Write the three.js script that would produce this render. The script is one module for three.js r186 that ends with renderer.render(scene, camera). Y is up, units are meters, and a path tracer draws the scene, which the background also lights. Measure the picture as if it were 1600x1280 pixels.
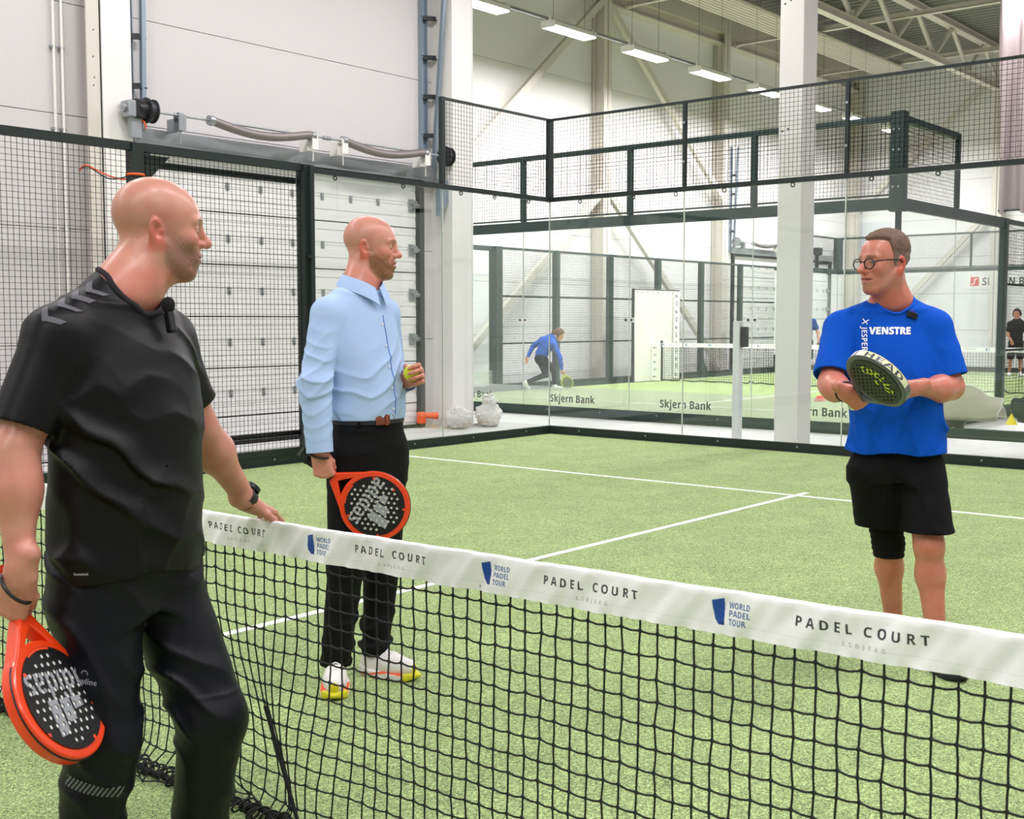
import * as THREE from 'three';
import { mergeGeometries, mergeVertices } from 'three/addons/utils/BufferGeometryUtils.js';
import { RoundedBoxGeometry } from 'three/addons/geometries/RoundedBoxGeometry.js';
import { DecalGeometry } from 'three/addons/geometries/DecalGeometry.js';
import { RectAreaLightUniformsLib } from 'three/addons/lights/RectAreaLightUniformsLib.js';

// ---------------------------------------------------------------- camera, light, exposure
const scene = new THREE.Scene();
scene.background = new THREE.Color(0x000000);
const camera = new THREE.PerspectiveCamera(37.74, 1600 / 1280, 0.05, 200);
camera.position.set(4.526, 1.454, 2.155);
camera.rotation.set(-4.252 * Math.PI / 180, 39.871 * Math.PI / 180, 0, 'YXZ');
camera.focus = 5.2;
camera.userData.fStop = 11;
scene.add(camera);
const renderer = new THREE.WebGLRenderer({ antialias: true });
renderer.toneMapping = THREE.LinearToneMapping;
renderer.toneMappingExposure = 1.4;
renderer.shadowMap.enabled = true;
RectAreaLightUniformsLib.init();
// every ceiling luminaire carries its own area light (see makeLuminaire); this is their common strength and tint
const LAMP_POWER = 62, FAR_GAIN = 2.1, LAMP_COLOR = new THREE.Color(1.0, 0.965, 1.0);
// rows of luminaires: x, height, first z, pitch, count
const LAMP_ROWS = [
  [-9.75, 7.0, -14.02, -2.64, 8],
  [-1.95, 7.0, -14.02, -2.64, 8],
  [-3.9, 7.0, 11.6, -2.64, 9],
  [4.1, 7.0, 11.6, -2.64, 9],
  [9.0, 7.0, 2.4, -5.28, 5],
];
// ---------------------------------------------------------------- helpers
let seed = 20240517;
const rnd = () => { seed = (seed * 1664525 + 1013904223) >>> 0; return seed / 4294967296; };
const rr = (a, b) => a + (b - a) * rnd();
const V3 = (x, y, z) => new THREE.Vector3(x, y, z);
const used = {};
const numbered = (n) => { if (!(n in used)) { used[n] = 0; return n; } used[n]++; return n + '_' + String(used[n]).padStart(3, '0'); };
function shadow(o) { o.castShadow = true; o.receiveShadow = true; return o; }
function thing(name, label, category, group, pos) {
  const g = new THREE.Group(); g.name = numbered(name); g.userData = { label, category };
  if (group) g.userData.group = group;
  if (pos) g.position.set(...pos);
  scene.add(g); return g;
}
function part(name, geo, mat, parent) { const m = shadow(new THREE.Mesh(Array.isArray(geo) ? merge(geo) : geo, mat)); m.name = name; parent.add(m); return m; }
function single(name, geo, mat, label, category, group, pos) {
  const m = shadow(new THREE.Mesh(Array.isArray(geo) ? merge(geo) : geo, mat)); m.name = numbered(name); m.userData = { label, category };
  if (group) m.userData.group = group;
  if (pos) m.position.set(...pos);
  scene.add(m); return m;
}
function struct(name, geo, mat, label) {
  const m = geo ? shadow(new THREE.Mesh(Array.isArray(geo) ? merge(geo) : geo, mat)) : new THREE.Group();
  m.name = numbered(name); m.userData = { kind: 'structure', label, category: name.split('_')[0] }; scene.add(m); return m;
}
function merge(list) { const l = list.map((g) => g.index ? g.toNonIndexed() : g); for (const g of l) for (const k of Object.keys(g.attributes)) if (!['position', 'normal', 'uv'].includes(k)) g.deleteAttribute(k); return mergeGeometries(l, false); }
// box given by its extents, uv in metres
function bx(x0, x1, y0, y1, z0, z1) {
  const w = x1 - x0, h = y1 - y0, d = z1 - z0;
  const g = new THREE.BoxGeometry(w, h, d), uv = g.attributes.uv;
  const s = [[d, h], [d, h], [w, d], [w, d], [w, h], [w, h]];
  for (let f = 0; f < 6; f++) for (let i = 0; i < 4; i++) uv.setXY(f * 4 + i, uv.getX(f * 4 + i) * s[f][0], uv.getY(f * 4 + i) * s[f][1]);
  g.translate((x0 + x1) / 2, (y0 + y1) / 2, (z0 + z1) / 2); return g;
}
const rbx = (w, h, d, r, x = 0, y = 0, z = 0, seg = 2) => new RoundedBoxGeometry(w, h, d, seg, r).translate(x, y, z);
// straight bar of w x h section from a to b
function bar(a, b, w, h, roll = 0) {
  const A = V3(...a), B = V3(...b), d = B.clone().sub(A), L = d.length();
  const g = new THREE.BoxGeometry(w, h, L); g.rotateZ(roll);
  const m = new THREE.Matrix4().lookAt(B, A, Math.abs(d.y) / L > 0.99 ? V3(1, 0, 0) : V3(0, 1, 0));
  g.applyMatrix4(m); const c = A.add(B).multiplyScalar(0.5); return g.translate(c.x, c.y, c.z);
}
function rod(a, b, r, seg = 8, r2 = r) {
  const A = V3(...a), B = V3(...b), d = B.clone().sub(A), L = d.length();
  const g = new THREE.CylinderGeometry(r2, r, L, seg);
  g.applyQuaternion(new THREE.Quaternion().setFromUnitVectors(V3(0, 1, 0), d.normalize()));
  const c = A.add(B).multiplyScalar(0.5); return g.translate(c.x, c.y, c.z);
}
function tube(pts, r, seg = 24, rad = 8, closed = false) { return new THREE.TubeGeometry(new THREE.CatmullRomCurve3(pts.map((p) => V3(...p)), closed), seg, r, rad, closed); }
// welded wire grid: O + u*U + v*V, cell in metres, wire radius r; square wires without caps
function wireGrid(O, U, V, lu, lv, cu, cv, r) {
  const pos = [], idx = [], nor = [], o = V3(...O), u = V3(...U), v = V3(...V), n = u.clone().cross(v);
  const wire = (a, b, dir, lift) => {
    const side = dir.clone().cross(n).multiplyScalar(r), up = n.clone().multiplyScalar(r), L = n.clone().multiplyScalar(lift);
    const k = pos.length / 3, c = [side.clone().add(up), side.clone().negate().add(up), side.clone().negate().sub(up), side.clone().sub(up)];
    for (const e of [a, b]) for (const q of c) { const p = e.clone().add(q).add(L); pos.push(p.x, p.y, p.z); nor.push(...q.clone().normalize().toArray()); }
    for (let i = 0; i < 4; i++) { const j = (i + 1) % 4; idx.push(k + i, k + j, k + 4 + j, k + i, k + 4 + j, k + 4 + i); }
  };
  const nu = Math.round(lu / cu), nv = Math.round(lv / cv);
  for (let i = 0; i <= nu; i++) { const a = o.clone().addScaledVector(u, i * lu / nu); wire(a, a.clone().addScaledVector(v, lv), v, r * 0.8); }
  for (let i = 0; i <= nv; i++) { const a = o.clone().addScaledVector(v, i * lv / nv); wire(a, a.clone().addScaledVector(u, lu), u, -r * 0.8); }
  const g = new THREE.BufferGeometry();
  g.setAttribute('position', new THREE.Float32BufferAttribute(pos, 3)); g.setAttribute('normal', new THREE.Float32BufferAttribute(nor, 3));
  g.setAttribute('uv', new THREE.Float32BufferAttribute(new Float32Array(pos.length / 3 * 2), 2)); g.setIndex(idx); return g;
}
// tiling value noise for textures
function tileNoise(N, cells, s0) {
  let s = s0; const q = () => { s = (s * 1664525 + 1013904223) >>> 0; return s / 4294967296; };
  const t = new Float32Array(cells * cells).map(q), out = new Float32Array(N * N), sm = (x) => x * x * (3 - 2 * x);
  for (let y = 0; y < N; y++) for (let x = 0; x < N; x++) {
    const fx = x / N * cells, fy = y / N * cells, ix = fx | 0, iy = fy | 0, u = sm(fx - ix), v = sm(fy - iy), jx = (ix + 1) % cells, jy = (iy + 1) % cells;
    out[y * N + x] = (t[iy * cells + ix] * (1 - u) + t[iy * cells + jx] * u) * (1 - v) + (t[jy * cells + ix] * (1 - u) + t[jy * cells + jx] * u) * v;
  }
  return out;
}
function dataTex(N, fn, srgb, M = N) {
  const d = new Uint8Array(N * M * 4);
  for (let y = 0; y < M; y++) for (let x = 0; x < N; x++) { const c = fn(x, y), k = (y * N + x) * 4; d[k] = c[0]; d[k + 1] = c[1]; d[k + 2] = c[2]; d[k + 3] = c.length > 3 ? c[3] : 255; }
  const t = new THREE.DataTexture(d, N, M); t.wrapS = t.wrapT = THREE.RepeatWrapping; t.magFilter = THREE.LinearFilter; t.minFilter = THREE.LinearMipmapLinearFilter; t.generateMipmaps = true;
  if (srgb) t.colorSpace = THREE.SRGBColorSpace; t.needsUpdate = true; return t;
}
function canvasTex(w, h, draw) {
  const c = document.createElement('canvas'); c.width = w; c.height = h; const x = c.getContext('2d'); draw(x, w, h);
  const t = new THREE.CanvasTexture(c); t.colorSpace = THREE.SRGBColorSpace; t.anisotropy = 8; return t;
}
const std = (o) => new THREE.MeshStandardMaterial(o), phy = (o) => new THREE.MeshPhysicalMaterial(o);

// ---------------------------------------------------------------- materials
const wallBump = (() => { const a = tileNoise(256, 64, 3), t = dataTex(256, (x, y) => { const v = 128 + 60 * Math.sin(x / 256 * Math.PI * 2 * 16) + 30 * (a[y * 256 + x] - 0.5); return [v, v, v]; }); t.repeat.set(1, 1); return t; })();
const M = {
  panel: std({ color: 0xcfcbcb, roughness: 0.55, bumpMap: wallBump, bumpScale: 0.0006 }),
  panelB: std({ color: 0xe9e7e6, roughness: 0.55, bumpMap: wallBump, bumpScale: 0.0006 }),
  backing: std({ color: 0x55534f, roughness: 0.9 }),
  whiteSteel: std({ color: 0xece9e4, roughness: 0.45 }),
  cream: std({ color: 0xd3cdc2, roughness: 0.5 }),
  greige: std({ color: 0xc9c2b4, roughness: 0.55 }),
  door: std({ color: 0xe9e7e5, roughness: 0.4 }),
  doorRib: std({ color: 0xe9e9e4, roughness: 0.4 }),
  dark: std({ color: 0x1d2826, roughness: 0.5, metalness: 0.1 }),
  darkRail: std({ color: 0x232c2b, roughness: 0.45, metalness: 0.2 }),
  greenFrame: std({ color: 0x2b3d3a, roughness: 0.5, metalness: 0.1 }),
  wire: std({ color: 0x171c1b, roughness: 0.6 }),
  galv: std({ color: 0xa7abae, roughness: 0.42, metalness: 0.75 }),
  galvBlue: std({ color: 0x98a4b0, roughness: 0.45, metalness: 0.6 }),
  steelDark: std({ color: 0x3b3d40, roughness: 0.5, metalness: 0.5 }),
  blackPlastic: std({ color: 0x141416, roughness: 0.45 }),
  spring: std({ color: 0x8d8684, roughness: 0.5, metalness: 0.55 }),
  orange: std({ color: 0xf2601c, roughness: 0.5 }),
  deck: std({ color: 0x7c7c76, roughness: 0.6 }),
  seal: std({ color: 0xd9ded8, roughness: 0.4 }),
  glass: phy({ color: 0xfcfefd, roughness: 0.0, transmission: 1, thickness: 0, ior: 1.5 }),
  line: std({ color: 0xf4f4f0, roughness: 0.85 }),
  concrete: (() => { const a = tileNoise(512, 8, 5), b = tileNoise(512, 64, 9), c = tileNoise(512, 256, 11); const t = dataTex(512, (x, y) => { const k = y * 512 + x, v = 214 + 14 * (a[k] - 0.5) + 10 * (b[k] - 0.5) + 8 * (c[k] - 0.5); return [v, v - 1, v - 3]; }, true); t.repeat.set(0.4, 0.4); return std({ map: t, roughness: 0.5 }); })(),
  unseen: std({ color: 0x9a9893, roughness: 0.8 }),
  lamp: std({ color: 0xffffff, emissive: 0xfdfcff, emissiveIntensity: 6, roughness: 0.4 }),
};
M.turf = (() => {
  const N = 2048, a = tileNoise(N, 1024, 21), b = tileNoise(N, 400, 22), c = tileNoise(N, 12, 23), d = tileNoise(N, 60, 24), e = tileNoise(N, 700, 25);
  const t = dataTex(N, (x, y) => {
    const k = y * N + x; let f = 0.62 * a[k] + 0.38 * b[k];
    f = 0.5 + (f - 0.5) * 1.5;
    const sand = e[k] > 0.74 ? (e[k] - 0.74) * 2.6 : 0, pat = (c[k] - 0.5) * 0.06 + (d[k] - 0.5) * 0.05;
    const g = 0.80 + 0.62 * (f - 0.5) + pat;
    const r = [152 * g, 172 * g, 112 * g]; return [r[0] + (190 - r[0]) * sand, r[1] + (205 - r[1]) * sand, r[2] + (140 - r[2]) * sand].map((v) => Math.max(0, Math.min(255, v * 1.2)));
  }, true);
  const h = dataTex(1024, (x, y) => { const k = (y * 2) * N + x * 2, v = 255 * (0.6 * a[k] + 0.4 * b[k]); return [v, v, v]; });
  t.repeat.set(0.4, 0.4); h.repeat.set(0.4, 0.4);
  return std({ map: t, bumpMap: h, bumpScale: 0.006, roughness: 0.95 });
})();
// ---------------------------------------------------------------- the hall
const XW = -7, XF = -12.6, ZS = -10.35, ZE = -36, XR = 13.5, ZB = 14, YC = 9.75;
{
  struct('floor', [bx(XF - 0.4, XR + 0.3, -0.32, -0.012, ZE - 0.3, ZB + 0.3)], M.concrete, 'pale grey painted concrete floor of the sports hall');
  // turf of the two courts with their white lines
  const turf = (nm, label, x0, x1, z0, z1) => { const t = struct(nm, bx(x0, x1, -0.012, 0, z0, z1), M.turf, label); return t; };
  const t1 = turf('floor_turf', 'green artificial turf of the near padel court', -5, 5, -10, 10);
  const t2 = turf('floor_turf', 'green artificial turf of the far padel court behind glass', -11.4, -1.4, -32.4, -12.4);
  const lines = (t, cx, cz) => {
    for (const s of [-1, 1]) {
      part('service_line', bx(cx - 4.95, cx + 4.95, 0, 0.003, cz + s * 6.95 - 0.025, cz + s * 6.95 + 0.025), M.line, t);
      part('centre_line', bx(cx - 0.025, cx + 0.025, 0, 0.0035, Math.min(cz + s * 7.15, cz), Math.max(cz + s * 7.15, cz)), M.line, t);
    }
  };
  lines(t1, 0, 0); lines(t2, -6.4, -22.4);
  // walls of sandwich panels: a backing with separate panels whose joints are recessed
  const wallZ = (nm, label, x, dir, z0, z1, seams, y1, mat, holes = []) => {   // wall in a plane x = const
    const w = struct(nm, null, null, label);
    const X = (a, b) => dir > 0 ? [x - b, x - a] : [x + a, x + b];
    const segs = holes.length ? [[z0, holes[0][0], 0], [holes[0][0], holes[0][1], holes[0][2]], [holes[0][1], z1, 0]] : [[z0, z1, 0]];
    for (const [za, zb, yb] of segs) {
      const [b0, b1] = X(0.03, 0.2); part('backing', bx(b0, b1, yb, y1, za, zb), M.backing, w);
      let y = yb;
      for (const s of [...seams.filter((q) => q > yb + 0.05), y1]) { const [p0, p1] = X(0, 0.031); part('panel', bx(p0, p1, y + 0.004, s - 0.004, za + 0.002, zb - 0.002), mat, w); y = s; }
    }
    return w;
  };
  wallZ('wall_left', 'white sandwich-panel wall around the sectional door', XW, 1, ZS, ZB, [1.2, 2.4, 3.56, 4.69, 5.82, 6.95, 8.1], YC, M.panel, [[-9.66, -5.42, 3.36]]);
  wallZ('wall_left', 'far white panel wall behind the second court', XF, 1, ZE, ZS + 0.2, [1.15, 2.3, 3.45, 4.65, 5.85, 7.05, 8.2], YC, M.panelB, [[-34.4, -28.0, 3.36]]);
  wallZ('wall_right', 'white wall on the right side of the hall', XR, -1, ZE, ZB, [2, 4, 6, 8], YC, M.unseen);
  const wallX = (nm, label, z, dir, x0, x1, seams, mat) => {
    const w = struct(nm, null, null, label), Z = (a, b) => dir > 0 ? [z - b, z - a] : [z + a, z + b];
    const [b0, b1] = Z(0.03, 0.2); part('backing', bx(x0, x1, 0, YC, b0, b1), M.backing, w);
    let y = 0; for (const s of [...seams, YC]) { const [p0, p1] = Z(0, 0.031); part('panel', bx(x0, x1, y + 0.004, s - 0.004, p0, p1), mat, w); y = s; }
    return w;
  };
  wallX('wall_back', 'white end wall far behind the second court', ZE, 1, XF, XR, [1.15, 2.3, 3.45, 4.65, 5.85, 7.05, 8.2], M.panelB);
  wallX('wall_front', 'white wall of the hall opposite the courts', ZB, -1, XW, XR, [2, 4, 6, 8], M.unseen);
  { const w = struct('wall_return', null, null, 'short white return wall beside the corner column');
    part('backing', bx(XF, XW, 0, YC, ZS + 0.03, ZS + 0.2), M.backing, w);
    let y = 0; for (const s of [1.15, 2.3, 3.45, 4.65, 5.85, 7.05, 8.2, YC]) { part('panel', bx(XF, XW + 0.0, y + 0.004, s - 0.004, ZS, ZS + 0.031), M.panelB, w); y = s; } }
  // ribbed steel deck, ribs across the hall
  const prof = []; const p = 0.3;
  const sh = new THREE.Shape(); sh.moveTo(ZE, YC + 0.3); sh.lineTo(ZE, YC);
  for (let z = ZE; z < ZB - p; z += p) { sh.lineTo(z + 0.10, YC); sh.lineTo(z + 0.14, YC + 0.09); sh.lineTo(z + 0.26, YC + 0.09); sh.lineTo(z + p, YC); }
  sh.lineTo(ZB, YC); sh.lineTo(ZB, YC + 0.3); sh.closePath();
  const g = new THREE.ExtrudeGeometry(sh, { depth: XR - XF + 0.6, bevelEnabled: false });
  g.applyMatrix4(new THREE.Matrix4().makeBasis(V3(0, 0, 1), V3(0, 1, 0), V3(1, 0, 0))); g.translate(XF - 0.3, 0, 0);
  { const ix = g.index; const a = g.attributes.position; g.computeVertexNormals(); }
  M.deck.side = THREE.DoubleSide;
  struct('ceiling', g, M.deck, 'ribbed steel roof deck above the hall');
}
// ---------------------------------------------------------------- sectional doors with their hardware
function sectionalDoor(n, x, zA, zB, label, hinges) {   // zA > zB
  const d = struct('door_' + n, null, null, label);
  for (let k = 0; k < 6; k++) {
    const y0 = k === 0 ? 0.03 : k * 0.6, y1 = k === 5 ? 3.34 : (k + 1) * 0.6;
    const ribs = [bx(x - 0.05, x - 0.005, y0 + 0.0015, y1 - 0.0015, zB + 0.02, zA - 0.02)];
    for (const f of [0.16, 0.42, 0.58, 0.84]) if (y0 + f * 0.6 < y1 - 0.03) ribs.push(bx(x - 0.006, x + 0.001, y0 + f * 0.6 - 0.055, y0 + f * 0.6 + 0.055, zB + 0.02, zA - 0.02));
    const pn = part('panel', ribs, M.door, d);
    if (k && hinges) for (let h = 0; h < hinges; h++) {
      const z = zA - 1.08 - h * 0.48; if (z < zB + 0.3) break;
      part('hinge', [bx(x, x + 0.008, y0 - 0.045, y0 - 0.01, z - 0.024, z + 0.024), bx(x, x + 0.008, y0 + 0.01, y0 + 0.045, z - 0.024, z + 0.024), rod([x + 0.01, y0, z - 0.022], [x + 0.01, y0, z + 0.022], 0.008, 8)], M.galv, pn);
    }
    if (k && hinges) part('roller_bracket', [bx(x, x + 0.02, y0 - 0.08, y0 + 0.08, zB + 0.06, zB + 0.16), bx(x, x + 0.05, y0 - 0.03, y0 + 0.03, zB - 0.02, zB + 0.1), rod([x + 0.05, y0, zB - 0.06], [x + 0.05, y0, zB + 0.06], 0.012), bx(x + 0.02, x + 0.04, y0 + 0.02, y0 + 0.06, zB + 0.02, zB + 0.14)], M.galv, pn);
  }
  part('bottom_seal', bx(x - 0.05, x + 0.02, 0, 0.035, zB, zA), M.blackPlastic, d);
  for (const z of [zA + 0.03, zB - 0.04]) part('door_track', [bx(x - 0.01, x + 0.06, 0, 3.4, z - 0.05, z - 0.03), bx(x + 0.0, x + 0.012, 0, 3.4, z - 0.05, z + 0.05), bx(x + 0.05, x + 0.075, 0, 3.4, z - 0.035, z + 0.035)], M.steelDark, d);
  part('lintel', [bx(x, x + 0.1, 3.36, 3.52, zB - 0.35, zA + 0.2), bx(x + 0.09, x + 0.12, 3.34, 3.37, zB - 0.35, zA + 0.2)], M.galv, d);
  part('lintel_seal', bx(x, x + 0.05, 3.28, 3.36, zB, zA), M.steelDark, d);
  return d;
}
function torsionShaft(x, zA, zB, label, springs, motor) {
  const t = thing('torsion_shaft', label, 'door hardware'), y = 3.66, xs = x + (motor ? 0.34 : 0.2);
  part('shaft', rod([xs, y, zA + (motor ? 0.35 : 0.05)], [xs, y, zB - 0.25], 0.013, 10), M.galv, t);
  for (const [a, b, s] of springs) {
    // tightly wound coil: a tube with ring-shaped ridges, sagging between its cones
    const L = a - b, n = Math.round(L / 0.012), pts = [], nor = [], rad = 14, pos = [], idx = [];
    for (let i = 0; i <= n * 2; i++) { const f = i / (n * 2), z = a - f * L, yy = y - s * Math.sin(Math.PI * Math.min(1, f * 1.05)), r = 0.048 + (i % 2 ? 0.0035 : 0); for (let k = 0; k < rad; k++) { const w = k / rad * 2 * Math.PI; pos.push(xs + r * Math.cos(w), yy + r * Math.sin(w), z); } }
    for (let i = 0; i < n * 2; i++) for (let k = 0; k < rad; k++) { const p = i * rad + k, q = i * rad + (k + 1) % rad; idx.push(p, q, p + rad, q, q + rad, p + rad); }
    const g = new THREE.BufferGeometry(); g.setAttribute('position', new THREE.Float32BufferAttribute(pos, 3)); g.setIndex(idx); g.computeVertexNormals();
    part('spring', g, M.spring, t);
    for (const z of [a + 0.02, b - 0.02]) part('spring_cone', [rod([xs, y, z - 0.03], [xs, y, z + 0.03], 0.056, 14), ...[0, 1, 2].map((k) => rod([xs + 0.05 * Math.cos(k * 2.1), y + 0.05 * Math.sin(k * 2.1), z - 0.01], [xs + 0.066 * Math.cos(k * 2.1), y + 0.066 * Math.sin(k * 2.1), z - 0.01], 0.008, 6))], M.galv, t);
  }
  const bracket = (z, m) => part('bearing_bracket', [bx(x + 0.1, xs + 0.04, y - 0.17, y - 0.02, z - 0.006, z + 0.006), bx(xs - 0.05, xs - 0.04, y - 0.17, y + 0.03, z - 0.05, z + 0.05), bx(xs + 0.035, xs + 0.045, y - 0.16, y + 0.01, z - 0.045, z + 0.045), rod([xs, y, z - 0.03], [xs, y, z + 0.03], 0.035, 12), rod([xs, y - 0.3, z], [xs, y - 0.16, z], 0.006, 6)], m, t);
  bracket(zA - 0.36, M.galv); for (const [a, b] of springs) bracket(b - 0.03, M.whiteSteel); bracket(springs[springs.length - 1][0] + 0.03, M.whiteSteel);
  part('coupling', [...[-1.5, -0.5, 0.5, 1.5].map((k) => rod([xs, y + 0.0, springs[0][1] - 0.25 + k * 0.03 - 0.012], [xs, y + 0.0, springs[0][1] - 0.25 + k * 0.03 + 0.012], 0.026, 8))], M.galv, t);
  for (const z of [zA + 0.02, zB - 0.2]) part('cable_drum', [rod([xs, y, z - 0.035], [xs, y, z + 0.035], 0.105, 28), rod([xs, y, z + 0.035], [xs, y, z + 0.05], 0.135, 28), rod([xs, y, z - 0.05], [xs, y, z - 0.035], 0.125, 28)], motor ? M.steelDark : M.galv, t);
  if (motor) {
    const m = part('motor', [rbx(0.17, 0.2, 0.12, 0.02, xs, y + 0.0, zA + 0.17), rod([xs, y, zA + 0.05], [xs, y, zA + 0.18], 0.095, 20)], M.blackPlastic, t);
    part('gearbox', [rbx(0.16, 0.17, 0.09, 0.012, xs, y - 0.01, zA + 0.27), rod([xs, y, zA + 0.3], [xs, y, zA + 0.345], 0.05, 14)], M.galv, t);
    part('chain_cover', bx(xs - 0.04, xs + 0.04, y - 0.3, y - 0.08, zA + 0.14, zA + 0.26), M.galv, t);
    part('motor_cable', tube([[xs, y - 0.09, zA + 0.14], [xs + 0.06, y - 0.14, zA + 0.12], [xs + 0.05, y - 0.2, zA + 0.1]], 0.008), M.orange, t);
  }
  return t;
}
sectionalDoor(1, XW, -5.42, -9.62, 'white sectional overhead door behind the left court fence', 6);
torsionShaft(XW, -5.28, -9.66, 'door shaft with two sagging grey springs above the near sectional door', [[-6.06, -7.48, 0.085], [-8.02, -9.42, 0.085]], true);
sectionalDoor(2, XF, -28.1, -34.3, 'white sectional overhead door at the far wall behind the second court', 11);
torsionShaft(XF, -28.0, -34.3, 'door shaft with grey springs above the far sectional door', [[-28.95, -30.3, 0.06], [-31.4, -32.8, 0.06]], false);
// vertical door-track ladders above the doors
function trackLadder(x, z, s, label, y1, tilt) {
  const t = thing('door_track_ladder', label, 'door track');
  part('back_channel', [bx(x + 0.0, x + 0.03, 3.4, y1, z - 0.05, z + 0.05), bx(x + 0.03, x + 0.08, 3.4, y1, z - 0.05, z - 0.042), bx(x + 0.03, x + 0.08, 3.4, y1, z + 0.042, z + 0.05)], M.galvBlue, t);
  part('track_rail', [bar([x + 0.1, 3.5, z - s * 0.14], [x + 0.1 + tilt, y1, z - s * 0.14], 0.05, 0.05)], M.galvBlue, t);
  for (let y = 3.95, k = 0; y < y1 - 0.3; y += 0.52, k++) part('rung', [bar([x + 0.06, y, z + s * 0.05], [x + 0.11, y + 0.02, z - s * 0.18], 0.018, 0.05), bar([x + 0.07, y - 0.03, z + s * 0.05], [x + 0.12, y - 0.01, z - s * 0.18], 0.05, 0.012)], M.steelDark, t);
  return t;
}
trackLadder(XW, -5.2, 1, 'dark steel door track ladder left of the near sectional door', 7.4, 0.1);
trackLadder(XW, -9.72, 1, 'blue-grey door track ladder beside the white corner column', 7.4, 0.35);
trackLadder(XF, -27.85, 1, 'grey door track ladder beside the far sectional door', 6.3, 0.1);
{
  const c = thing('gusset_plate', 'grey triangular bracket under the near door lintel', 'bracket');
  const s = new THREE.Shape(); s.moveTo(0, 0); s.lineTo(0.42, 0); s.lineTo(0, -0.5); s.closePath();
  const g = new THREE.ExtrudeGeometry(s, { depth: 0.012, bevelEnabled: false }); g.rotateY(Math.PI / 2); g.translate(XW + 0.3, 3.36, -9.76);
  part('plate', g, M.galvBlue, c); part('flange', bx(XW + 0.24, XW + 0.32, 2.86, 3.36, -9.77, -9.75), M.galvBlue, c);
}
// ---------------------------------------------------------------- columns and bracing
function hColumn(label, x, z, w, d, y1, mat, alongX) {   // H section, flanges facing x (or z)
  const t = thing('steel_column', label, 'column');
  const tf = 0.022;
  if (alongX) {
    part('flange', bx(x - w / 2, x - w / 2 + tf, 0, y1, z - d / 2, z + d / 2), mat, t); part('flange', bx(x + w / 2 - tf, x + w / 2, 0, y1, z - d / 2, z + d / 2), mat, t);
    part('web', bx(x - w / 2, x + w / 2, 0, y1, z - 0.008, z + 0.008), mat, t);
  } else {
    part('flange', bx(x - w / 2, x + w / 2, 0, y1, z - d / 2, z - d / 2 + tf), mat, t); part('flange', bx(x - w / 2, x + w / 2, 0, y1, z + d / 2 - tf, z + d / 2), mat, t);
    part('web', bx(x - 0.008, x + 0.008, 0, y1, z - d / 2, z + d / 2), mat, t);
  }
  return t;
}
{
  const t = thing('steel_column', 'white steel column standing at the end of the near door wall', 'column');
  part('flange', bx(XW + 0.0, XW + 0.38, 0, YC, ZS + 0.0, ZS + 0.024), M.whiteSteel, t); part('flange', bx(XW + 0.0, XW + 0.38, 0, YC, ZS + 0.4, ZS + 0.424), M.whiteSteel, t);
  part('web', bx(XW + 0.3, XW + 0.38, 0, YC, ZS + 0.02, ZS + 0.4), M.whiteSteel, t);
  part('base_plate', bx(XW, XW + 0.45, -0.012, 0.02, ZS - 0.03, ZS + 0.45), M.whiteSteel, t);
}
{
  const t = thing('steel_column', 'white boxed steel column left of the dark track ladder', 'column');
  part('box_section', [bx(XW, XW + 0.24, 0, YC, -5.12, -4.78)], M.whiteSteel, t);
  part('side_flange', [bx(XW, XW + 0.22, 0, YC, -4.78, -4.765), bx(XW + 0.2, XW + 0.22, 0, YC, -4.78, -4.62)], M.cream, t);
  for (const [y, z] of [[4.9, 0], [4.8, 0.01], [4.42, 0], [4.15, 0.01], [3.94, 0], [3.86, 0.01]]) part('bolt_hole', rod([XW + 0.2, y, -4.7 + z], [XW + 0.2225, y, -4.7 + z], 0.008, 8), M.blackPlastic, t);
}
for (const [z, lab] of [[-4.36, 'thin white conduit nearer the wall corner beside the boxed column'], [-4.45, 'thin white conduit right beside the boxed column']]) {
  const t = thing('conduit', lab, 'pipe', 'conduits beside the boxed column');
  part('pipe', rod([XW + 0.04, 0, z], [XW + 0.04, YC, z], 0.014, 10), M.whiteSteel, t);
  for (const y of [3.4, 4.22, 5.05, 1.6]) part('clip', bx(XW, XW + 0.05, y - 0.012, y + 0.012, z - 0.03, z + 0.03), M.galv, t);
}
{
  const t = thing('steel_column', 'tall white square pillar between the two courts', 'column');
  part('box_section', [rbx(0.30, YC, 0.34, 0.012, -1.94, YC / 2, -10.72)], M.whiteSteel, t);
  for (const [x, y] of [[-2.03, 5.05], [-1.96, 5.08], [-2.04, 3.62], [-1.97, 3.64]]) part('bolt_hole', rod([x, y, -10.56], [x, y, -10.548], 0.012, 8), M.blackPlastic, t);
}
const braceBar = (name, label, a, b) => { const t = single(name, bar(a, b, 0.12, 0.16), M.cream, label, 'brace'); return t; };
for (const [z, lab] of [[-15.9, 'far wall column hidden left of the diagonal braces'], [-21.45, 'cream far-wall column where the diagonal braces meet'], [-27.05, 'cream far-wall column beside the far door track ladder'], [-35.7, 'cream column in the far corner of the hall']]) {
  hColumn(lab, XF + 0.2, z, 0.34, 0.3, YC, M.cream, true);
}
braceBar('diagonal_brace', 'upper diagonal brace rising right to the far-wall column', [XF + 0.3, 4.35, -15.9], [XF + 0.3, 8.95, -21.3]);
braceBar('diagonal_brace', 'upper diagonal brace falling right from the far-wall column', [XF + 0.3, 8.9, -21.6], [XF + 0.3, 4.75, -27.0]);
braceBar('diagonal_brace', 'lower diagonal brace rising right behind the woman in blue', [XF + 0.3, 0.2, -15.8], [XF + 0.3, 4.5, -21.3]);
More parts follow.
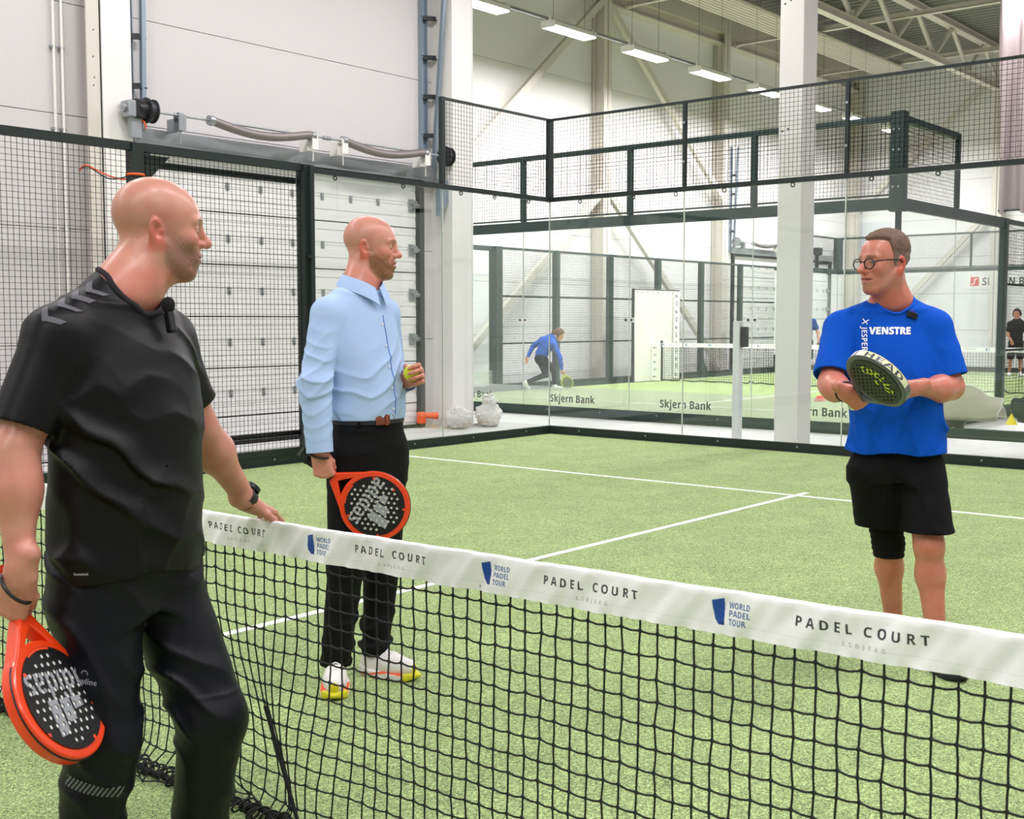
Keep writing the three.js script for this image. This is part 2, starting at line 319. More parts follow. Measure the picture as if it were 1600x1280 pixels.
braceBar('diagonal_brace', 'lower diagonal brace falling right behind the far fence', [XF + 0.3, 4.5, -21.6], [XF + 0.3, 0.2, -26.9]);
braceBar('diagonal_brace', 'diagonal brace on the end wall beneath the roof truss', [-8.3, 8.6, ZE + 0.3], [-12.4, 4.95, ZE + 0.3]);
braceBar('diagonal_brace', 'lower diagonal brace on the end wall behind the far court', [-8.2, 4.6, ZE + 0.3], [-12.3, 0.3, ZE + 0.3]);
hColumn('cream end-wall column under the roof truss', -7.8, ZE + 0.2, 0.3, 0.34, YC, M.cream, false);
// eave beam, roof truss, purlins, ribbed heating panel
{
  const e = thing('eave_beam', 'long cream eave beam along the top of the far wall', 'beam');
  part('lower_flange', bx(XF, XF + 0.3, 8.92, 8.96, ZE, ZS - 0.1), M.cream, e); part('web', bx(XF + 0.1, XF + 0.16, 8.96, 9.2, ZE, ZS - 0.1), M.cream, e);
  part('upper_beam', bx(XF + 0.05, XF + 0.35, 9.2, YC - 0.02, ZE, ZS - 0.1), M.greige, e);
  const t = thing('roof_truss', 'cream lattice roof truss running to the end wall', 'truss');
  const xt = -7.88, z0 = -10.5, z1 = ZE + 0.1;
  part('bottom_chord', [bx(xt - 0.1, xt + 0.1, 8.42, 8.45, z1, z0), bx(xt - 0.1, xt + 0.1, 8.57, 8.6, z1, z0), bx(xt - 0.02, xt + 0.02, 8.45, 8.57, z1, z0)], M.cream, t);
  part('top_chord', [bx(xt - 0.12, xt + 0.12, 9.55, 9.58, z1, z0), bx(xt - 0.12, xt + 0.12, 9.7, 9.73, z1, z0), bx(xt - 0.02, xt + 0.02, 9.58, 9.7, z1, z0)], M.cream, t);
  let k = 0; for (let z = z1 + 0.2; z < z0 - 1.3; z += 1.3, k++) part('web_member', bar([xt, k % 2 ? 9.56 : 8.58, z], [xt, k % 2 ? 8.58 : 9.56, z + 1.3], 0.09, 0.09), M.cream, t);
  for (const [z, lab] of [[-22.3, 'cream purlin nearest the pillar top under the roof deck'], [-27.6, 'cream purlin halfway along the roof truss'], [-32.8, 'cream purlin near the end wall under the deck']]) {
    const q = thing('purlin', lab, 'beam'); part('flange', bx(XF + 0.3, 6, 8.98, 9.0, z - 0.06, z + 0.06), M.cream, q); part('web', bx(XF + 0.3, 6, 9.0, 9.12, z - 0.01, z + 0.01), M.cream, q);
    part('strut', bar([XF + 0.3, 8.98, z], [XF + 3.2, 9.7, z - 1.2], 0.08, 0.08), M.cream, q);
  }
  const h = thing('radiant_panel', 'cream ribbed heating panel hanging under the roof deck', 'heater');
  part('panel_back', bx(-10.75, -9.72, 8.9, 8.94, -33.2, -12), M.greige, h);
  for (let i = 0; i < 8; i++) part('rib', rod([-10.68 + i * 0.127, 8.89, -33.2], [-10.68 + i * 0.127, 8.89, -12], 0.036, 8), M.cream, h);
  for (const z of [-30, -26, -22, -18, -14]) for (const x of [-10.7, -9.76]) part('hanger', rod([x, 8.92, z], [x, YC, z], 0.006, 5), M.steelDark, h);
}
// ---------------------------------------------------------------- luminaires
function makeLuminaire(x, y, z, label, group, gain) {
  const t = thing('ceiling_lamp', label, 'lamp', group, [x, y, z]);
  part('housing', [bx(-0.16, 0.16, 0, 0.07, -0.66, 0.66), bx(-0.13, 0.13, 0.07, 0.1, -0.64, 0.64)], M.whiteSteel, t);
  for (const s of [-1, 1]) part('end_cap', [bx(-0.165, 0.165, -0.03, 0.1, s * 0.66 - 0.012, s * 0.66 + 0.012), bx(-0.06, 0.08, 0.02, 0.16, s * 0.66 - 0.02, s * 0.66 + 0.02)], M.whiteSteel, t);
  part('diffuser', bx(-0.15, 0.15, -0.025, 0, -0.645, 0.645), M.lamp, t);
  for (const s of [-0.5, 0.5]) part('suspension_wire', rod([0, 0.1, s], [0, YC - y, s], 0.004, 5), M.steelDark, t);
  const l = new THREE.RectAreaLight(LAMP_COLOR, LAMP_POWER * gain, 0.3, 1.29); l.name = 'lamp_light'; l.position.set(0, -0.03, 0); l.rotation.x = -Math.PI / 2; t.add(l);
}
const ordinal = ['nearest', 'second', 'third', 'fourth', 'fifth', 'sixth', 'seventh', 'eighth', 'ninth'];
LAMP_ROWS.forEach(([x, y, z0, dz, n], r) => {
  for (let k = 0; k < n; k++) makeLuminaire(x, y, z0 + k * dz, r === 0 ? `${ordinal[k]} glowing ceiling lamp of the row along the far wall` : ['', `${ordinal[k]} ceiling lamp above the right side of the far court`, `${ordinal[k]} ceiling lamp above the left side of the near court`, `${ordinal[k]} ceiling lamp above the right side of the near court`, `${ordinal[k]} ceiling lamp beyond the near court`][r], ['lamps along the far wall', 'lamps over the far court', 'lamps left of the near court', 'lamps right of the near court', 'lamps beyond the near court'][r], r < 2 ? FAR_GAIN : 1);
  single('lamp_trunking', [bx(x - 0.03, x + 0.03, y + 0.1, y + 0.15, z0 + (n - 1) * dz - 0.7, z0 + 0.7)], M.galv, ['grey trunking rail carrying the lamps along the far wall', 'grey lamp rail above the right side of the far court', 'grey lamp rail above the left side of the near court', 'grey lamp rail above the right side of the near court', 'grey lamp rail beyond the near court'][r], 'rail');
});
// ---------------------------------------------------------------- padel court enclosures
// a run between two floor points a=[x,z], b=[x,z]; u is the way along it, n points to the side of +cross
function run(a, b) { const d = V3(b[0] - a[0], 0, b[1] - a[1]), L = d.length(); d.normalize(); return { L, u: d, at: (s, y, o = 0) => [a[0] + d.x * s - d.z * o, y, a[1] + d.z * s + d.x * o] }; }
function fencePanel(label, a, b, y0, y1, o = {}) {
  const t = thing('fence_panel', label, 'fence'), r = run(a, b), m = o.mat || M.dark, pw = o.post ?? 0.08, rw = o.rail ?? 0.05;
  const lo = o.postY0 ?? y0;
  if (o.first !== false) part('post', bar(r.at(0, lo), r.at(0, y1 + (o.over || 0)), pw, pw), m, t);
  if (o.last) part('post', bar(r.at(r.L, lo), r.at(r.L, y1 + (o.over || 0)), pw, pw), m, t);
  const e1 = r.L - (o.next ?? pw) / 2 - 0.001; part('top_rail', bar(r.at(pw / 2, y1 - rw / 2), r.at(e1, y1 - rw / 2), rw, o.topH ?? rw), m, t);
  if (o.bottom !== false) part('bottom_rail', bar(r.at(pw / 2, y0 + 0.03), r.at(e1, y0 + 0.03), rw, o.botH ?? rw), m, t);
  for (const y of o.rails || []) part('cross_rail', bar(r.at(pw / 2, y, -0.02), r.at(e1, y, -0.02), 0.03, 0.035), m, t);
  const w = part('wire_mesh', wireGrid(r.at(pw / 2, y0 + 0.02, o.off ?? 0.0), r.u.toArray(), [0, 1, 0], e1 - pw / 2, y1 - y0 - 0.04, o.cell || 0.05, o.cell || 0.05, o.wr || 0.0017), M.wire, t);
  w.userData.kind = 'stuff';
  for (const [s, y] of o.bolts || []) part('bolt', rod(r.at(s, y, -pw / 2 - 0.01), r.at(s, y, pw / 2 + 0.01), 0.014, 8), M.galv, t);
  return t;
}
function glassPanel(label, a, b, y0, y1, o = {}) {
  const t = thing('court_glass', label, 'glass wall'), r = run(a, b), g = 0.006;
  part('pane', bar(r.at(g, (y0 + y1) / 2), r.at(r.L - g, (y0 + y1) / 2), 0.012, y1 - y0), M.glass, t);
  part('joint_seal', bar(r.at(0, y0), r.at(0, y1), 0.012, 0.012), M.seal, t);
  if (o.clamp) { part('clamp_plate', bar(r.at(-0.09, 1.46, o.side * 0.012), r.at(0.09, 1.46, o.side * 0.012), 0.006, 0.07), M.whiteSteel, t); for (const s of [-0.05, 0.05]) part('clamp_bolt', rod(r.at(s, 1.46, o.side * 0.012), r.at(s, 1.46, o.side * 0.03), 0.016, 10), M.blackPlastic, t); }
  if (o.film) {
    const F = o.film, h = F[1] - F[0];
    part('film_strip', bar(r.at(0.02, (F[0] + F[1]) / 2, o.side * 0.0085), r.at(r.L - 0.02, (F[0] + F[1]) / 2, o.side * 0.0085), 0.001, h), filmMat, t);
    if (o.text) {
      const pl = new THREE.PlaneGeometry(0.86, 0.86 * 0.25); const c = r.at(o.text[0], o.text[1], o.side * 0.011);
      pl.rotateY(o.turn); pl.translate(...c); const m = part('lettering', pl, bankMat, t); m.userData.label = 'dark grey bank lettering on the glass';
    }
  }
  return t;
}
const filmMat = std({ color: 0xdfe2dc, roughness: 0.6, transparent: true, opacity: 0.3 });
const bankMat = std({ map: canvasTex(1024, 256, (x, w, h) => { x.clearRect(0, 0, w, h); x.fillStyle = '#40443f'; x.font = '600 186px sans-serif'; x.textAlign = 'center'; x.textBaseline = 'middle'; x.fillText('Skjern Bank', w / 2, h / 2, w - 14); }), transparent: true, roughness: 0.7, side: THREE.DoubleSide });
function capRail(name, label, a, b, y, w, h, mat, rings) {
  const t = thing(name, label, 'rail'), r = run(a, b);
  part('rail', bar(r.at(0, y), r.at(r.L, y), w, h), mat, t);
  for (const s of rings || []) { const g = new THREE.TorusGeometry(0.022, 0.007, 6, 14); g.rotateY(Math.atan2(r.u.x, r.u.z) + Math.PI / 2); const p = r.at(s, y - h / 2 - 0.022); part('ring_bolt', g.translate(...p), M.dark, t); }
  return t;
}
function baseRail(label, a, b, mat, h = 0.1) { const t = thing('base_rail', label, 'rail'), r = run(a, b); part('channel', [bar(r.at(0, h / 2), r.at(r.L, h / 2), 0.05, h)], mat, t); part('foot_flange', bar(r.at(0, 0.006), r.at(r.L, 0.006), 0.09, 0.012), mat, t); const n = Math.round(r.L / 1.0); for (let i = 0; i < n; i++) part('bolt', rod(r.at((i + 0.5) * r.L / n, h * 0.6, -0.03), r.at((i + 0.5) * r.L / n, h * 0.6, 0.03), 0.011, 8), M.galv, t); return t; }

// near court, left side
fencePanel('dark mesh fence panel of the near court at the net post', [-5, 0], [-5, -2], 0.1, 3.03, { rail: 0.06, topH: 0.07 });
fencePanel('dark mesh fence panel left of the black-shirted man', [-5, -2], [-5, -4], 0.1, 3.03, { rail: 0.06, topH: 0.075 });
const gateBay = fencePanel('dark mesh gate bay in front of the sectional door', [-5, -4], [-5, -5.94], 0.1, 3.03, { post: 0.11, next: 0.09, rail: 0.06, topH: 0.075, bolts: [[0, 2.5], [0, 1.4]] });
{
  const t = gateBay;
  part('upper_bar', bx(-5.12, -5.07, 2.84, 2.9, -5.9, -4.06), M.dark, t);
  part('gate_post', [bx(-5.06, -4.94, 0.1, 3.03, -6.02, -5.9), bx(-4.94, -4.9, 0.1, 3.02, -6.0, -5.95)], M.dark, t);
  part('low_crossbar', [rod([-5.08, 0.3, -4.1], [-5.08, 0.3, -5.95], 0.028, 12)], M.blackPlastic, t);
  const s = new THREE.Shape(); s.moveTo(0, 0); s.lineTo(0.3, 0); s.lineTo(0, -0.3); s.closePath();
  const g = new THREE.ExtrudeGeometry(s, { depth: 0.02, bevelEnabled: false }); g.rotateY(Math.PI / 2); part('corner_gusset', g.translate(-5.02, 2.94, -4.06), M.dark, t);
  part('latch', [rod([-4.93, 2.1, -5.93], [-4.89, 2.1, -5.93], 0.018, 10), rod([-4.93, 1.3, -5.93], [-4.89, 1.3, -5.93], 0.015, 10)], M.blackPlastic, t);
}
glassPanel('clear glass side panel between gate post and corner panels', [-5, -6.03], [-5, -8], 0.1, 2.955);
glassPanel('clear glass side panel next to the near court corner', [-5, -8], [-5, -9.99], 0.1, 2.955);
capRail('glass_top_rail', 'dark rail on top of the near court side glass', [-5, -6.02], [-5, -10.02], 2.985, 0.05, 0.055, M.darkRail, [0.35, 1.35, 2.3, 2.9, 3.55]);
fencePanel('high mesh panel on the side glass, left of the near corner', [-5, -8], [-5, -10], 3.014, 4.0, { post: 0.055, rail: 0.03, bottom: false });
baseRail('dark base rail under the near court side fence', [-5, 0], [-5, -10], M.dark, 0.1);
// near court, back wall
const ordB = ['leftmost', 'second', 'third', 'fourth'];
for (let i = 0; i < 4; i++) {
  const x = -5 + 2 * i;
  glassPanel(`clear back glass panel of the near court, ${ordB[i]} from its left corner`, [x, -10], [x + 2, -10], 0.1, 2.955);
  fencePanel(`high mesh panel on the back glass, ${ordB[i]} from the near corner`, [x, -10], [x + 2, -10], 3.014, 4.0, { post: i ? 0.04 : 0.07, rail: 0.03, bottom: false, bolts: i ? [[0, 3.75], [0, 3.3]] : [] });
}
capRail('glass_top_rail', 'dark rail on top of the near court back glass', [-5.02, -10], [3, -10], 2.985, 0.05, 0.055, M.darkRail, [0.5, 1.3, 1.9, 2.55, 3.4, 4.3, 5.0, 5.9, 6.6]);
baseRail('dark base rail under the near court back glass', [-5, -10], [3, -10], M.dark, 0.1);
// far court
{
  const X0 = -11.4, X1 = -1.4, Z0 = -12.4, Z1 = -32.4, G = { mat: M.greenFrame, wr: 0.0021 };
  for (let i = 0; i < 5; i++) {
    const x = X0 + 2 * i;
    glassPanel(`front glass panel of the far court, ${ordinal[i].replace('nearest', 'first')} from its left corner`, [x, Z0], [x + 2, Z0], 0.145, 2.82, i ? { film: [0.15, 0.44], side: 1, text: [0.965, 0.262], turn: 0, clamp: true } : {});
    fencePanel(`high mesh panel on the far court front wall, ${ordinal[i].replace('nearest', 'first')} from its left corner`, [x, Z0], [x + 2, Z0], 2.98, 3.98, { ...G, post: i === 0 ? 0.1 : 0.075, rail: 0.07, botH: 0.02 });
  }
  capRail('glass_top_rail', 'wide green-grey beam along the far court front wall', [X0, Z0], [X1, Z0], 2.9, 0.06, 0.15, M.greenFrame);
  baseRail('green-grey base rail under the far court front glass', [X0, Z0], [X1, Z0], M.greenFrame, 0.14);
  const cp = thing('corner_post', 'thick green-grey corner post of the far court with bolts', 'post');
  part('post', bx(X1 - 0.1, X1 + 0.07, 2.8, 4.02, Z0 - 0.09, Z0 + 0.07), M.greenFrame, cp); part('lower_post', bx(X1 - 0.03, X1 + 0.03, 0, 2.8, Z0 - 0.03, Z0 + 0.03), M.greenFrame, cp);
  for (const y of [3.1, 3.3, 3.55, 3.8]) for (const s of [-0.05, 0.02]) part('bolt', rod([X1 + s, y, Z0 + 0.06], [X1 + s, y, Z0 + 0.085], 0.014, 8), M.galv, cp);
  // right side
  glassPanel('far court right side glass next to the thick corner post', [X1, Z0], [X1, Z0 - 2], 0.145, 2.82); glassPanel('far court right side glass in front of the high post', [X1, Z0 - 2], [X1, Z0 - 4], 0.145, 2.82);
  fencePanel('high mesh panel on the far court right side glass', [X1, Z0], [X1, Z0 - 2], 2.98, 3.98, { ...G, post: 0.06, rail: 0.08, last: true, first: false, bottom: false });
  capRail('glass_top_rail', 'green-grey beam on the far court right side glass', [X1, Z0], [X1, Z0 - 4.1], 2.9, 0.06, 0.15, M.greenFrame);
  baseRail('green-grey base rail along the far court right side', [X1, Z0], [X1, Z1], M.greenFrame, 0.12);
  for (let i = 0; i < 6; i++) fencePanel(`far court right side mesh panel, ${ordinal[i].replace('nearest', 'first')} after the glass`, [X1, Z0 - 4 - 2 * i], [X1, Z0 - 6 - 2 * i], 0.1, 2.97, { ...G, post: 0.11, rail: 0.06, rails: [2.0, 1.0] });
  for (let i = 0; i < 2; i++) glassPanel(`far court right side glass near the end wall, ${['first', 'second'][i]} after the mesh`, [X1, Z0 - 16 - 2 * i], [X1, Z0 - 18 - 2 * i], 0.145, 2.82);
  // left side
  glassPanel('far court left side glass, hidden mostly by the corner column', [X0, Z0], [X0, Z0 - 2], 0.145, 2.82);
  glassPanel('far court left side glass just right of the corner column', [X0, Z0 - 2], [X0, Z0 - 4], 0.145, 2.82, { film: [0.15, 0.44], side: -1, text: [0.9, 0.262], turn: Math.PI / 2 });
  capRail('glass_top_rail', 'green-grey beam on the far court left side glass', [X0, Z0], [X0, Z0 - 4], 2.9, 0.06, 0.1, M.greenFrame);
  for (let i = 0; i < 6; i++) fencePanel(`far court left side mesh panel, ${ordinal[i].replace('nearest', 'first')} after the glass`, [X0, Z0 - 4 - 2 * i], [X0, Z0 - 6 - 2 * i], 0.1, 2.95, { ...G, post: i ? 0.12 : 0.2, rail: 0.05, rails: [1.95, 0.98] });
  for (let i = 0; i < 2; i++) glassPanel(`far court left side glass near the end wall, ${['first', 'second'][i]} after the mesh`, [X0, Z0 - 16 - 2 * i], [X0, Z0 - 18 - 2 * i], 0.145, 2.82);
  capRail('glass_top_rail', 'green-grey beam at the far end of the left side glass', [X0, Z0 - 16], [X0, Z1], 2.9, 0.06, 0.1, M.greenFrame);
  fencePanel('high mesh panel on the far end of the left side glass', [X0, Z0 - 18], [X0, Z1], 2.95, 3.95, { ...G, post: 0.06, rail: 0.05 });
  baseRail('green-grey base rail along the far court left side', [X0, Z0], [X0, Z1], M.greenFrame, 0.12);
  // end wall
  for (let i = 0; i < 5; i++) {
    const x = X0 + 2 * i;
    glassPanel(`end glass panel of the far court, ${ordinal[i].replace('nearest', 'first')} from its left corner`, [x, Z1], [x + 2, Z1], 0.145, 2.82);
    fencePanel(`high mesh panel on the far court end wall, ${ordinal[i].replace('nearest', 'first')} from its left corner`, [x, Z1], [x + 2, Z1], 2.95, 3.95, { ...G, post: i ? 0.06 : 0.2, rail: 0.05, botH: 0.03 });
  }
  capRail('glass_top_rail', 'green-grey beam along the far court end wall', [X0, Z1], [X1, Z1], 2.9, 0.06, 0.11, M.greenFrame);
  baseRail('green-grey base rail under the far court end glass', [X0, Z1], [X1, Z1], M.greenFrame, 0.14);
  for (const [z, lab] of [[-22.4, 'dark flared foot of the far fence post beside the net'], [-24.4, 'dark flared foot of the fence post right of the far net end'], [-28.4, 'dark flared foot of the far fence post by the white pillar']]) {
    const s = new THREE.Shape(); s.moveTo(-0.06, 0); s.lineTo(0.2, 0); s.lineTo(0.2, 0.25); s.quadraticCurveTo(0.06, 0.32, 0.05, 0.5); s.lineTo(-0.06, 0.5); s.closePath();
    const g = new THREE.ExtrudeGeometry(s, { depth: 0.08, bevelEnabled: false }); g.rotateY(-Math.PI / 2); g.rotateY(Math.PI); single('flared_bracket', g.translate(X0 + 0.02, 0, z + 0.02), M.greenFrame, lab, 'bracket');
  }
}
// lettering for net tapes: one repeat is 0.637 m long and 0.09 m high
const tapeTex = (small) => canvasTex(1024, 144, (x, w, h) => {
  x.fillStyle = '#fdfdfd'; x.fillRect(0, 0, w, h);
  x.strokeStyle = 'rgba(190,190,190,0.6)'; x.setLineDash([5, 3]); x.lineWidth = 1.5; x.beginPath(); x.moveTo(0, h - 36); x.lineTo(w, h - 36); x.stroke(); x.setLineDash([]);
  const X = (m) => (m + 0.24) / 0.637 * w, Y = (m) => h - m / 0.09 * h;
  // blue shield
  x.fillStyle = '#1d4fa6'; x.beginPath(); x.moveTo(X(-0.186), Y(0.072)); x.lineTo(X(-0.158), Y(0.079)); x.lineTo(X(-0.158), Y(0.028)); x.lineTo(X(-0.172), Y(0.021)); x.lineTo(X(-0.181), Y(0.032)); x.closePath(); x.fill();
  x.fillStyle = '#12397c'; x.beginPath(); x.moveTo(X(-0.158), Y(0.03)); x.lineTo(X(-0.158), Y(0.021)); x.lineTo(X(-0.172), Y(0.021)); x.closePath(); x.fill();
  x.fillStyle = '#3c5f9e'; x.textAlign = 'left'; x.textBaseline = 'alphabetic'; x.font = '600 28px sans-serif';
  x.fillText('WORLD', X(-0.148), Y(0.059), 84); x.fillText('PADEL', X(-0.148), Y(0.041), 84); x.fillText('TOUR', X(-0.148), Y(0.023), 66);
  x.fillStyle = '#38393b'; x.font = '600 47px sans-serif';
  let px = X(0); for (const c of 'PADEL COURT') { x.fillText(c, px, Y(0.046)); px += x.measureText(c).width * (c === ' ' ? 1.0 : 1.06) + 10.5; }
  x.fillStyle = '#a9abad'; x.font = '400 20px sans-serif'; px = X(0.098); for (const c of 'ESBJERG') { x.fillText(c, px, Y(0.021)); px += x.measureText(c).width + 12; }
});
// ---------------------------------------------------------------- near net
{
  const net = thing('padel_net', 'black padel net with white lettered tape across the near court', 'net');
  const topY = (x) => 0.878 + 0.04 * Math.pow(Math.min(1, Math.abs(x - 1.1) / 3.9), 1.3) ;
  const HT = 0.09, nx = 1000, prof = [[0.006, 0], [0.012, 0.25], [0.011, 0.6], [0.008, 1], [-0.006, 1], [-0.01, 0.55], [-0.011, 0.25], [-0.006, 0]];
  const nz = (x, v) => 0.004 * Math.sin(x * 23 + 2 * Math.sin(x * 5)) * v + 0.0025 * Math.sin(x * 41 + v * 5) + 0.0022 * Math.sin(x * 77 + 4 * v + Math.sin(x * 13)) + 0.002 * Math.sin(x * 130 + 9 * v);
  const pos = [], uv = [], idx = [], rows = [];
  // front sheet, top fold and back sheet as one closed band
  const ring = []; for (let k = 0; k <= 8; k++) ring.push([0.0105, 1 - k / 8]); ring.reverse(); // front from bottom to top
  const band = []; for (let k = 0; k <= 8; k++) band.push([0.010, k / 8, k / 8]); band.push([0.006, 1.05, 1]); band.push([0, 1.07, 1]); band.push([-0.006, 1.05, 1]); for (let k = 8; k >= 0; k--) band.push([-0.010, k / 8, k / 8]);
  const nb = band.length;
  for (let i = 0; i <= nx; i++) {
    const x = -4.98 + 9.96 * i / nx, t = topY(x);
    for (const [o, v, tv] of band) {
      const w = nz(x, 1 - Math.min(1, v)) * (v > 1 ? 0.4 : 1);
      pos.push(x, t - HT * 1.0 + v * HT * 0.97 + 0.0008 * Math.sin(x * 17 + v), o + w); uv.push((x - 1.55 + 0.24) / 0.637 * (o > 0 ? 1 : -1), Math.min(1, tv));
    }
  }
  for (let i = 0; i < nx; i++) for (let k = 0; k < nb - 1; k++) { const p = i * nb + k; idx.push(p, p + nb, p + 1, p + 1, p + nb, p + nb + 1); }
  const g = new THREE.BufferGeometry(); g.setAttribute('position', new THREE.Float32BufferAttribute(pos, 3)); g.setAttribute('uv', new THREE.Float32BufferAttribute(uv, 2)); g.setIndex(idx); g.computeVertexNormals();
  const tt = tapeTex(); tt.wrapS = THREE.RepeatWrapping;
  part('tape', g, std({ map: tt, roughness: 0.55, side: THREE.DoubleSide }), net);
  // netting: knotted twine on a jittered grid
  const NC = 216, NR = 16, cx = 9.96 / NC, P = [];
  const XPb = 1.95;
  for (let j = 0; j <= NR; j++) { P.push([]); for (let i = 0; i <= NC; i++) {
    const x0 = -4.98 + i * cx, t = topY(x0) - HT + 0.012; let f = j / NR;
    let y = t * (1 - f) + 0.012; if (f > 0.85) y = t * (1 - f) * 0.75 + 0.014 + 0.004 * rnd();
    const XP = XPb - 0.45 * y, dx = x0 - XP, low = Math.max(0, Math.min(1, (0.66 - y) / 0.5)), s = low * low * (3 - 2 * low);
    const w = Math.exp(-Math.pow(dx / 0.19, 2)) * s * 0.94;
    const wv = Math.sin(x0 * 2.3 + 1) * 0.03 * low + Math.sin(x0 * 7.7 + f * 3) * 0.006 * f;
    const drop = Math.exp(-Math.pow(dx / 0.3, 2)) * s * 0.03;
    P[j].push([x0 - dx * w + rr(-0.0025, 0.0025) + Math.sin(f * 5 + x0 * 3) * 0.004 * f, Math.max(0.008, y - drop + rr(-0.003, 0.003) + Math.sin(x0 * 5) * 0.004 * f), 0.003 * Math.sin(x0 * 31) * f + wv * 0.5 + (j === NR ? rr(-0.02, 0.03) : rr(-0.002, 0.002) * Math.min(1, f * 4)) + (f > 0.85 ? (f - 0.85) * 0.5 * (0.4 + Math.sin(x0 * 11)) : 0)]);
  } }
  const tp = [], tn = [], ti = [];
  const seg = (a, b, r) => {
    const d = V3(b[0] - a[0], b[1] - a[1], b[2] - a[2]).normalize(), e = Math.abs(d.y) > 0.9 ? V3(1, 0, 0) : V3(0, 1, 0), u = d.clone().cross(e).normalize(), v = d.clone().cross(u), k = tp.length / 3;
    for (const q of [a, b]) for (let n = 0; n < 6; n++) { const w = n / 6 * 2 * Math.PI, c = Math.cos(w), s = Math.sin(w); const nn = [u.x * c + v.x * s, u.y * c + v.y * s, u.z * c + v.z * s]; tp.push(q[0] + nn[0] * r, q[1] + nn[1] * r, q[2] + nn[2] * r); tn.push(...nn); }
    for (let n = 0; n < 6; n++) { const m = (n + 1) % 6; ti.push(k + n, k + m, k + 6 + n, k + m, k + 6 + m, k + 6 + n); }
  };
  const R = 0.0024;
  for (let j = 0; j <= NR; j++) for (let i = 0; i <= NC; i++) {
    if (i < NC && j > 0) { const a = P[j][i], b = P[j][i + 1], m = [(a[0] + b[0]) / 2, (a[1] + b[1]) / 2 - 0.0022 - 0.001 * rnd(), (a[2] + b[2]) / 2]; seg(a, m, R); seg(m, b, R); }
    if (j < NR) { const a = P[j][i], b = P[j + 1][i], m = [(a[0] + b[0]) / 2 + rr(-0.0012, 0.0012), (a[1] + b[1]) / 2, (a[2] + b[2]) / 2]; seg(a, m, R); seg(m, b, R); }
    if (j > 0) { const p = P[j][i]; seg([p[0] - 0.0035, p[1] + 0.0028, p[2]], [p[0] + 0.0035, p[1] - 0.0028, p[2]], 0.0048); }
  }
  const ng = new THREE.BufferGeometry(); ng.setAttribute('position', new THREE.Float32BufferAttribute(tp, 3)); ng.setAttribute('normal', new THREE.Float32BufferAttribute(tn, 3)); ng.setIndex(ti);
  const twine = std({ color: 0x101112, roughness: 0.75 });
  const nm = part('netting', ng, twine, net); nm.userData.kind = 'stuff'; nm.userData.label = 'black knotted netting gathered at the centre strap';
  // heavy bottom cord lying on the turf, wound with loose twine
  const cord = []; for (let i = 0; i <= 300; i++) { const x = -4.98 + 9.96 * i / 300; cord.push([x, 0.016 + 0.004 * Math.sin(i * 1.9), 0.012 * Math.sin(x * 6) + 0.02 * Math.sin(x * 1.7)]); }
  part('bottom_cord', tube(cord, 0.011, 900, 7), twine, net);
  const loops = []; for (let i = 0; i < 1400; i++) { const x = -2 + 6.5 * i / 1400, w = i * 1.1; loops.push([x, 0.022 + 0.017 * Math.sin(w) + 0.006 * Math.sin(i * 0.37), 0.02 + 0.028 * Math.cos(w) + 0.01 * Math.sin(i * 0.21)]); }
  part('twine_loops', tube(loops, 0.0036, 4200, 5), twine, net);
  // centre strap pulling the net down
  const st = []; for (let k = 0; k <= 20; k++) { const y = 0.34 - 0.33 * k / 20; st.push([XPb - 0.45 * y, y, 0.004]); }
  part('centre_strap', tube(st, 0.006, 40, 7), twine, net);
  for (const s of [-1, 1]) { const x = s * 5.0; part('net_post', [bx(x - 0.04, x + 0.04, 0, 0.95, -0.04, 0.04), bx(x - 0.09, x + 0.09, 0, 0.015, -0.09, 0.09)], M.dark, net); }
}
// far net
{
  const z = -22.4, x0 = -11.3, x1 = -1.5, net = thing('padel_net', 'far padel net with white tape in the second court', 'net');
  const g = bx(x0, x1, 0.82, 0.915, z - 0.008, z + 0.008); const tt = tapeTex(true); tt.wrapS = THREE.RepeatWrapping; const uv = g.attributes.uv, ps = g.attributes.position; for (let i = 0; i < uv.count; i++) uv.setXY(i, (ps.getX(i) - x0) / 0.637, (ps.getY(i) - 0.82) / 0.095);
  part('tape', g, std({ map: tt, roughness: 0.6 }), net);
  const n = part('netting', wireGrid([x0, 0.02, z], [1, 0, 0], [0, 1, 0], x1 - x0, 0.82, 0.06, 0.06, 0.0028), M.wire, net); n.userData.kind = 'stuff';
  const c = []; for (let i = 0; i <= 120; i++) c.push([x0 + (x1 - x0) * i / 120, 0.02 + (i % 23 === 7 ? 0.05 : 0.008 * Math.sin(i)), z + 0.02 * Math.sin(i * 0.7)]); part('bottom_cord', tube(c, 0.014, 300, 5), M.wire, net);
  for (const x of [x0, x1]) part('net_post', bx(x - 0.04, x + 0.04, 0, 0.97, z - 0.04, z + 0.04), M.dark, net);
}
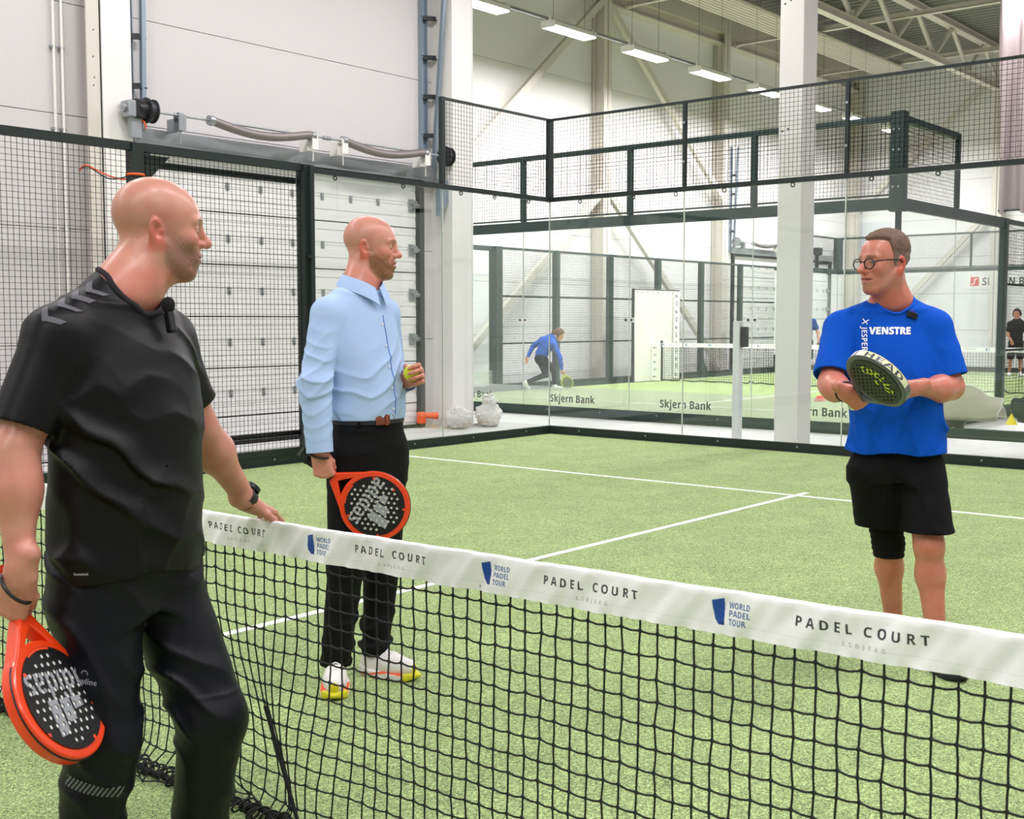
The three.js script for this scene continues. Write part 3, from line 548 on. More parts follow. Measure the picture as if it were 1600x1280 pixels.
{ // white post pad with a column of marks beside the far net
  const marks = (n, sz) => canvasTex(96, 768, (x, w, h) => { x.fillStyle = '#eeeeea'; x.fillRect(0, 0, w, h); x.fillStyle = '#3a3d40'; x.strokeStyle = '#3a3d40'; x.lineWidth = 7; for (let i = 0; i < n; i++) { const y = (i + 0.5) * h / n; if (i % 2) { x.beginPath(); x.arc(w / 2, y - sz * 0.3, sz * 0.55, 0, 7); x.stroke(); x.fillRect(w / 2 - sz * 0.5, y + sz * 0.5, sz, 6); } else { x.fillRect(w / 2 - sz * 0.7, y - sz * 0.5, sz * 0.55, sz); x.fillRect(w / 2, y - sz * 0.4, sz * 0.7, 6); x.fillRect(w / 2, y, sz * 0.7, 6); x.fillRect(w / 2, y + sz * 0.35, sz * 0.5, 6); } } });
  const pm = std({ map: marks(5, 34), roughness: 0.6 });
  const t = thing('post_pad', 'white pad with dark marks at the left post of the far net', 'pad');
  part('pad', rbx(0.2, 0.9, 0.12, 0.02, -11.2, 0.46, -22.05), M.whiteSteel, t); const p = new THREE.PlaneGeometry(0.17, 0.86); part('print', p.translate(-11.2, 0.46, -21.988), pm, t);
  // hanging white tarpaulin with a column of marks and eyelets
  const tp = thing('tarpaulin', 'white hanging tarpaulin with eyelets left of the far net', 'tarpaulin');
  const sh = new THREE.PlaneGeometry(1.95, 2.15, 40, 40), a = sh.attributes.position; for (let i = 0; i < a.count; i++) a.setZ(i, 0.015 * Math.sin(a.getX(i) * 9 + a.getY(i)) + 0.008 * Math.sin(a.getX(i) * 23));
  sh.computeVertexNormals(); const back = sh.clone(); sh.rotateY(Math.PI / 2); sh.translate(-11.3, 1.09, -22.25); back.rotateY(-Math.PI / 2); back.translate(-11.306, 1.09, -22.25);
  part('sheet', [sh, back], std({ color: 0xe9e8e1, roughness: 0.7 }), tp);
  const q = new THREE.PlaneGeometry(0.28, 2.1); q.rotateY(Math.PI / 2); part('print', q.translate(-11.272, 1.09, -23.05), std({ map: marks(11, 26), roughness: 0.7 }), tp);
  for (let k = 0; k < 9; k++) part('eyelet', new THREE.TorusGeometry(0.018, 0.006, 5, 10).rotateY(Math.PI / 2).translate(-11.275, 2.12, -21.35 - k * 0.22), M.galv, tp);
  part('frame_pole', [rod([-11.33, 0, -21.24], [-11.33, 2.2, -21.24], 0.035, 10), rod([-11.33, 2.18, -21.24], [-11.33, 2.18, -23.25], 0.02, 8)], M.dark, tp);
}
// ---------------------------------------------------------------- figures: distance fields meshed with surface nets
const A = { add: (a, b) => [a[0] + b[0], a[1] + b[1], a[2] + b[2]], sub: (a, b) => [a[0] - b[0], a[1] - b[1], a[2] - b[2]], mul: (a, s) => [a[0] * s, a[1] * s, a[2] * s], dot: (a, b) => a[0] * b[0] + a[1] * b[1] + a[2] * b[2], cross: (a, b) => [a[1] * b[2] - a[2] * b[1], a[2] * b[0] - a[0] * b[2], a[0] * b[1] - a[1] * b[0]], len: (a) => Math.hypot(a[0], a[1], a[2]), norm: (a) => { const l = Math.hypot(a[0], a[1], a[2]); return [a[0] / l, a[1] / l, a[2] / l]; }, mix: (a, b, t) => [a[0] + (b[0] - a[0]) * t, a[1] + (b[1] - a[1]) * t, a[2] + (b[2] - a[2]) * t] };
const sstep = (a, b, x) => { const t = Math.max(0, Math.min(1, (x - a) / (b - a))); return t * t * (3 - 2 * t); };
// gradient noise
const PERM = (() => { let s = 77; const q = () => { s = (s * 1664525 + 1013904223) >>> 0; return s / 4294967296; }; const p = Array.from({ length: 256 }, (_, i) => i); for (let i = 255; i > 0; i--) { const j = (q() * (i + 1)) | 0; [p[i], p[j]] = [p[j], p[i]]; } return new Uint8Array([...p, ...p]); })();
function noise3(x, y, z) {
  const X = Math.floor(x) & 255, Y = Math.floor(y) & 255, Z = Math.floor(z) & 255; x -= Math.floor(x); y -= Math.floor(y); z -= Math.floor(z);
  const f = (t) => t * t * t * (t * (t * 6 - 15) + 10), u = f(x), v = f(y), w = f(z), l = (t, a, b) => a + t * (b - a);
  const g = (h, x, y, z) => { h &= 15; const a = h < 8 ? x : y, b = h < 4 ? y : h === 12 || h === 14 ? x : z; return ((h & 1) ? -a : a) + ((h & 2) ? -b : b); };
  const P = PERM, a = P[X] + Y, aa = P[a] + Z, ab = P[a + 1] + Z, b = P[X + 1] + Y, ba = P[b] + Z, bb = P[b + 1] + Z;
  return l(w, l(v, l(u, g(P[aa], x, y, z), g(P[ba], x - 1, y, z)), l(u, g(P[ab], x, y - 1, z), g(P[bb], x - 1, y - 1, z))), l(v, l(u, g(P[aa + 1], x, y, z - 1), g(P[ba + 1], x - 1, y, z - 1)), l(u, g(P[ab + 1], x, y - 1, z - 1), g(P[bb + 1], x - 1, y - 1, z - 1))));
}
const smin = (a, b, k) => { const h = Math.max(k - Math.abs(a - b), 0) / k; return Math.min(a, b) - h * h * k * 0.25; };
const smax = (a, b, k) => -smin(-a, -b, k);
// primitives: each is { f(x,y,z), c (centre), r (bounding radius) }
function cone(a, b, ra, rb = ra) {
  const dx = b[0] - a[0], dy = b[1] - a[1], dz = b[2] - a[2], il = 1 / Math.max(1e-9, dx * dx + dy * dy + dz * dz);
  return { f: (x, y, z) => { const px = x - a[0], py = y - a[1], pz = z - a[2]; let t = (px * dx + py * dy + pz * dz) * il; t = t < 0 ? 0 : t > 1 ? 1 : t; const qx = px - dx * t, qy = py - dy * t, qz = pz - dz * t; return Math.sqrt(qx * qx + qy * qy + qz * qz) - (ra + (rb - ra) * t); }, c: A.mix(a, b, 0.5), r: Math.sqrt(1 / il) / 2 + Math.max(ra, rb) };
}
function ellip(c, R, F) {   // F: [X, Y, Z] axes
  F = F || [[1, 0, 0], [0, 1, 0], [0, 0, 1]]; const [X, Y, Z] = F;
  return { f: (x, y, z) => { const p = [x - c[0], y - c[1], z - c[2]]; const u = A.dot(p, X) / R[0], v = A.dot(p, Y) / R[1], w = A.dot(p, Z) / R[2]; const k0 = Math.sqrt(u * u + v * v + w * w), k1 = Math.sqrt(u * u / R[0] / R[0] + v * v / R[1] / R[1] + w * w / R[2] / R[2]); return k1 < 1e-9 ? -Math.min(...R) : k0 * (k0 - 1) / k1; }, c, r: Math.max(...R) };
}
// smooth union of primitives; items [prim, k]
function union(items) {
  return (x, y, z) => {
    let d = 1e9;
    for (const [p, k] of items) { if (p.r !== undefined) { const ex = x - p.c[0], ey = y - p.c[1], ez = z - p.c[2], q = Math.sqrt(ex * ex + ey * ey + ez * ez) - p.r; if (q > d + k) continue; } const e = p.f(x, y, z); d = k > 0 ? smin(d, e, k) : Math.min(d, e); }
    return d;
  };
}
// a lofted upright trunk: stations { c, s (person's left), a, f (front), k (back) } rising in y, joined by smooth curves
function loft(st, n = 2.3) {
  const N = st.length, ang = st.map((q) => Math.atan2(q.s[2], q.s[0])), ch = ['x', 'z', 'a', 'f', 'k', 'w'], v = st.map((q, i) => [q.c[0], q.c[2], q.a, q.f ?? q.b, q.k ?? q.b, ang[i]]), Y = st.map((q) => q.c[1]);
  const m = v.map((q, i) => q.map((_, k) => { const a = Math.max(0, i - 1), b = Math.min(N - 1, i + 1); return (v[b][k] - v[a][k]) / (Y[b] - Y[a]); }));
  const o = new Float64Array(6);
  return (x, y, z) => {
    const yy = Math.max(Y[0], Math.min(Y[N - 1], y)); let i = 0; while (i < N - 2 && yy > Y[i + 1]) i++;
    const H = Y[i + 1] - Y[i], t = (yy - Y[i]) / H, t2 = t * t, t3 = t2 * t, h0 = 2 * t3 - 3 * t2 + 1, h1 = t3 - 2 * t2 + t, h2 = -2 * t3 + 3 * t2, h3 = t3 - t2;
    for (let k = 0; k < 6; k++) o[k] = h0 * v[i][k] + h1 * H * m[i][k] + h2 * v[i + 1][k] + h3 * H * m[i + 1][k];
    const cs = Math.cos(o[5]), sn = Math.sin(o[5]), wx = x - o[0], wz = z - o[1], u = wx * cs + wz * sn, w = -wx * sn + wz * cs, q = -w;   // s x up = (-sz, 0, sx)
    const fr = -sn * wx + cs * wz, b = fr > 0 ? o[3] : o[4], a = o[2];
    const k = Math.pow(Math.pow(Math.abs(u) / a, n) + Math.pow(Math.abs(fr) / b, n), 1 / n);
    let e = (k - 1) * Math.min(a, b); const gl = Math.hypot(u / (a * a), fr / (b * b)); if (gl > 1e-6) { const k2 = Math.hypot(u / a, fr / b); e = 0.5 * e + 0.5 * (k2 - 1) * k2 / gl; }
    const ov = y - yy; return ov !== 0 ? Math.max(e, Math.abs(ov)) : e;
  };
}
// surface nets over the blocks the surface can touch; slack widens the block test for inexact fields
function netMesh(f, lo, hi, h, colour, slack = 1.5) {
  const B = 4, n = [0, 1, 2].map((i) => Math.ceil((hi[i] - lo[i]) / h / B) * B), nx = n[0] + 1, ny = n[1] + 1, nz = n[2] + 1;
  const G = new Float32Array(nx * ny * nz).fill(NaN), act = [], rad = B * h * 0.87 * slack;
  const id = (i, j, k) => (k * ny + j) * nx + i;
  for (let bk = 0; bk < n[2]; bk += B) for (let bj = 0; bj < n[1]; bj += B) for (let bi = 0; bi < n[0]; bi += B) {
    const d = f(lo[0] + (bi + B / 2) * h, lo[1] + (bj + B / 2) * h, lo[2] + (bk + B / 2) * h);
    if (Math.abs(d) > rad) continue; act.push([bi, bj, bk]);
    for (let k = bk; k <= bk + B; k++) for (let j = bj; j <= bj + B; j++) for (let i = bi; i <= bi + B; i++) { const q = id(i, j, k); if (G[q] !== G[q]) G[q] = f(lo[0] + i * h, lo[1] + j * h, lo[2] + k * h); }
  }
  const V = new Int32Array(nx * ny * nz).fill(-1), pos = [];
  const E = [[0, 1], [0, 2], [0, 4], [1, 3], [1, 5], [2, 3], [2, 6], [3, 7], [4, 5], [4, 6], [5, 7], [6, 7]], v = new Float64Array(8);
  for (const [bi, bj, bk] of act) for (let k = bk; k < bk + B; k++) for (let j = bj; j < bj + B; j++) for (let i = bi; i < bi + B; i++) {
    let m = 0; for (let c = 0; c < 8; c++) { v[c] = G[id(i + (c & 1), j + (c >> 1 & 1), k + (c >> 2))]; if (v[c] < 0) m |= 1 << c; }
    if (m === 0 || m === 255) continue;
    let X = 0, Y = 0, Z = 0, cnt = 0;
    for (const [a, b] of E) if ((v[a] < 0) !== (v[b] < 0)) { const t = v[a] / (v[a] - v[b]); X += (a & 1) + ((b & 1) - (a & 1)) * t; Y += (a >> 1 & 1) + ((b >> 1 & 1) - (a >> 1 & 1)) * t; Z += (a >> 2) + ((b >> 2) - (a >> 2)) * t; cnt++; }
    V[id(i, j, k)] = pos.length / 3; pos.push(lo[0] + (i + X / cnt) * h, lo[1] + (j + Y / cnt) * h, lo[2] + (k + Z / cnt) * h);
  }
  const idx = [], quad = (a, b, c, d, flip) => { if (a < 0 || b < 0 || c < 0 || d < 0) return; flip ? idx.push(a, b, c, a, c, d) : idx.push(a, c, b, a, d, c); };
  for (const [bi, bj, bk] of act) for (let k = bk; k < bk + B; k++) for (let j = bj; j < bj + B; j++) for (let i = bi; i < bi + B; i++) {
    const s = G[id(i, j, k)] < 0;
    if (j > 0 && k > 0 && s !== (G[id(i + 1, j, k)] < 0)) quad(V[id(i, j, k)], V[id(i, j - 1, k)], V[id(i, j - 1, k - 1)], V[id(i, j, k - 1)], s);
    if (i > 0 && k > 0 && s !== (G[id(i, j + 1, k)] < 0)) quad(V[id(i, j, k)], V[id(i, j, k - 1)], V[id(i - 1, j, k - 1)], V[id(i - 1, j, k)], s);
    if (i > 0 && j > 0 && s !== (G[id(i, j, k + 1)] < 0)) quad(V[id(i, j, k)], V[id(i - 1, j, k)], V[id(i - 1, j - 1, k)], V[id(i, j - 1, k)], s);
  }
  const g = new THREE.BufferGeometry(); g.setAttribute('position', new THREE.Float32BufferAttribute(pos, 3)); g.setIndex(idx); g.computeVertexNormals();
  if (colour) { const c = new Float32Array(pos.length); for (let i = 0; i < pos.length; i += 3) { const q = colour(pos[i], pos[i + 1], pos[i + 2]); c[i] = q[0]; c[i + 1] = q[1]; c[i + 2] = q[2]; } g.setAttribute('color', new THREE.BufferAttribute(c, 3)); }
  return g;
}
function joinIndexed(list) { return mergeGeometries(list, false); }
const boxOf = (pts, m) => { const lo = [1e9, 1e9, 1e9], hi = [-1e9, -1e9, -1e9]; for (const p of pts) for (let i = 0; i < 3; i++) { lo[i] = Math.min(lo[i], p[i] - m); hi[i] = Math.max(hi[i], p[i] + m); } return [lo, hi]; };
const lin = (hex) => { const c = new THREE.Color(hex); return [c.r, c.g, c.b]; };
// ---- head: local frame X = person's left, Y = up, Z = forward, metres; o: shape options
function headField(o) {
  const w = o.w ?? 1, ns = o.nose ?? 1, jw = o.jaw ?? 1, ch = o.chin ?? 0;
  const cran = ellip([0, 0.042, -0.014], [0.0765 * w, 0.088, 0.0985]), fore = ellip([0, 0.036, 0.034], [0.062 * w, 0.062, 0.062]), face = ellip([0, -0.03, 0.026], [0.063 * w, 0.088, 0.07]);
  const jaw = cone([0.052 * jw, -0.05, 0.002], [0.02 * jw, -0.1 + ch, 0.064], 0.021, 0.019), chin = ellip([0, -0.103 + ch, 0.071], [0.026, 0.019, 0.02]);
  const cheek = ellip([0.042, -0.022, 0.062], [0.022, 0.019, 0.022]), brow = cone([0.01, 0.026, 0.094], [0.045, 0.025, 0.079], 0.0095, 0.009);
  const nb = cone([0, 0.016, 0.095], [0, -0.026, 0.093 + 0.026 * ns], 0.0085, 0.0125), tip = ellip([0, -0.027, 0.096 + 0.025 * ns], [0.0125, 0.0105, 0.0125]), ala = ellip([0.0125, -0.031, 0.103], [0.0085, 0.0085, 0.0115]);
  const mz = ellip([0, -0.063, 0.083], [0.032, 0.026, 0.02]), lu = cone([0.021, -0.061, 0.0915], [0, -0.0575, 0.1025], 0.0042, 0.006), ll = cone([0.018, -0.0685, 0.0915], [0, -0.0705, 0.1], 0.0045, 0.0068), slit = cone([0.026, -0.0635, 0.092], [0, -0.0638, 0.108], 0.0022 + (o.open || 0), 0.0028 + (o.open || 0) * 1.6);
  const sock = ellip([0.032, 0.006, 0.106], [0.019, 0.0145, 0.019]), lid = ellip([0.0315, 0.005, 0.0795], [0.0158, 0.0145, 0.0148]), eye = ellip([0.0315, 0.0045, 0.094], [0.0125, (o.eye ?? 0.0052), 0.012]);
  const ea = Math.sin(0.42), ec = Math.cos(0.42), ta = Math.sin(0.2), tc = Math.cos(0.2);
  const EF = [[ec, 0, -ea], [ea * ta, tc, ec * ta], [ea * tc, -ta, ec * tc]].map((q) => A.norm(q));
  // the ear stands off the skull along its rear edge
  const eX = A.norm([ec, 0, ea]), eY = A.norm([0, tc, -ta]), eZ0 = A.norm(A.cross(eX, eY)), eF = [eX, A.cross(eZ0, eX), eZ0];
  const EC = [0.0775 * w, -0.006, -0.016];
  const eo = (x, y, z) => A.add(EC, A.add(A.mul(eF[0], x), A.add(A.mul(eF[1], y), A.mul(eF[2], z))));
  const ear = ellip(EC, [0.0095, 0.0335, 0.0195], eF), conc = ellip(eo(0.0085, 0.0, 0.002), [0.0085, 0.019, 0.0105], eF), scaph = ellip(eo(0.0095, 0.014, -0.003), [0.005, 0.013, 0.011], eF), lobe = ellip(eo(0.001, -0.027, 0.006), [0.007, 0.011, 0.009], eF), tragus = ellip(eo(0.003, -0.003, 0.0125), [0.006, 0.007, 0.005], eF);
  return (x, y, z) => {
    const X = Math.abs(x);
    let d = smin(cran.f(x, y, z), face.f(x, y, z), 0.035); d = smin(d, fore.f(x, y, z), 0.03);
    if (d < 0.06) {
      d = smin(d, jaw.f(X, y, z), 0.03); d = smin(d, chin.f(x, y, z), 0.022); d = smin(d, cheek.f(X, y, z), 0.028); d = smin(d, brow.f(X, y, z), 0.016);
      d = smax(d, -sock.f(X, y, z), 0.02);
      d = smin(d, mz.f(x, y, z), 0.02); d = smin(d, nb.f(x, y, z), 0.014); d = smin(d, tip.f(x, y, z), 0.008); d = smin(d, ala.f(X, y, z), 0.007);
      d = smin(d, lu.f(X, y, z), 0.006); d = smin(d, ll.f(X, y, z), 0.006); d = smax(d, -slit.f(X, y, z), 0.004);
      d = smin(d, lid.f(X, y, z), 0.006); d = smax(d, -eye.f(X, y, z), 0.002);
      let e = ear.f(X, y, z); if (e < 0.05) { e = smax(e, -conc.f(X, y, z), 0.005); e = smax(e, -scaph.f(X, y, z), 0.004); e = smin(e, lobe.f(X, y, z), 0.008); e = smin(e, tragus.f(X, y, z), 0.006); d = smin(d, e, 0.008); }
    }
    return d;
  };
}
function frameOf(fwd, up = [0, 1, 0], roll = 0) { const Z = A.norm(fwd); let X = A.norm(A.cross(up, Z)); let Y = A.cross(Z, X); if (roll) { const c = Math.cos(roll), s = Math.sin(roll), X2 = A.add(A.mul(X, c), A.mul(Y, s)); Y = A.sub(A.mul(Y, c), A.mul(X, s)); X = X2; } return [X, Y, Z]; }
const toLocal = (F, o, s) => (x, y, z) => { const p = [(x - o[0]) / s, (y - o[1]) / s, (z - o[2]) / s]; return [A.dot(p, F[0]), A.dot(p, F[1]), A.dot(p, F[2])]; };
const toWorld = (F, o, s, q) => A.add(o, A.add(A.mul(F[0], q[0] * s), A.add(A.mul(F[1], q[1] * s), A.mul(F[2], q[2] * s))));
// ---- hand: W wrist, F = [T, Y, N]: T towards the thumb side, Y along the fingers, N out of the palm
// curls: per finger (index..little) [knuckle, middle, end] in degrees; thumb: array of three local points
function handPrims(W, F, curls, thumb, s = 1, spread = 1) {
  const L = (x, y, z) => toWorld(F, W, s, [x, y, z]), out = [], base = [[0.030, 0.092], [0.0105, 0.097], [-0.0105, 0.093], [-0.0295, 0.083]], len = [[0.043, 0.026, 0.021], [0.047, 0.03, 0.022], [0.044, 0.028, 0.022], [0.035, 0.021, 0.02]], rad = [[0.0100, 0.0092, 0.0082, 0.007], [0.0102, 0.0094, 0.0084, 0.0072], [0.0098, 0.009, 0.008, 0.0068], [0.0088, 0.008, 0.0072, 0.0062]];
  const palm = [];
  for (let i = 0; i < 4; i++) palm.push([cone(L(base[i][0] * 0.62, 0.0, 0), L(base[i][0], base[i][1] - 0.006, -0.001), 0.0165 * s, 0.0115 * s), 0.016 * s]);
  palm.push([ellip(L(0.022, 0.035, 0.01), [0.016 * s, 0.028 * s, 0.014 * s], F), 0.014 * s]); palm.push([ellip(L(-0.022, 0.036, 0.009), [0.013 * s, 0.03 * s, 0.012 * s], F), 0.014 * s]);
  palm.push([cone(L(0, -0.05, 0), L(0, 0.012, 0), 0.025 * s, 0.024 * s), 0.02 * s]);
  const chains = [];
  for (let i = 0; i < 4; i++) {
    let p = [base[i][0], base[i][1] - 0.004, 0], ang = 0; const sp = (1.5 - i) * 0.05 * spread, ch = [];
    for (let j = 0; j < 3; j++) { ang += curls[i][j] * Math.PI / 180; const l = len[i][j]; const q = [p[0] + Math.sin(sp) * Math.cos(ang) * l, p[1] + Math.cos(sp) * Math.cos(ang) * l, p[2] + Math.sin(ang) * l]; ch.push([cone(L(...p), L(...q), rad[i][j] * s, rad[i][j + 1] * s), 0.004 * s]); p = q; }
    chains.push(union(ch));
  }
  { const t = thumb, rt = [0.0135, 0.0115, 0.0102, 0.0082]; const ch = []; for (let j = 0; j < 3; j++) ch.push([cone(L(...t[j]), L(...t[j + 1]), rt[j] * s, rt[j + 1] * s), 0.006 * s]); chains.push(union(ch)); }
  const pf = union(palm), c = L(0, 0.07, 0.01);
  return { f: (x, y, z) => { let e = 1e9; const ex = x - c[0], ey = y - c[1], ez = z - c[2]; if (ex * ex + ey * ey + ez * ez > 0.09) return Math.sqrt(ex * ex + ey * ey + ez * ez) - 0.16; for (const q of chains) e = Math.min(e, q(x, y, z)); return smin(pf(x, y, z), e, 0.007 * s); }, c, r: 0.16 * s, L };
}
// cloth folds: warped directional creases, amplitude in metres (ridges out, soft valleys between)
function folds(p, dir, freq, amp, ph = 0) { const w = noise3(p[0] * 4 + ph, p[1] * 4, p[2] * 4) * 2.6 + noise3(p[0] * 9, p[1] * 9 + ph, p[2] * 9) * 0.9; const s = 1 - Math.abs(Math.sin(A.dot(p, dir) * freq * 0.5 + w)); return -amp * (s * s * (1.6 - 0.6 * s) - 0.25) * Math.max(0, 0.45 + 1.5 * noise3(p[0] * 3.1 + ph * 2, p[1] * 3.1, p[2] * 3.1 + ph)); }
// ---------------------------------------------------------------- people
const skinMat = phy({ vertexColors: true, roughness: 0.45, specularIntensity: 0.7, clearcoat: 0.3, clearcoatRoughness: 0.28 });
const eyeMat = phy({ vertexColors: true, roughness: 0.12, clearcoat: 0.6 });
const cloth = (c, o = {}) => phy({ color: c, roughness: 0.85, specularIntensity: 0.35, ...o });
const hf = (T, Y, left) => { const t = A.norm(T), y = A.norm(A.sub(Y, A.mul(t, A.dot(Y, t)))), n = left ? A.cross(y, t) : A.cross(t, y); return [t, y, n]; };
const RGT = [0.7675, 0, -0.641], FWD = [-0.641, 0, -0.7675], UPV = [0, 1, 0];
const mixd = (r, u, f) => [RGT[0] * r + FWD[0] * f, u, RGT[2] * r + FWD[2] * f];   // metres to the hall's north-east, up, north-west
const GRIP = [[78, 82, 45], [82, 84, 45], [84, 84, 45], [84, 82, 45]], GRIP_THUMB = [[0.02, 0.018, 0.008], [0.036, 0.043, 0.02], [0.034, 0.07, 0.036], [0.014, 0.088, 0.044]];
function skinTone(base, red) { return (x, y, z, k = 0) => { const n = 1 + 0.05 * noise3(x * 40, y * 40, z * 40) + 0.05 * noise3(x * 13, y * 13, z * 13), r = Math.max(0, Math.min(1, k + 0.25 * noise3(x * 22 + 9, y * 22, z * 22))); return [0, 1, 2].map((i) => (base[i] + (red[i] - base[i]) * r) * n); }; }
// o: see the three calls below. All positions are in the hall's metres.
function buildPerson(o) {
  const base = o.base, P = thing('person', o.label, 'person', null, base), J = o.joints;
  const put = (name, g, mat, par = P) => { g.translate(-base[0], -base[1], -base[2]); return part(name, g, mat, par); };
  const tone = skinTone(o.skin, o.skinRed);
  // head and neck
  const HF = frameOf(o.look, o.tilt || UPV), hs = o.headScale, hl = toLocal(HF, J.head, hs), hfld = headField(o.head);
  const beard = o.beard;
  const headF = { f: (x, y, z) => { const q = hl(x, y, z); let d = hfld(q[0], q[1], q[2]); if (beard && d < 0.02) { const b = beard(q); if (b > 0.05) d -= b * (0.003 + 0.0022 * noise3(q[0] * 260, q[1] * 130, q[2] * 260)); } return d * hs; }, c: J.head, r: 0.16 * hs };
  const nb = J.neck, nt = toWorld(HF, J.head, hs, [0, -0.055, -0.028]), nf = toWorld(HF, J.head, hs, [0, -0.085, 0.012]);
  const nr = o.neckR || 0.058;
  const neckItems = [[headF, 0], [cone(nt, nb, nr, nr * 1.1), 0.03], [cone(nf, A.add(nb, A.mul(o.chestDir, 0.026)), nr * 0.72, nr * 0.7), 0.03]];
  for (const s of ['R', 'L']) { neckItems.push([cone(A.mix(nt, nb, 0.75), A.mix(nb, J[s + 'sh'], 0.75), 0.045, 0.04), 0.05]); const sv = A.mul(A.sub(J[s + 'sh'], nb), 0.1); neckItems.push([cone(A.add(toWorld(HF, J.head, hs, [s === 'L' ? 0.058 : -0.058, -0.045, -0.012]), [0, 0, 0]), A.add(A.add(nb, A.mul(o.chestDir, 0.05)), A.mul(sv, 0.4)), 0.02, 0.014), 0.025]); }
  if (o.upperChest) neckItems.push([ellip(o.upperChest, [0.05, 0.035, 0.05]), 0.04]);
  const neckF = union(neckItems);
  const headCol = (x, y, z) => {
    const q = hl(x, y, z), X = Math.abs(q[0]); let k = o.flush || 0;
    k += 0.55 * Math.exp(-((q[0]) ** 2 + (q[1] + 0.028) ** 2 + (q[2] - 0.118) ** 2) / 0.0004);             // nose
    k += 0.45 * Math.exp(-((X - 0.045) ** 2 + (q[1] + 0.025) ** 2 + (q[2] - 0.075) ** 2) / 0.0007);          // cheeks
    k += 0.7 * sstep(0.0745, 0.082, X) * sstep(0.045, 0.03, q[1]) * sstep(-0.065, -0.045, q[1]) * sstep(0.025, 0.008, q[2]);   // ears
    k += 0.3 * sstep(-0.07, -0.12, q[1]);
    let c = tone(x, y, z, k);
    const mixc = (t, a) => { c = c.map((v, i) => v + (t[i] - v) * a); };
    const lip = Math.exp(-(((q[1] + 0.064) / 0.0085) ** 2)) * (X < 0.025 ? 1 : 0) * sstep(0.088, 0.094, q[2]); if (lip > 0.2) mixc(o.lips, Math.min(0.75, lip));
    if (Math.abs(q[1] + 0.0635) < 0.0022 && X < 0.024 && q[2] > 0.088) mixc([0.12, 0.03, 0.025], 0.7);
    if (o.stubble) { const s = o.stubble(q); if (s > 0) mixc(o.stubbleCol, s * (0.75 + 0.5 * noise3(x * 300, y * 300, z * 300))); }
    if (beard) { const b = beard(q); if (b > 0) { const n = 0.5 + 0.5 * noise3(q[0] * 240, q[1] * 120, q[2] * 240); mixc(A.mix(o.beardCol[0], o.beardCol[1], n), Math.min(0.95, b * (0.7 + 0.6 * n))); } }
    const bw = Math.exp(-((((q[1] - (o.browY ?? 0.029)) + 0.10 * Math.max(0, X - 0.035)) / 0.0045) ** 2)) * sstep(0.010, 0.016, X) * (1 - sstep(0.046, 0.056, X)) * (q[2] > 0.055 ? 1 : 0); if (bw > 0.15) mixc(o.browCol, bw * 0.8);
    if (Math.hypot((X - 0.0315) / 1.3, (q[1] - 0.0045)) < 0.0098 && q[2] > 0.08) mixc([0.22, 0.09, 0.07], 0.45);
    return c;
  };
  const hb = boxOf([toWorld(HF, J.head, hs, [0, 0, 0])], 0.165 * hs), nbB = boxOf([nb], 0.1);
  const lo = [Math.min(hb[0][0], nb[0] - 0.15), nb[1] - 0.15, Math.min(hb[0][2], nb[2] - 0.15)], hi = [Math.max(hb[1][0], nb[0] + 0.15), hb[1][1], Math.max(hb[1][2], nb[2] + 0.15)];
  const pieces = [netMesh(neckF, lo, hi, o.headCell || 0.0026, headCol, 1.5)];
  // arms and hands
  const handTone = (x, y, z) => tone(x, y, z, (o.flush || 0) + 0.15);
  for (const s of ['R', 'L']) {
    const a = o.arm, sh = J[s + 'sh'], el = J[s + 'el'], wr = J[s + 'wr'], h = o.hands[s], hp = handPrims(wr, h.F, h.curls, h.thumb, o.handScale || 1, h.spread ?? 1);
    const fm = A.mix(el, wr, 0.3), fr = A.mix(el, wr, 0.9), bow = o.bow || [0, 0, 0];
    const items = [[cone(A.mix(sh, el, 0.1), el, a[0], a[1]), 0.02], [cone(el, A.add(fm, A.mul(bow, 0.01)), a[1] * 1.0, a[2]), 0.05], [cone(A.add(fm, A.mul(bow, 0.01)), fr, a[2], a[3]), 0.05], [ellip(A.mix(sh, el, 0.55), [a[0] * 1.02, a[0] * 1.3, a[0] * 1.02]), 0.04], [hp, 0.02]];
    const f = union(items), bb = boxOf([A.mix(sh, el, o.armFrom ?? 0.35), el, wr, hp.L(0, 0.1, 0.02), hp.L(0.03, 0.16, 0.04), hp.L(-0.03, 0.16, 0.04), hp.L(0, 0.1, 0.09)], 0.06);
    pieces.push(netMesh(f, bb[0], bb[1], o.armCell || 0.0032, handTone, 1.5));
  }
  // legs (bare or under cloth) and trunk
  const lg = o.leg, hipc = A.mix(J.Rhip, J.Lhip, 0.5), items = [];
  for (const s of ['R', 'L']) { const H = J[s + 'hip'], K = J[s + 'kn'], N = J[s + 'an']; items.push([cone(H, K, lg[0], lg[1]), 0.03]); const back = A.mul(o.legBack || A.mul(o.chestDir, -1), 0.02); items.push([cone(K, A.add(A.mix(K, N, 0.3), back), lg[1] * 0.95, lg[2]), 0.03]); items.push([cone(A.add(A.mix(K, N, 0.3), back), N, lg[2], lg[3]), 0.04]); items.push([ellip(A.add(K, A.mul(o.chestDir, 0.018)), [lg[1] * 0.75, lg[1] * 0.95, lg[1] * 0.75]), 0.02]); const toe = o.feet[s]; items.push([cone(A.add(N, [0, -0.04, 0]), A.add(A.add(N, A.mul(toe, 0.1)), [0, -0.06, 0]), 0.03, 0.025), 0.03]); }
  const trunk = loft([{ c: A.add(hipc, [0, -0.05, 0]), s: o.side, a: 0.145, b: 0.1 }, { c: A.mix(hipc, nb, 0.5), s: o.sideTop || o.side, a: 0.135, b: 0.095 }, { c: A.mix(hipc, nb, 0.9), s: o.sideTop || o.side, a: 0.13, b: 0.085 }]);
  items.push([{ f: trunk }, 0.03]);
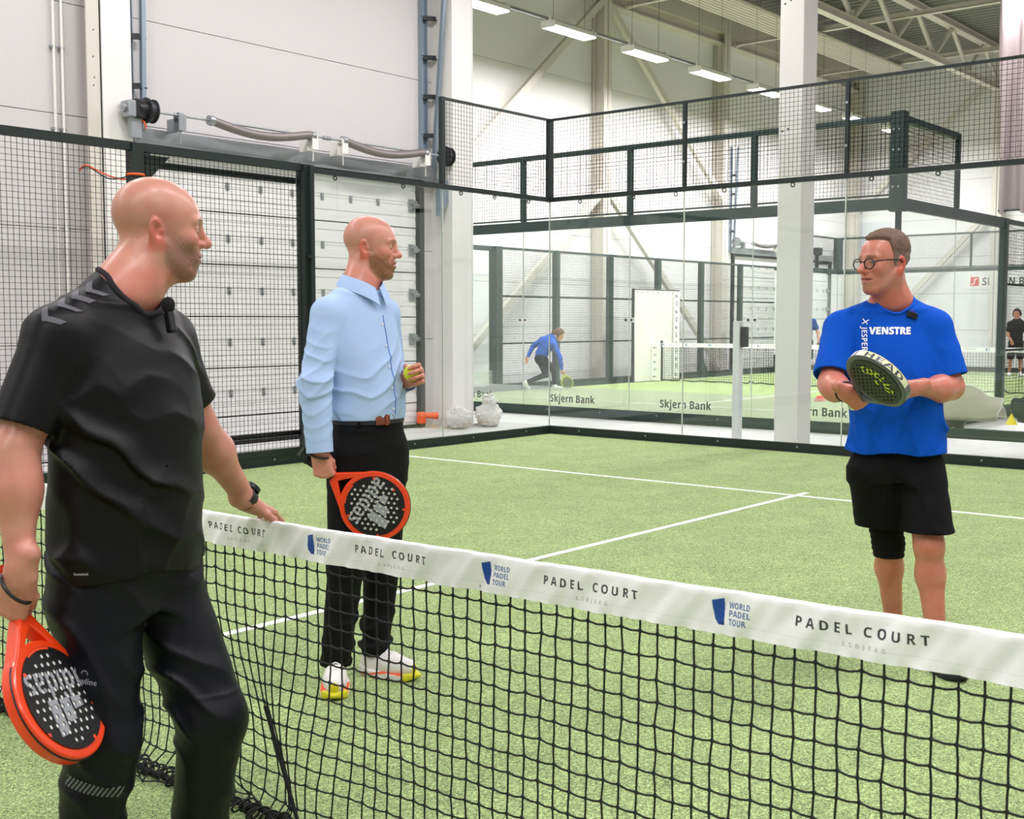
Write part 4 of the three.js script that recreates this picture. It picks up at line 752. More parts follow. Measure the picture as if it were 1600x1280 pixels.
  const bb = boxOf([J.Rhip, J.Lhip, J.Rkn, J.Lkn, J.Ran, J.Lan, nb], 0.18); bb[0][1] = 0.03; bb[1][1] = nb[1] - 0.02;
  pieces.push(netMesh(union(items), bb[0], bb[1], o.legCell || 0.012, handTone, 1.5));
  const body = put('body', joinIndexed(pieces), skinMat); body.userData.label = o.bodyLabel || 'skin of head, arms and hands';
  // eyes
  for (const s of [-1, 1]) {
    const g = new THREE.SphereGeometry(0.0128 * hs, 28, 20), c = [], p = g.attributes.position, gz = o.gaze || [0, 0, 1];
    for (let i = 0; i < p.count; i++) { const v = A.norm([p.getX(i), p.getY(i), p.getZ(i)]), d = A.dot(v, A.norm(gz)); c.push(...(d > 0.972 ? [0.005, 0.005, 0.006] : d > 0.9 ? o.iris : [0.75, 0.68, 0.62])); }
    g.setAttribute('color', new THREE.Float32BufferAttribute(c, 3)); g.applyMatrix4(new THREE.Matrix4().makeBasis(V3(...HF[0]), V3(...HF[1]), V3(...HF[2]))); const w = toWorld(HF, J.head, hs, [s * 0.0315, 0.0045, 0.0795]); g.translate(...w); put('eye', g, eyeMat);
  }
  return { P, put, HF, hl, hs, J, hfld, base };
}
// garment mesher: field d; cuts are signed distances (positive = cut away); plugs hollow the openings so that hems have thickness
function garment(d, cuts, plugs, lo, hi, h, colour, slack = 1.5) {
  return netMesh((x, y, z) => { let e = d(x, y, z); for (const q of cuts) { const w = q(x, y, z); if (w > e) e = w; } if (e > -0.06 && e < 0.03) { const e0 = e; for (const q of plugs) { const w = -q(x, y, z, e0); if (w > e) e = w; } } return e; }, lo, hi, h, colour, slack);
}
// sleeve or trouser leg with a clean end and a hollow around the limb
function sleeve(a, b, t, r0, r1, th = 0.011, deep = 0.02, tilt) {
  const dir = A.norm(A.add(A.sub(b, a), tilt || [0, 0, 0])), end = A.mix(a, b, t), c = cone(a, A.mix(a, b, t + 0.12), r0, r1), L = A.len(A.sub(b, a)), pl = cone(A.mix(a, b, t - deep / L), A.mix(a, b, t + 0.1), (r0 + (r1 - r0) * t / (t + 0.12)) - th, r1 - th + 0.004), st = A.mix(a, b, t - deep / L);
  return { f: (x, y, z) => Math.max(c.f(x, y, z), A.dot([x - end[0], y - end[1], z - end[2]], dir)), plug: (x, y, z) => Math.max(pl.f(x, y, z), -A.dot([x - st[0], y - st[1], z - st[2]], dir)), c: c.c, r: c.r };
}
// one running or court shoe in local metres: z forward, sole on y = 0
function shoeGeo(o) {
  const wdt = (z) => 0.042 + 0.011 * Math.sin((z + 0.1) * 8.5) - 0.03 * sstep(0.12, 0.19, z), sole = (x, y, z) => { const t = (z - 0.045) / 0.148, e = Math.sqrt((x / (wdt(z) + 0.004)) ** 2 + t * t * t * t) - 1; const top = 0.032 + 0.012 * sstep(0.0, -0.1, z), bot = 0.0 + 0.02 * sstep(0.13, 0.2, z) + 0.008 * sstep(-0.07, -0.11, z); return smax(e * 0.042, smax(y - top, bot - y, 0.004), 0.008); };
  const U = union([[cone([0, 0.05, 0.13], [0, 0.058, 0.05], 0.034, 0.04), 0.02], [cone([0, 0.058, 0.05], [0, 0.075, -0.03], 0.042, 0.04), 0.02], [cone([0, 0.05, -0.06], [0, 0.085, -0.05], 0.036, 0.033), 0.02], [cone([0, 0.04, -0.03], [0, 0.04, 0.08], 0.042, 0.044), 0.02]]);
  const up = (x, y, z) => Math.max(smax(U(x, y, z), 0.02 - y, 0.01), y - (0.105 - 0.35 * Math.max(0, -0.02 - z) + 0.9 * Math.max(0, -0.085 - z)));
  const f = (x, y, z) => smin(sole(x, y, z), up(x, y, z), 0.006);
  return { sole: netMesh((x, y, z) => sole(x, y, z), [-0.075, -0.01, -0.13], [0.075, 0.07, 0.22], 0.004, o.soleCol, 1.7), upper: netMesh((x, y, z) => Math.max(up(x, y, z), -sole(x, y, z) - 0.004), [-0.075, 0.0, -0.13], [0.075, 0.13, 0.22], 0.004, o.upCol, 1.7) };
}
function placeShoe(P, base, ank, toe, o) {
  const g = shoeGeo(o), F = frameOf([toe[0], 0, toe[2]]), m = new THREE.Matrix4().makeBasis(V3(...F[0]), V3(...F[1]), V3(...F[2])), off = [ank[0] + F[2][0] * 0.03 - base[0], 0.001, ank[2] + F[2][2] * 0.03 - base[2]];
  const sh = part('shoe', g.upper.applyMatrix4(m).translate(...off), o.upMat, P); part('sole', g.sole.applyMatrix4(m).translate(...off), o.soleMat, sh);
  if (o.laceMat) for (let k = 0; k < 4; k++) { const z = 0.075 - k * 0.022, y = 0.094 + k * 0.0065; part('lace', tube([[-0.02, y - 0.006, z], [0, y + 0.006, z + 0.004], [0.02, y - 0.006, z - 0.003]], 0.003, 8, 5).applyMatrix4(m).translate(...off), o.laceMat, sh); }
  return sh;
}
function decalOn(mesh, name, worldPos, normal, up, w, h, depth, mat, parent) {
  mesh.updateWorldMatrix(true, false);
  const Z = A.norm(normal), X = A.norm(A.cross(up, Z)), Y = A.cross(Z, X), e = new THREE.Euler().setFromRotationMatrix(new THREE.Matrix4().makeBasis(V3(...X), V3(...Y), V3(...Z)));
  const g = new DecalGeometry(mesh, V3(...worldPos), e, V3(w, h, depth)); const gp = V3(); mesh.getWorldPosition(gp);
  const p = g.attributes.position, n = g.attributes.normal; for (let i = 0; i < p.count; i++) p.setXYZ(i, p.getX(i) - gp.x + n.getX(i) * 0.0012, p.getY(i) - gp.y + n.getY(i) * 0.0012, p.getZ(i) - gp.z + n.getZ(i) * 0.0012);
  const m = part(name, g, mat, parent || mesh); return m;
}
// ---------------------------------------------------------------- man in black at the net
{
  const fw = [0.97, 0, -0.247], sd = [-0.247, 0, -0.97];
  const J = { head: [1.984, 1.672, 0.452], neck: [1.975, 1.515, 0.55], Rsh: [2.012, 1.415, 0.742], Lsh: [1.925, 1.405, 0.392], Rel: [2.02, 1.165, 0.853], Rwr: [2.078, 0.905, 0.876], Lel: [1.888, 1.175, 0.283], Lwr: [1.815, 0.942, 0.066], Rhip: [2.03, 0.88, 0.67], Lhip: [1.985, 0.88, 0.49], Rkn: [2.11, 0.49, 0.713], Lkn: [2.165, 0.5, 0.455], Ran: [2.06, 0.085, 0.76], Lan: [2.06, 0.085, 0.44] };
  const rAxis = A.norm([0.532, -0.843, -0.087]);
  const RF = hf([0.658, -0.373, -0.653], [-0.326, -0.923, 0.197], false), LF = hf(A.cross([-0.15, -0.92, 0.36], [-0.25, -0.36, -0.9]), [-0.25, -0.36, -0.9], true);
  const stub = (q) => { const X = Math.abs(q[0]); const nose = Math.exp(-(X * X + (q[1] + 0.03) ** 2 + (q[2] - 0.11) ** 2) / 0.0009), low = sstep(0.012, -0.035, q[1] + 0.35 * Math.max(0, q[2] - 0.03) * (X > 0.03 ? 1 : 0)); return Math.max(0, (0.68 + 0.3 * Math.exp(-(X * X + (q[1] + 0.085) ** 2 + (q[2] - 0.085) ** 2) / 0.0012)) * low * sstep(-0.012, 0.012, q[2] + 0.1 * q[1]) * sstep(-0.128, -0.112, q[1]) * sstep(-0.012, 0.012, q[2] - 0.9 * Math.max(0, -0.078 - q[1])) - nose); };
  const per = buildPerson({
    label: 'bald man in a black sports shirt leaning one hand on the net', base: [2.05, 0, 0.58], joints: J, look: mixd(0.915, -0.03, 0.40), tilt: A.norm([0.03, 1, 0.0]), headScale: 0.98, head: { w: 1.02, nose: 0.88, eye: 0.0032 }, chestDir: fw, side: sd, neckR: 0.064, upperChest: [1.985, 1.43, 0.552],
    skin: lin(0xcc937e), skinRed: lin(0xc4644f), flush: 0.12, lips: lin(0xb06a60), browCol: lin(0x7a5a48), iris: lin(0x4a5a60), stubble: (q) => { const sc = 0.2 * sstep(0.1, 0.03, q[1]) * sstep(-0.02, 0.02, q[1]) * sstep(0.06, 0.0, q[2]); return Math.max(sc, stub(q)); }, stubbleCol: lin(0x503d34),
    arm: [0.054, 0.043, 0.046, 0.029], armFrom: 0.4, leg: [0.07, 0.045, 0.04, 0.034], feet: { R: [0.9, 0, -0.2], L: [0.8, 0, -0.5] },
    hands: { R: { F: RF, curls: GRIP, thumb: GRIP_THUMB }, L: { F: LF, curls: [[18, 34, 20], [22, 36, 20], [24, 36, 20], [22, 34, 20]], thumb: [[0.02, 0.02, 0.006], [0.042, 0.045, 0.012], [0.05, 0.075, 0.018], [0.048, 0.1, 0.024]], spread: 1.6 } },
  });
  const { P, put } = per;
  // shirt
  const st = [{ c: [2.012, 0.82, 0.585], s: sd, a: 0.2, f: 0.152, k: 0.135 }, { c: [2.01, 0.95, 0.58], s: sd, a: 0.197, f: 0.163, k: 0.13 }, { c: [2.0, 1.13, 0.57], s: sd, a: 0.203, f: 0.16, k: 0.13 }, { c: [1.988, 1.28, 0.56], s: sd, a: 0.208, f: 0.146, k: 0.137 }, { c: [1.98, 1.39, 0.556], s: sd, a: 0.185, f: 0.115, k: 0.128 }, { c: [1.977, 1.48, 0.556], s: sd, a: 0.12, f: 0.07, k: 0.09 }];
  const T = loft(st, 2.15), nb = J.neck;
  const sR = sleeve(J.Rsh, J.Rel, 0.8, 0.07, 0.073), sL = sleeve(J.Lsh, J.Lel, 0.72, 0.066, 0.068);
  const yoke = [cone(A.add(nb, [-0.01, -0.012, 0.02]), J.Rsh, 0.066, 0.066), cone(A.add(nb, [-0.01, -0.012, 0.0]), J.Lsh, 0.066, 0.062)];
  const fold = (x, y, z) => { const p = [x, y, z], low = sstep(1.46, 1.2, y); return folds(p, A.norm([0.55, 0.72, -0.45]), 52, 0.017, 3) * low + folds(p, A.norm([0.3, 0.5, 0.8]), 60, 0.009, 7) * sstep(1.25, 0.98, y) + folds(p, A.norm([-0.4, 0.8, -0.3]), 55, 0.008, 17) * sstep(1.1, 1.35, y); };
  const slF = (x, y, z) => folds([x, y, z], A.norm([0.25, 0.75, 0.6]), 66, 0.008, 1);
  const d = (x, y, z) => { let e = T(x, y, z); for (const c of yoke) e = smin(e, c.f(x, y, z), 0.06); const e0 = e; e = smin(e, smin(sR.f(x, y, z), sL.f(x, y, z), 0.001), 0.03); if (Math.abs(e) < 0.05) { const w = sstep(0.0, 0.05, e0); e += fold(x, y, z) * (1 - w) + slF(x, y, z) * w; } return e; };
  const neckHole = cone(A.add(nb, [-0.02, 0.14, -0.05]), A.add(nb, [0.03, 0.012, -0.016]), 0.09, 0.076);
  const hemY = (x, z) => 0.868 + 0.01 * Math.sin(Math.atan2(z - 0.58, x - 2.01) * 3 + 1);
  const g = garment(d, [(x, y, z) => hemY(x, z) - y], [(x, y, z) => neckHole.f(x, y, z), sR.plug, sL.plug, (x, y, z, e) => Math.max(e + 0.012, y - hemY(x, z) - 0.02)], [1.68, 0.82, 0.16], [2.34, 1.56, 0.98], 0.005, null);
  const shirt = put('shirt', g, cloth(0x09090b, { roughness: 0.48, specularIntensity: 0.45 })); shirt.userData.label = 'black short-sleeved sports shirt';
  // ribbed collar band following the neck opening
  { const ax = A.norm(A.sub(A.add(nb, [-0.02, 0.14, -0.05]), A.add(nb, [0.03, 0.012, -0.016]))), o0 = A.add(nb, [0.03, 0.012, -0.016]), e1 = A.norm(A.cross(ax, [0, 0, 1])), e2 = A.cross(ax, e1), pts = [];
    for (let i = 0; i < 36; i++) { const w = i / 36 * 2 * Math.PI; for (let t = 0.16; t > -0.12; t -= 0.002) { const r = t > 0 ? 0.077 + 0.09 * t : Math.sqrt(Math.max(0, 0.0059 - t * t)), q = A.add(o0, A.add(A.mul(ax, t), A.add(A.mul(e1, r * Math.cos(w)), A.mul(e2, r * Math.sin(w))))); if (d(...q) < -0.001) { pts.push(q); break; } } }
    if (pts.length > 20) { const cg = new THREE.TubeGeometry(new THREE.CatmullRomCurve3(pts.map((p) => V3(...p)), true), 120, 0.0085, 8, true); put('collar', cg, cloth(0x2a292c)); } }
  // grey chevrons over the near shoulder and sleeve
  const chev = std({ map: canvasTex(256, 256, (x, w, h) => { x.clearRect(0, 0, w, h); x.fillStyle = '#55545a'; x.beginPath(); x.moveTo(20, 60); x.lineTo(128, 150); x.lineTo(236, 60); x.lineTo(236, 130); x.lineTo(128, 226); x.lineTo(20, 130); x.closePath(); x.fill(); }), transparent: true, roughness: 0.6, polygonOffset: true, polygonOffsetFactor: -4 });
  scene.updateMatrixWorld(true);
  const toCam = A.mul(FWD, -1);
  for (const wx of [[2.034, 1.543, 0.668], [2.035, 1.518, 0.698], [2.037, 1.487, 0.727], [2.039, 1.446, 0.758]]) decalOn(shirt, 'chevron_print', wx, A.norm([0.5, 0.58, 0.64]), A.norm([0.42, 0.8, -0.42]), 0.074, 0.056, 0.12, chev, P);
  // trousers
  const legs = (s) => { const H = J[s + 'hip'], K = J[s + 'kn'], N = J[s + 'an']; return [[cone(A.add(H, [0, -0.02, 0]), K, 0.108, 0.082), 0.03], [cone(K, N, 0.08, 0.062), 0.03]]; };
  const tr = [...legs('R')], tl = [...legs('L')], uR = union(tr), uL = union(tl), hipL = loft([{ c: [2.01, 0.78, 0.58], s: sd, a: 0.17, b: 0.125 }, { c: [2.008, 0.95, 0.58], s: sd, a: 0.18, b: 0.128 }], 2.3);
  const tf = (x, y, z) => { let e = smin(smin(uR(x, y, z), uL(x, y, z), 0.012), hipL(x, y, z), 0.05); if (Math.abs(e) < 0.05) { const p = [x, y, z], kn = Math.exp(-(((y - 0.45) / 0.16) ** 2)); e += folds(p, A.norm([0.45, 0.8, -0.3]), 66, 0.010 + 0.006 * kn, 11) + folds(p, A.norm([0.6, 0.6, -0.5]), 52, 0.013 * sstep(0.5, 0.75, y), 5) + folds(p, A.norm([0.2, 0.95, 0.3]), 90, 0.008 * sstep(0.45, 0.2, y), 19) + 0.005 * Math.max(0, 1 - Math.abs(y - (0.56 + 0.1 * (x - 2.1))) / 0.006) * -0.4; } return e; };
  const tg = garment(tf, [(x, y, z) => 0.075 - y, (x, y, z) => y - 0.93], [], [1.8, 0.05, 0.28], [2.4, 0.95, 0.95], 0.006, null);
  const trou = put('trousers', tg, cloth(0x090b12, { roughness: 0.48, specularIntensity: 0.5 })); trou.userData.label = 'black track trousers';
  scene.updateMatrixWorld(true);
  const printMat = (w, h, fn) => std({ map: canvasTex(w, h, fn), transparent: true, roughness: 0.5, polygonOffset: true, polygonOffsetFactor: -4 });
  decalOn(trou, 'thigh_print', [2.153, 0.667, 0.787], A.mul(FWD, -1), [0.1, 1, -0.1], 0.062, 0.04, 0.25, printMat(256, 160, (x, w, h) => { x.strokeStyle = '#8a8c92'; x.lineWidth = 9; x.beginPath(); x.arc(118, 58, 30, Math.PI, 0.2); x.stroke(); x.fillStyle = '#8a8c92'; x.font = 'bold 62px sans-serif'; x.textAlign = 'center'; x.fillText('newline', 128, 142, 240); }), P);
  decalOn(trou, 'shin_print', [2.17, 0.42, 0.787], A.mul(FWD, -1), [0.25, 1, -0.2], 0.12, 0.035, 0.25, printMat(256, 76, (x, w, h) => { x.strokeStyle = '#6d7076'; x.lineWidth = 10; for (let i = -2; i < 14; i++) { x.beginPath(); x.moveTo(i * 20, 66); x.lineTo(i * 20 + 22, 8); x.stroke(); } }), P);
  decalOn(shirt, 'hem_mark', [2.1, 0.893, 0.74], A.mul(FWD, -1), [0, 1, 0], 0.04, 0.009, 0.25, printMat(200, 45, (x, w, h) => { x.fillStyle = '#c9cace'; x.font = 'bold 40px sans-serif'; x.textAlign = 'center'; x.fillText('hummel', 100, 34, 190); }), P);
  for (const s of ['R', 'L']) placeShoe(P, per.base, J[s + 'an'], s === 'R' ? [0.9, 0, -0.2] : [0.8, 0, -0.5], { upMat: cloth(0x151517), soleMat: std({ color: 0xdedede, roughness: 0.7 }) });
  // watch on the left wrist, cord on the right wrist, clip microphone
  const ring = (c, ax, r, tubeR, name, mat) => { const g = new THREE.TorusGeometry(r, tubeR, 10, 36); g.applyQuaternion(new THREE.Quaternion().setFromUnitVectors(V3(0, 0, 1), V3(...A.norm(ax)))); return put(name, g.translate(...c), mat); };
  { const wd = A.norm(A.sub(J.Lwr, J.Lel)), c = A.mix(J.Lel, J.Lwr, 0.93); const g = new THREE.CylinderGeometry(0.0345, 0.0335, 0.024, 36, 1, true); const gi = new THREE.CylinderGeometry(0.031, 0.031, 0.024, 36, 1, true); const band = merge([g, new THREE.TorusGeometry(0.0327, 0.0022, 6, 36).rotateX(Math.PI / 2).translate(0, 0.012, 0), new THREE.TorusGeometry(0.0327, 0.0022, 6, 36).rotateX(Math.PI / 2).translate(0, -0.012, 0)]); band.applyQuaternion(new THREE.Quaternion().setFromUnitVectors(V3(0, 1, 0), V3(...wd))); const w = put('watch', band.translate(...c), M.blackPlastic);
    const up = A.norm(A.sub(A.mul(LF[2], -1), A.mul(wd, A.dot(A.mul(LF[2], -1), wd)))), cc = A.add(c, A.mul(up, 0.038)); const wc = new THREE.CylinderGeometry(0.021, 0.022, 0.012, 30); wc.applyQuaternion(new THREE.Quaternion().setFromUnitVectors(V3(0, 1, 0), V3(...up))); wc.translate(...A.sub(cc, per.base)); part('watch_case', wc, M.blackPlastic, w); }
  ring(A.add(J.Rwr, A.mul(RF[1], 0.03)), A.norm(A.add(A.mul(RF[1], 0.9), A.mul(RF[0], -0.45))), 0.041, 0.0042, 'wrist_cord', M.blackPlastic);
  { const c = [2.075, 1.49, 0.49]; const m = put('microphone', new THREE.SphereGeometry(0.016, 16, 12).scale(1, 1.25, 1).translate(...c), std({ color: 0x0c0c0d, roughness: 0.95 })); part('clip', rbx(0.022, 0.05, 0.018, 0.004).rotateZ(0.25).translate(c[0] - per.base[0] + 0.006, c[1] - 0.04, c[2] - per.base[2]), M.blackPlastic, m); }
  globalThis.__A = { RF, LF, J, rAxis, grip: A.add(J.Rwr, A.add(A.mul(RF[1], 0.078), A.mul(RF[2], 0.027))) };
}
// ---------------------------------------------------------------- man in the light blue shirt
{
  const fw = [0.99, 0, -0.1], sd = [-0.1, 0, -0.99];
  const J = { head: [0.95, 1.748, -1.232], neck: [0.945, 1.575, -1.172], Rsh: [0.962, 1.478, -0.988], Lsh: [0.92, 1.485, -1.34], Rel: [0.985, 1.205, -0.9], Rwr: [1.012, 0.945, -0.897], Lel: [0.873, 1.2, -1.43], Lwr: [1.085, 1.215, -1.305], Rhip: [0.985, 0.94, -1.085], Lhip: [0.985, 0.94, -1.265], Rkn: [1.02, 0.5, -1.02], Lkn: [1.02, 0.49, -1.22], Ran: [0.985, 0.1, -0.99], Lan: [0.99, 0.1, -1.2] };
  const rAxis = A.norm([0.633, -0.565, -0.529]);
  const RF = hf([0.755, 0.184, -0.629], [0.14, -0.983, -0.119], false), LF = hf(A.norm([-0.3, 0.9, 0.15]), A.norm([0.93, 0.28, 0.1]), true);
  const beard = (q) => { const X = Math.abs(q[0]); const nose = Math.exp(-(X * X + (q[1] + 0.032) ** 2 + (q[2] - 0.11) ** 2) / 0.0006); const lipz = X < 0.024 && Math.abs(q[1] + 0.065) < 0.0075 && q[2] > 0.085 ? 1 : 0; const top = -0.02 - 0.55 * Math.max(0, q[2] - 0.02) * sstep(0.02, 0.035, X); const mous = X < 0.034 && q[1] < -0.042 ? 1 : 0; const m = Math.max(sstep(top + 0.02, top - 0.022, q[1] + 0.006 * noise3(q[0] * 90, q[1] * 90, q[2] * 90)) * (X > 0.026 || q[1] < -0.075 ? 1 : 0.0), mous * 0.8, 0.55 * sstep(0.02, -0.02, q[1]) * sstep(0.03, 0.014, q[2])); return Math.max(0, m * sstep(-0.008, 0.012, q[2] + 0.12 * q[1] + 0.004) * sstep(-0.136, -0.118, q[1]) * sstep(-0.012, 0.012, q[2] - 0.9 * Math.max(0, -0.08 - q[1])) - nose - lipz); };
  const per = buildPerson({
    label: 'bald bearded man in a light blue shirt holding an orange racket', base: [0.99, 0, -1.13], joints: J, look: mixd(0.998, -0.04, -0.03), headScale: 0.99, head: { w: 1.02, nose: 0.86, chin: -0.006, eye: 0.0042 }, chestDir: fw, side: sd, neckR: 0.06, upperChest: [0.955, 1.48, -1.17],
    skin: lin(0xd29a85), skinRed: lin(0xc9644e), flush: 0.22, lips: lin(0xb8685c), browCol: lin(0x9a6a48), iris: lin(0x4c6470), beard, beardCol: [lin(0x6b432c), lin(0x9a6a48)], stubble: (q) => q[1] > 0.0 && q[2] < 0.03 ? 0.2 * sstep(0.1, 0.03, q[1]) * sstep(0.035, 0.01, q[2]) : 0, stubbleCol: lin(0x84604f),
    arm: [0.04, 0.034, 0.036, 0.028], armFrom: 0.5, leg: [0.065, 0.042, 0.038, 0.034], feet: { R: [0.8, 0, 0.6], L: [1, 0, -0.1] },
    hands: { R: { F: RF, curls: GRIP, thumb: GRIP_THUMB }, L: { F: LF, curls: [[38, 52, 30], [42, 55, 30], [45, 58, 32], [48, 60, 35]], thumb: [[0.02, 0.02, 0.008], [0.042, 0.042, 0.024], [0.046, 0.066, 0.044], [0.034, 0.088, 0.056]] } },
  });
  const { P, put } = per, nb = J.neck;
  // shirt, tucked in
  const T = loft([{ c: [0.985, 0.98, -1.172], s: sd, a: 0.165, f: 0.122, k: 0.112 }, { c: [0.985, 1.06, -1.172], s: sd, a: 0.17, f: 0.132, k: 0.118 }, { c: [0.978, 1.14, -1.172], s: sd, a: 0.178, f: 0.142, k: 0.124 }, { c: [0.965, 1.28, -1.17], s: sd, a: 0.188, f: 0.135, k: 0.128 }, { c: [0.955, 1.4, -1.168], s: sd, a: 0.188, f: 0.118, k: 0.128 }, { c: [0.95, 1.48, -1.168], s: sd, a: 0.15, f: 0.106, k: 0.11 }, { c: [0.947, 1.545, -1.17], s: sd, a: 0.1, f: 0.088, k: 0.08 }], 2.2);
  const sRu = sleeve(J.Rsh, J.Rel, 1.2, 0.066, 0.06), sR = sleeve(J.Rel, J.Rwr, 0.94, 0.062, 0.05), sLu = sleeve(J.Lsh, J.Lel, 1.2, 0.062, 0.056), sL = sleeve(J.Lel, J.Lwr, 0.9, 0.056, 0.046);
  const uRa = cone(J.Rsh, J.Rel, 0.066, 0.06), uLa = cone(J.Lsh, J.Lel, 0.06, 0.056);
  const yoke = [cone(A.add(nb, [-0.005, -0.02, 0.01]), J.Rsh, 0.064, 0.06), cone(A.add(nb, [-0.005, -0.02, -0.01]), J.Lsh, 0.064, 0.056)];
  const d = (x, y, z) => {
    let e = T(x, y, z); for (const c of yoke) e = smin(e, c.f(x, y, z), 0.06); const e0 = e;
    const ar = Math.min(smin(uRa.f(x, y, z), sR.f(x, y, z), 0.03), smin(uLa.f(x, y, z), sL.f(x, y, z), 0.03)); e = smin(e, ar, 0.022);
    if (Math.abs(e) < 0.05) { const p = [x, y, z], w = sstep(-0.005, 0.03, e0 - ar); const b = folds(p, A.norm([0.35, 0.75, 0.5]), 84, 0.009, 2) * sstep(1.5, 1.3, y) + folds(p, A.norm([0.5, 0.35, 0.75]), 120, 0.007, 9) * sstep(1.3, 1.08, y); const s = folds(p, A.norm([0.35, 0.85, 0.35]), 130, 0.007, 4) + folds(p, A.norm([-0.45, 0.75, 0.5]), 100, 0.007, 14); e += b * (1 - w) + s * w * (1 - 0.8 * sstep(1.03, 0.99, y) * sstep(0, 0.01, e0)); }
    return e;
  };
  const neckHole = cone(A.add(nb, [0.0, 0.14, -0.02]), A.add(nb, [0.012, 0.034, -0.003]), 0.08, 0.066), vcut = cone(A.add(nb, [0.07, 0.0, -0.008]), A.add(nb, [0.12, -0.085, -0.018]), 0.024, 0.004);
  const g = garment(d, [(x, y, z) => T(x, y, z) < 0.03 && A.dot(A.sub([x, y, z], J.Rel), A.norm(A.sub(J.Rwr, J.Rel))) < 0.3 && y < 1.07 && e0f(x, y, z) ? 1.06 - y : -1], [(x, y, z) => neckHole.f(x, y, z), sR.plug, sL.plug], [0.66, 0.9, -1.62], [1.24, 1.66, -0.74], 0.0045, null);
  function e0f(x, y, z) { return Math.min(uRa.f(x, y, z), sR.f(x, y, z), uLa.f(x, y, z), sL.f(x, y, z)) > 0.012; }
  const shirtMat = cloth(0xafc9ee, { roughness: 0.8 });
  const shirt = put('shirt', g, shirtMat); shirt.userData.label = 'light blue button-down shirt';
  // collar: two folded leaves from the nape to the points at the throat
  const leaf = (s) => { const n = 20, m = 7, pos = [], idx = []; for (let i = 0; i <= n; i++) { const t = i / n, w = Math.PI * t * 0.95, out = A.add(A.mul(fw, -Math.cos(w)), A.mul(sd, s * Math.sin(w))), r = 0.069 + 0.004 * Math.sin(w), top = A.add(nb, A.add(A.mul(fw, 0.012 + 0.012 * t), A.add(A.mul(out, r), [0, 0.068 - 0.062 * t * t + 0.002, 0]))), h = 0.046 + 0.026 * Math.pow(t, 3); for (let j = 0; j <= m; j++) { const v = j / m, fl = 0.004 + 0.03 * Math.pow(v, 1.2); pos.push(...A.add(top, A.add(A.mul(out, fl), [0, 0.006 * Math.sin(v * Math.PI) - h * v, 0]))); } } for (let i = 0; i < n; i++) for (let j = 0; j < m; j++) { const p = i * (m + 1) + j; idx.push(p, p + 1, p + m + 1, p + 1, p + m + 2, p + m + 1); } const g = new THREE.BufferGeometry(); g.setAttribute('position', new THREE.Float32BufferAttribute(pos, 3)); g.setIndex(idx); g.computeVertexNormals(); const b = g.clone(); const nn = g.attributes.normal, pp = b.attributes.position; for (let i = 0; i < pp.count; i++) pp.setXYZ(i, pp.getX(i) - nn.getX(i) * 0.003, pp.getY(i) - nn.getY(i) * 0.003, pp.getZ(i) - nn.getZ(i) * 0.003); return mergeGeometries([g, b]); };
  shirtMat.side = THREE.DoubleSide;
  put('collar', leaf(1), shirtMat); put('collar', leaf(-1), shirtMat);
  // front placket with dark trim and buttons
  { const pts = [], out = []; for (let y = 1.475; y > 1.075; y -= 0.012) { let lo = 0.0, hi = 0.3; const o0 = [0.95 + 0.025 * (1.5 - y), y, -1.185]; for (let k = 0; k < 22; k++) { const m = (lo + hi) / 2; if (d(o0[0] + fw[0] * m, y, o0[2] + fw[2] * m) < 0) lo = m; else hi = m; } pts.push([o0[0] + fw[0] * (lo + 0.001), y, o0[2] + fw[2] * (lo + 0.001)]); }
    put('placket', tube(pts, 0.0022, 120, 6), cloth(0x5f86cc));
    for (let k = 3; k < pts.length; k += 7) { const p = pts[k]; const b = new THREE.CylinderGeometry(0.0055, 0.0055, 0.003, 14); b.rotateZ(Math.PI / 2); put('button', b.translate(p[0] + 0.003, p[1], p[2] + 0.012), std({ color: 0xdfe6ee, roughness: 0.4 })); } }
  { const cuffR = A.mix(J.Rel, J.Rwr, 0.8), dir = A.norm(A.sub(J.Rwr, J.Rel)); const c = new THREE.CylinderGeometry(0.0525, 0.052, 0.068, 32, 1, true); const c2 = new THREE.CylinderGeometry(0.049, 0.0485, 0.068, 32, 1, true); const rim = new THREE.TorusGeometry(0.0505, 0.002, 6, 32).rotateX(Math.PI / 2).translate(0, -0.034, 0), rim2 = new THREE.TorusGeometry(0.0512, 0.002, 6, 32).rotateX(Math.PI / 2).translate(0, 0.034, 0); const q = merge([c, c2, rim, rim2]); q.applyQuaternion(new THREE.Quaternion().setFromUnitVectors(V3(0, -1, 0), V3(...dir))); put('cuff', q.translate(...A.mix(J.Rel, J.Rwr, 0.86)), shirtMat);
    const dl = A.norm(A.sub(J.Lwr, J.Lel)); const cl = merge([new THREE.CylinderGeometry(0.047, 0.0475, 0.05, 32, 1, true), new THREE.CylinderGeometry(0.043, 0.0435, 0.05, 32, 1, true), new THREE.TorusGeometry(0.0452, 0.002, 6, 32).rotateX(Math.PI / 2).translate(0, -0.025, 0)]); cl.applyQuaternion(new THREE.Quaternion().setFromUnitVectors(V3(0, -1, 0), V3(...dl))); const m = put('cuff', cl.translate(...A.mix(J.Lel, J.Lwr, 0.84)), cloth(0x24386e, { side: THREE.DoubleSide })); m.userData.label = 'dark blue inner cuff'; }
  // trousers
  const legs = (s) => { const H = J[s + 'hip'], K = J[s + 'kn'], N = J[s + 'an']; return union([[cone(A.add(H, [0, -0.03, 0]), K, 0.098, 0.074), 0.03], [cone(K, A.add(N, [0, 0.0, 0]), 0.072, 0.06), 0.03]]); };
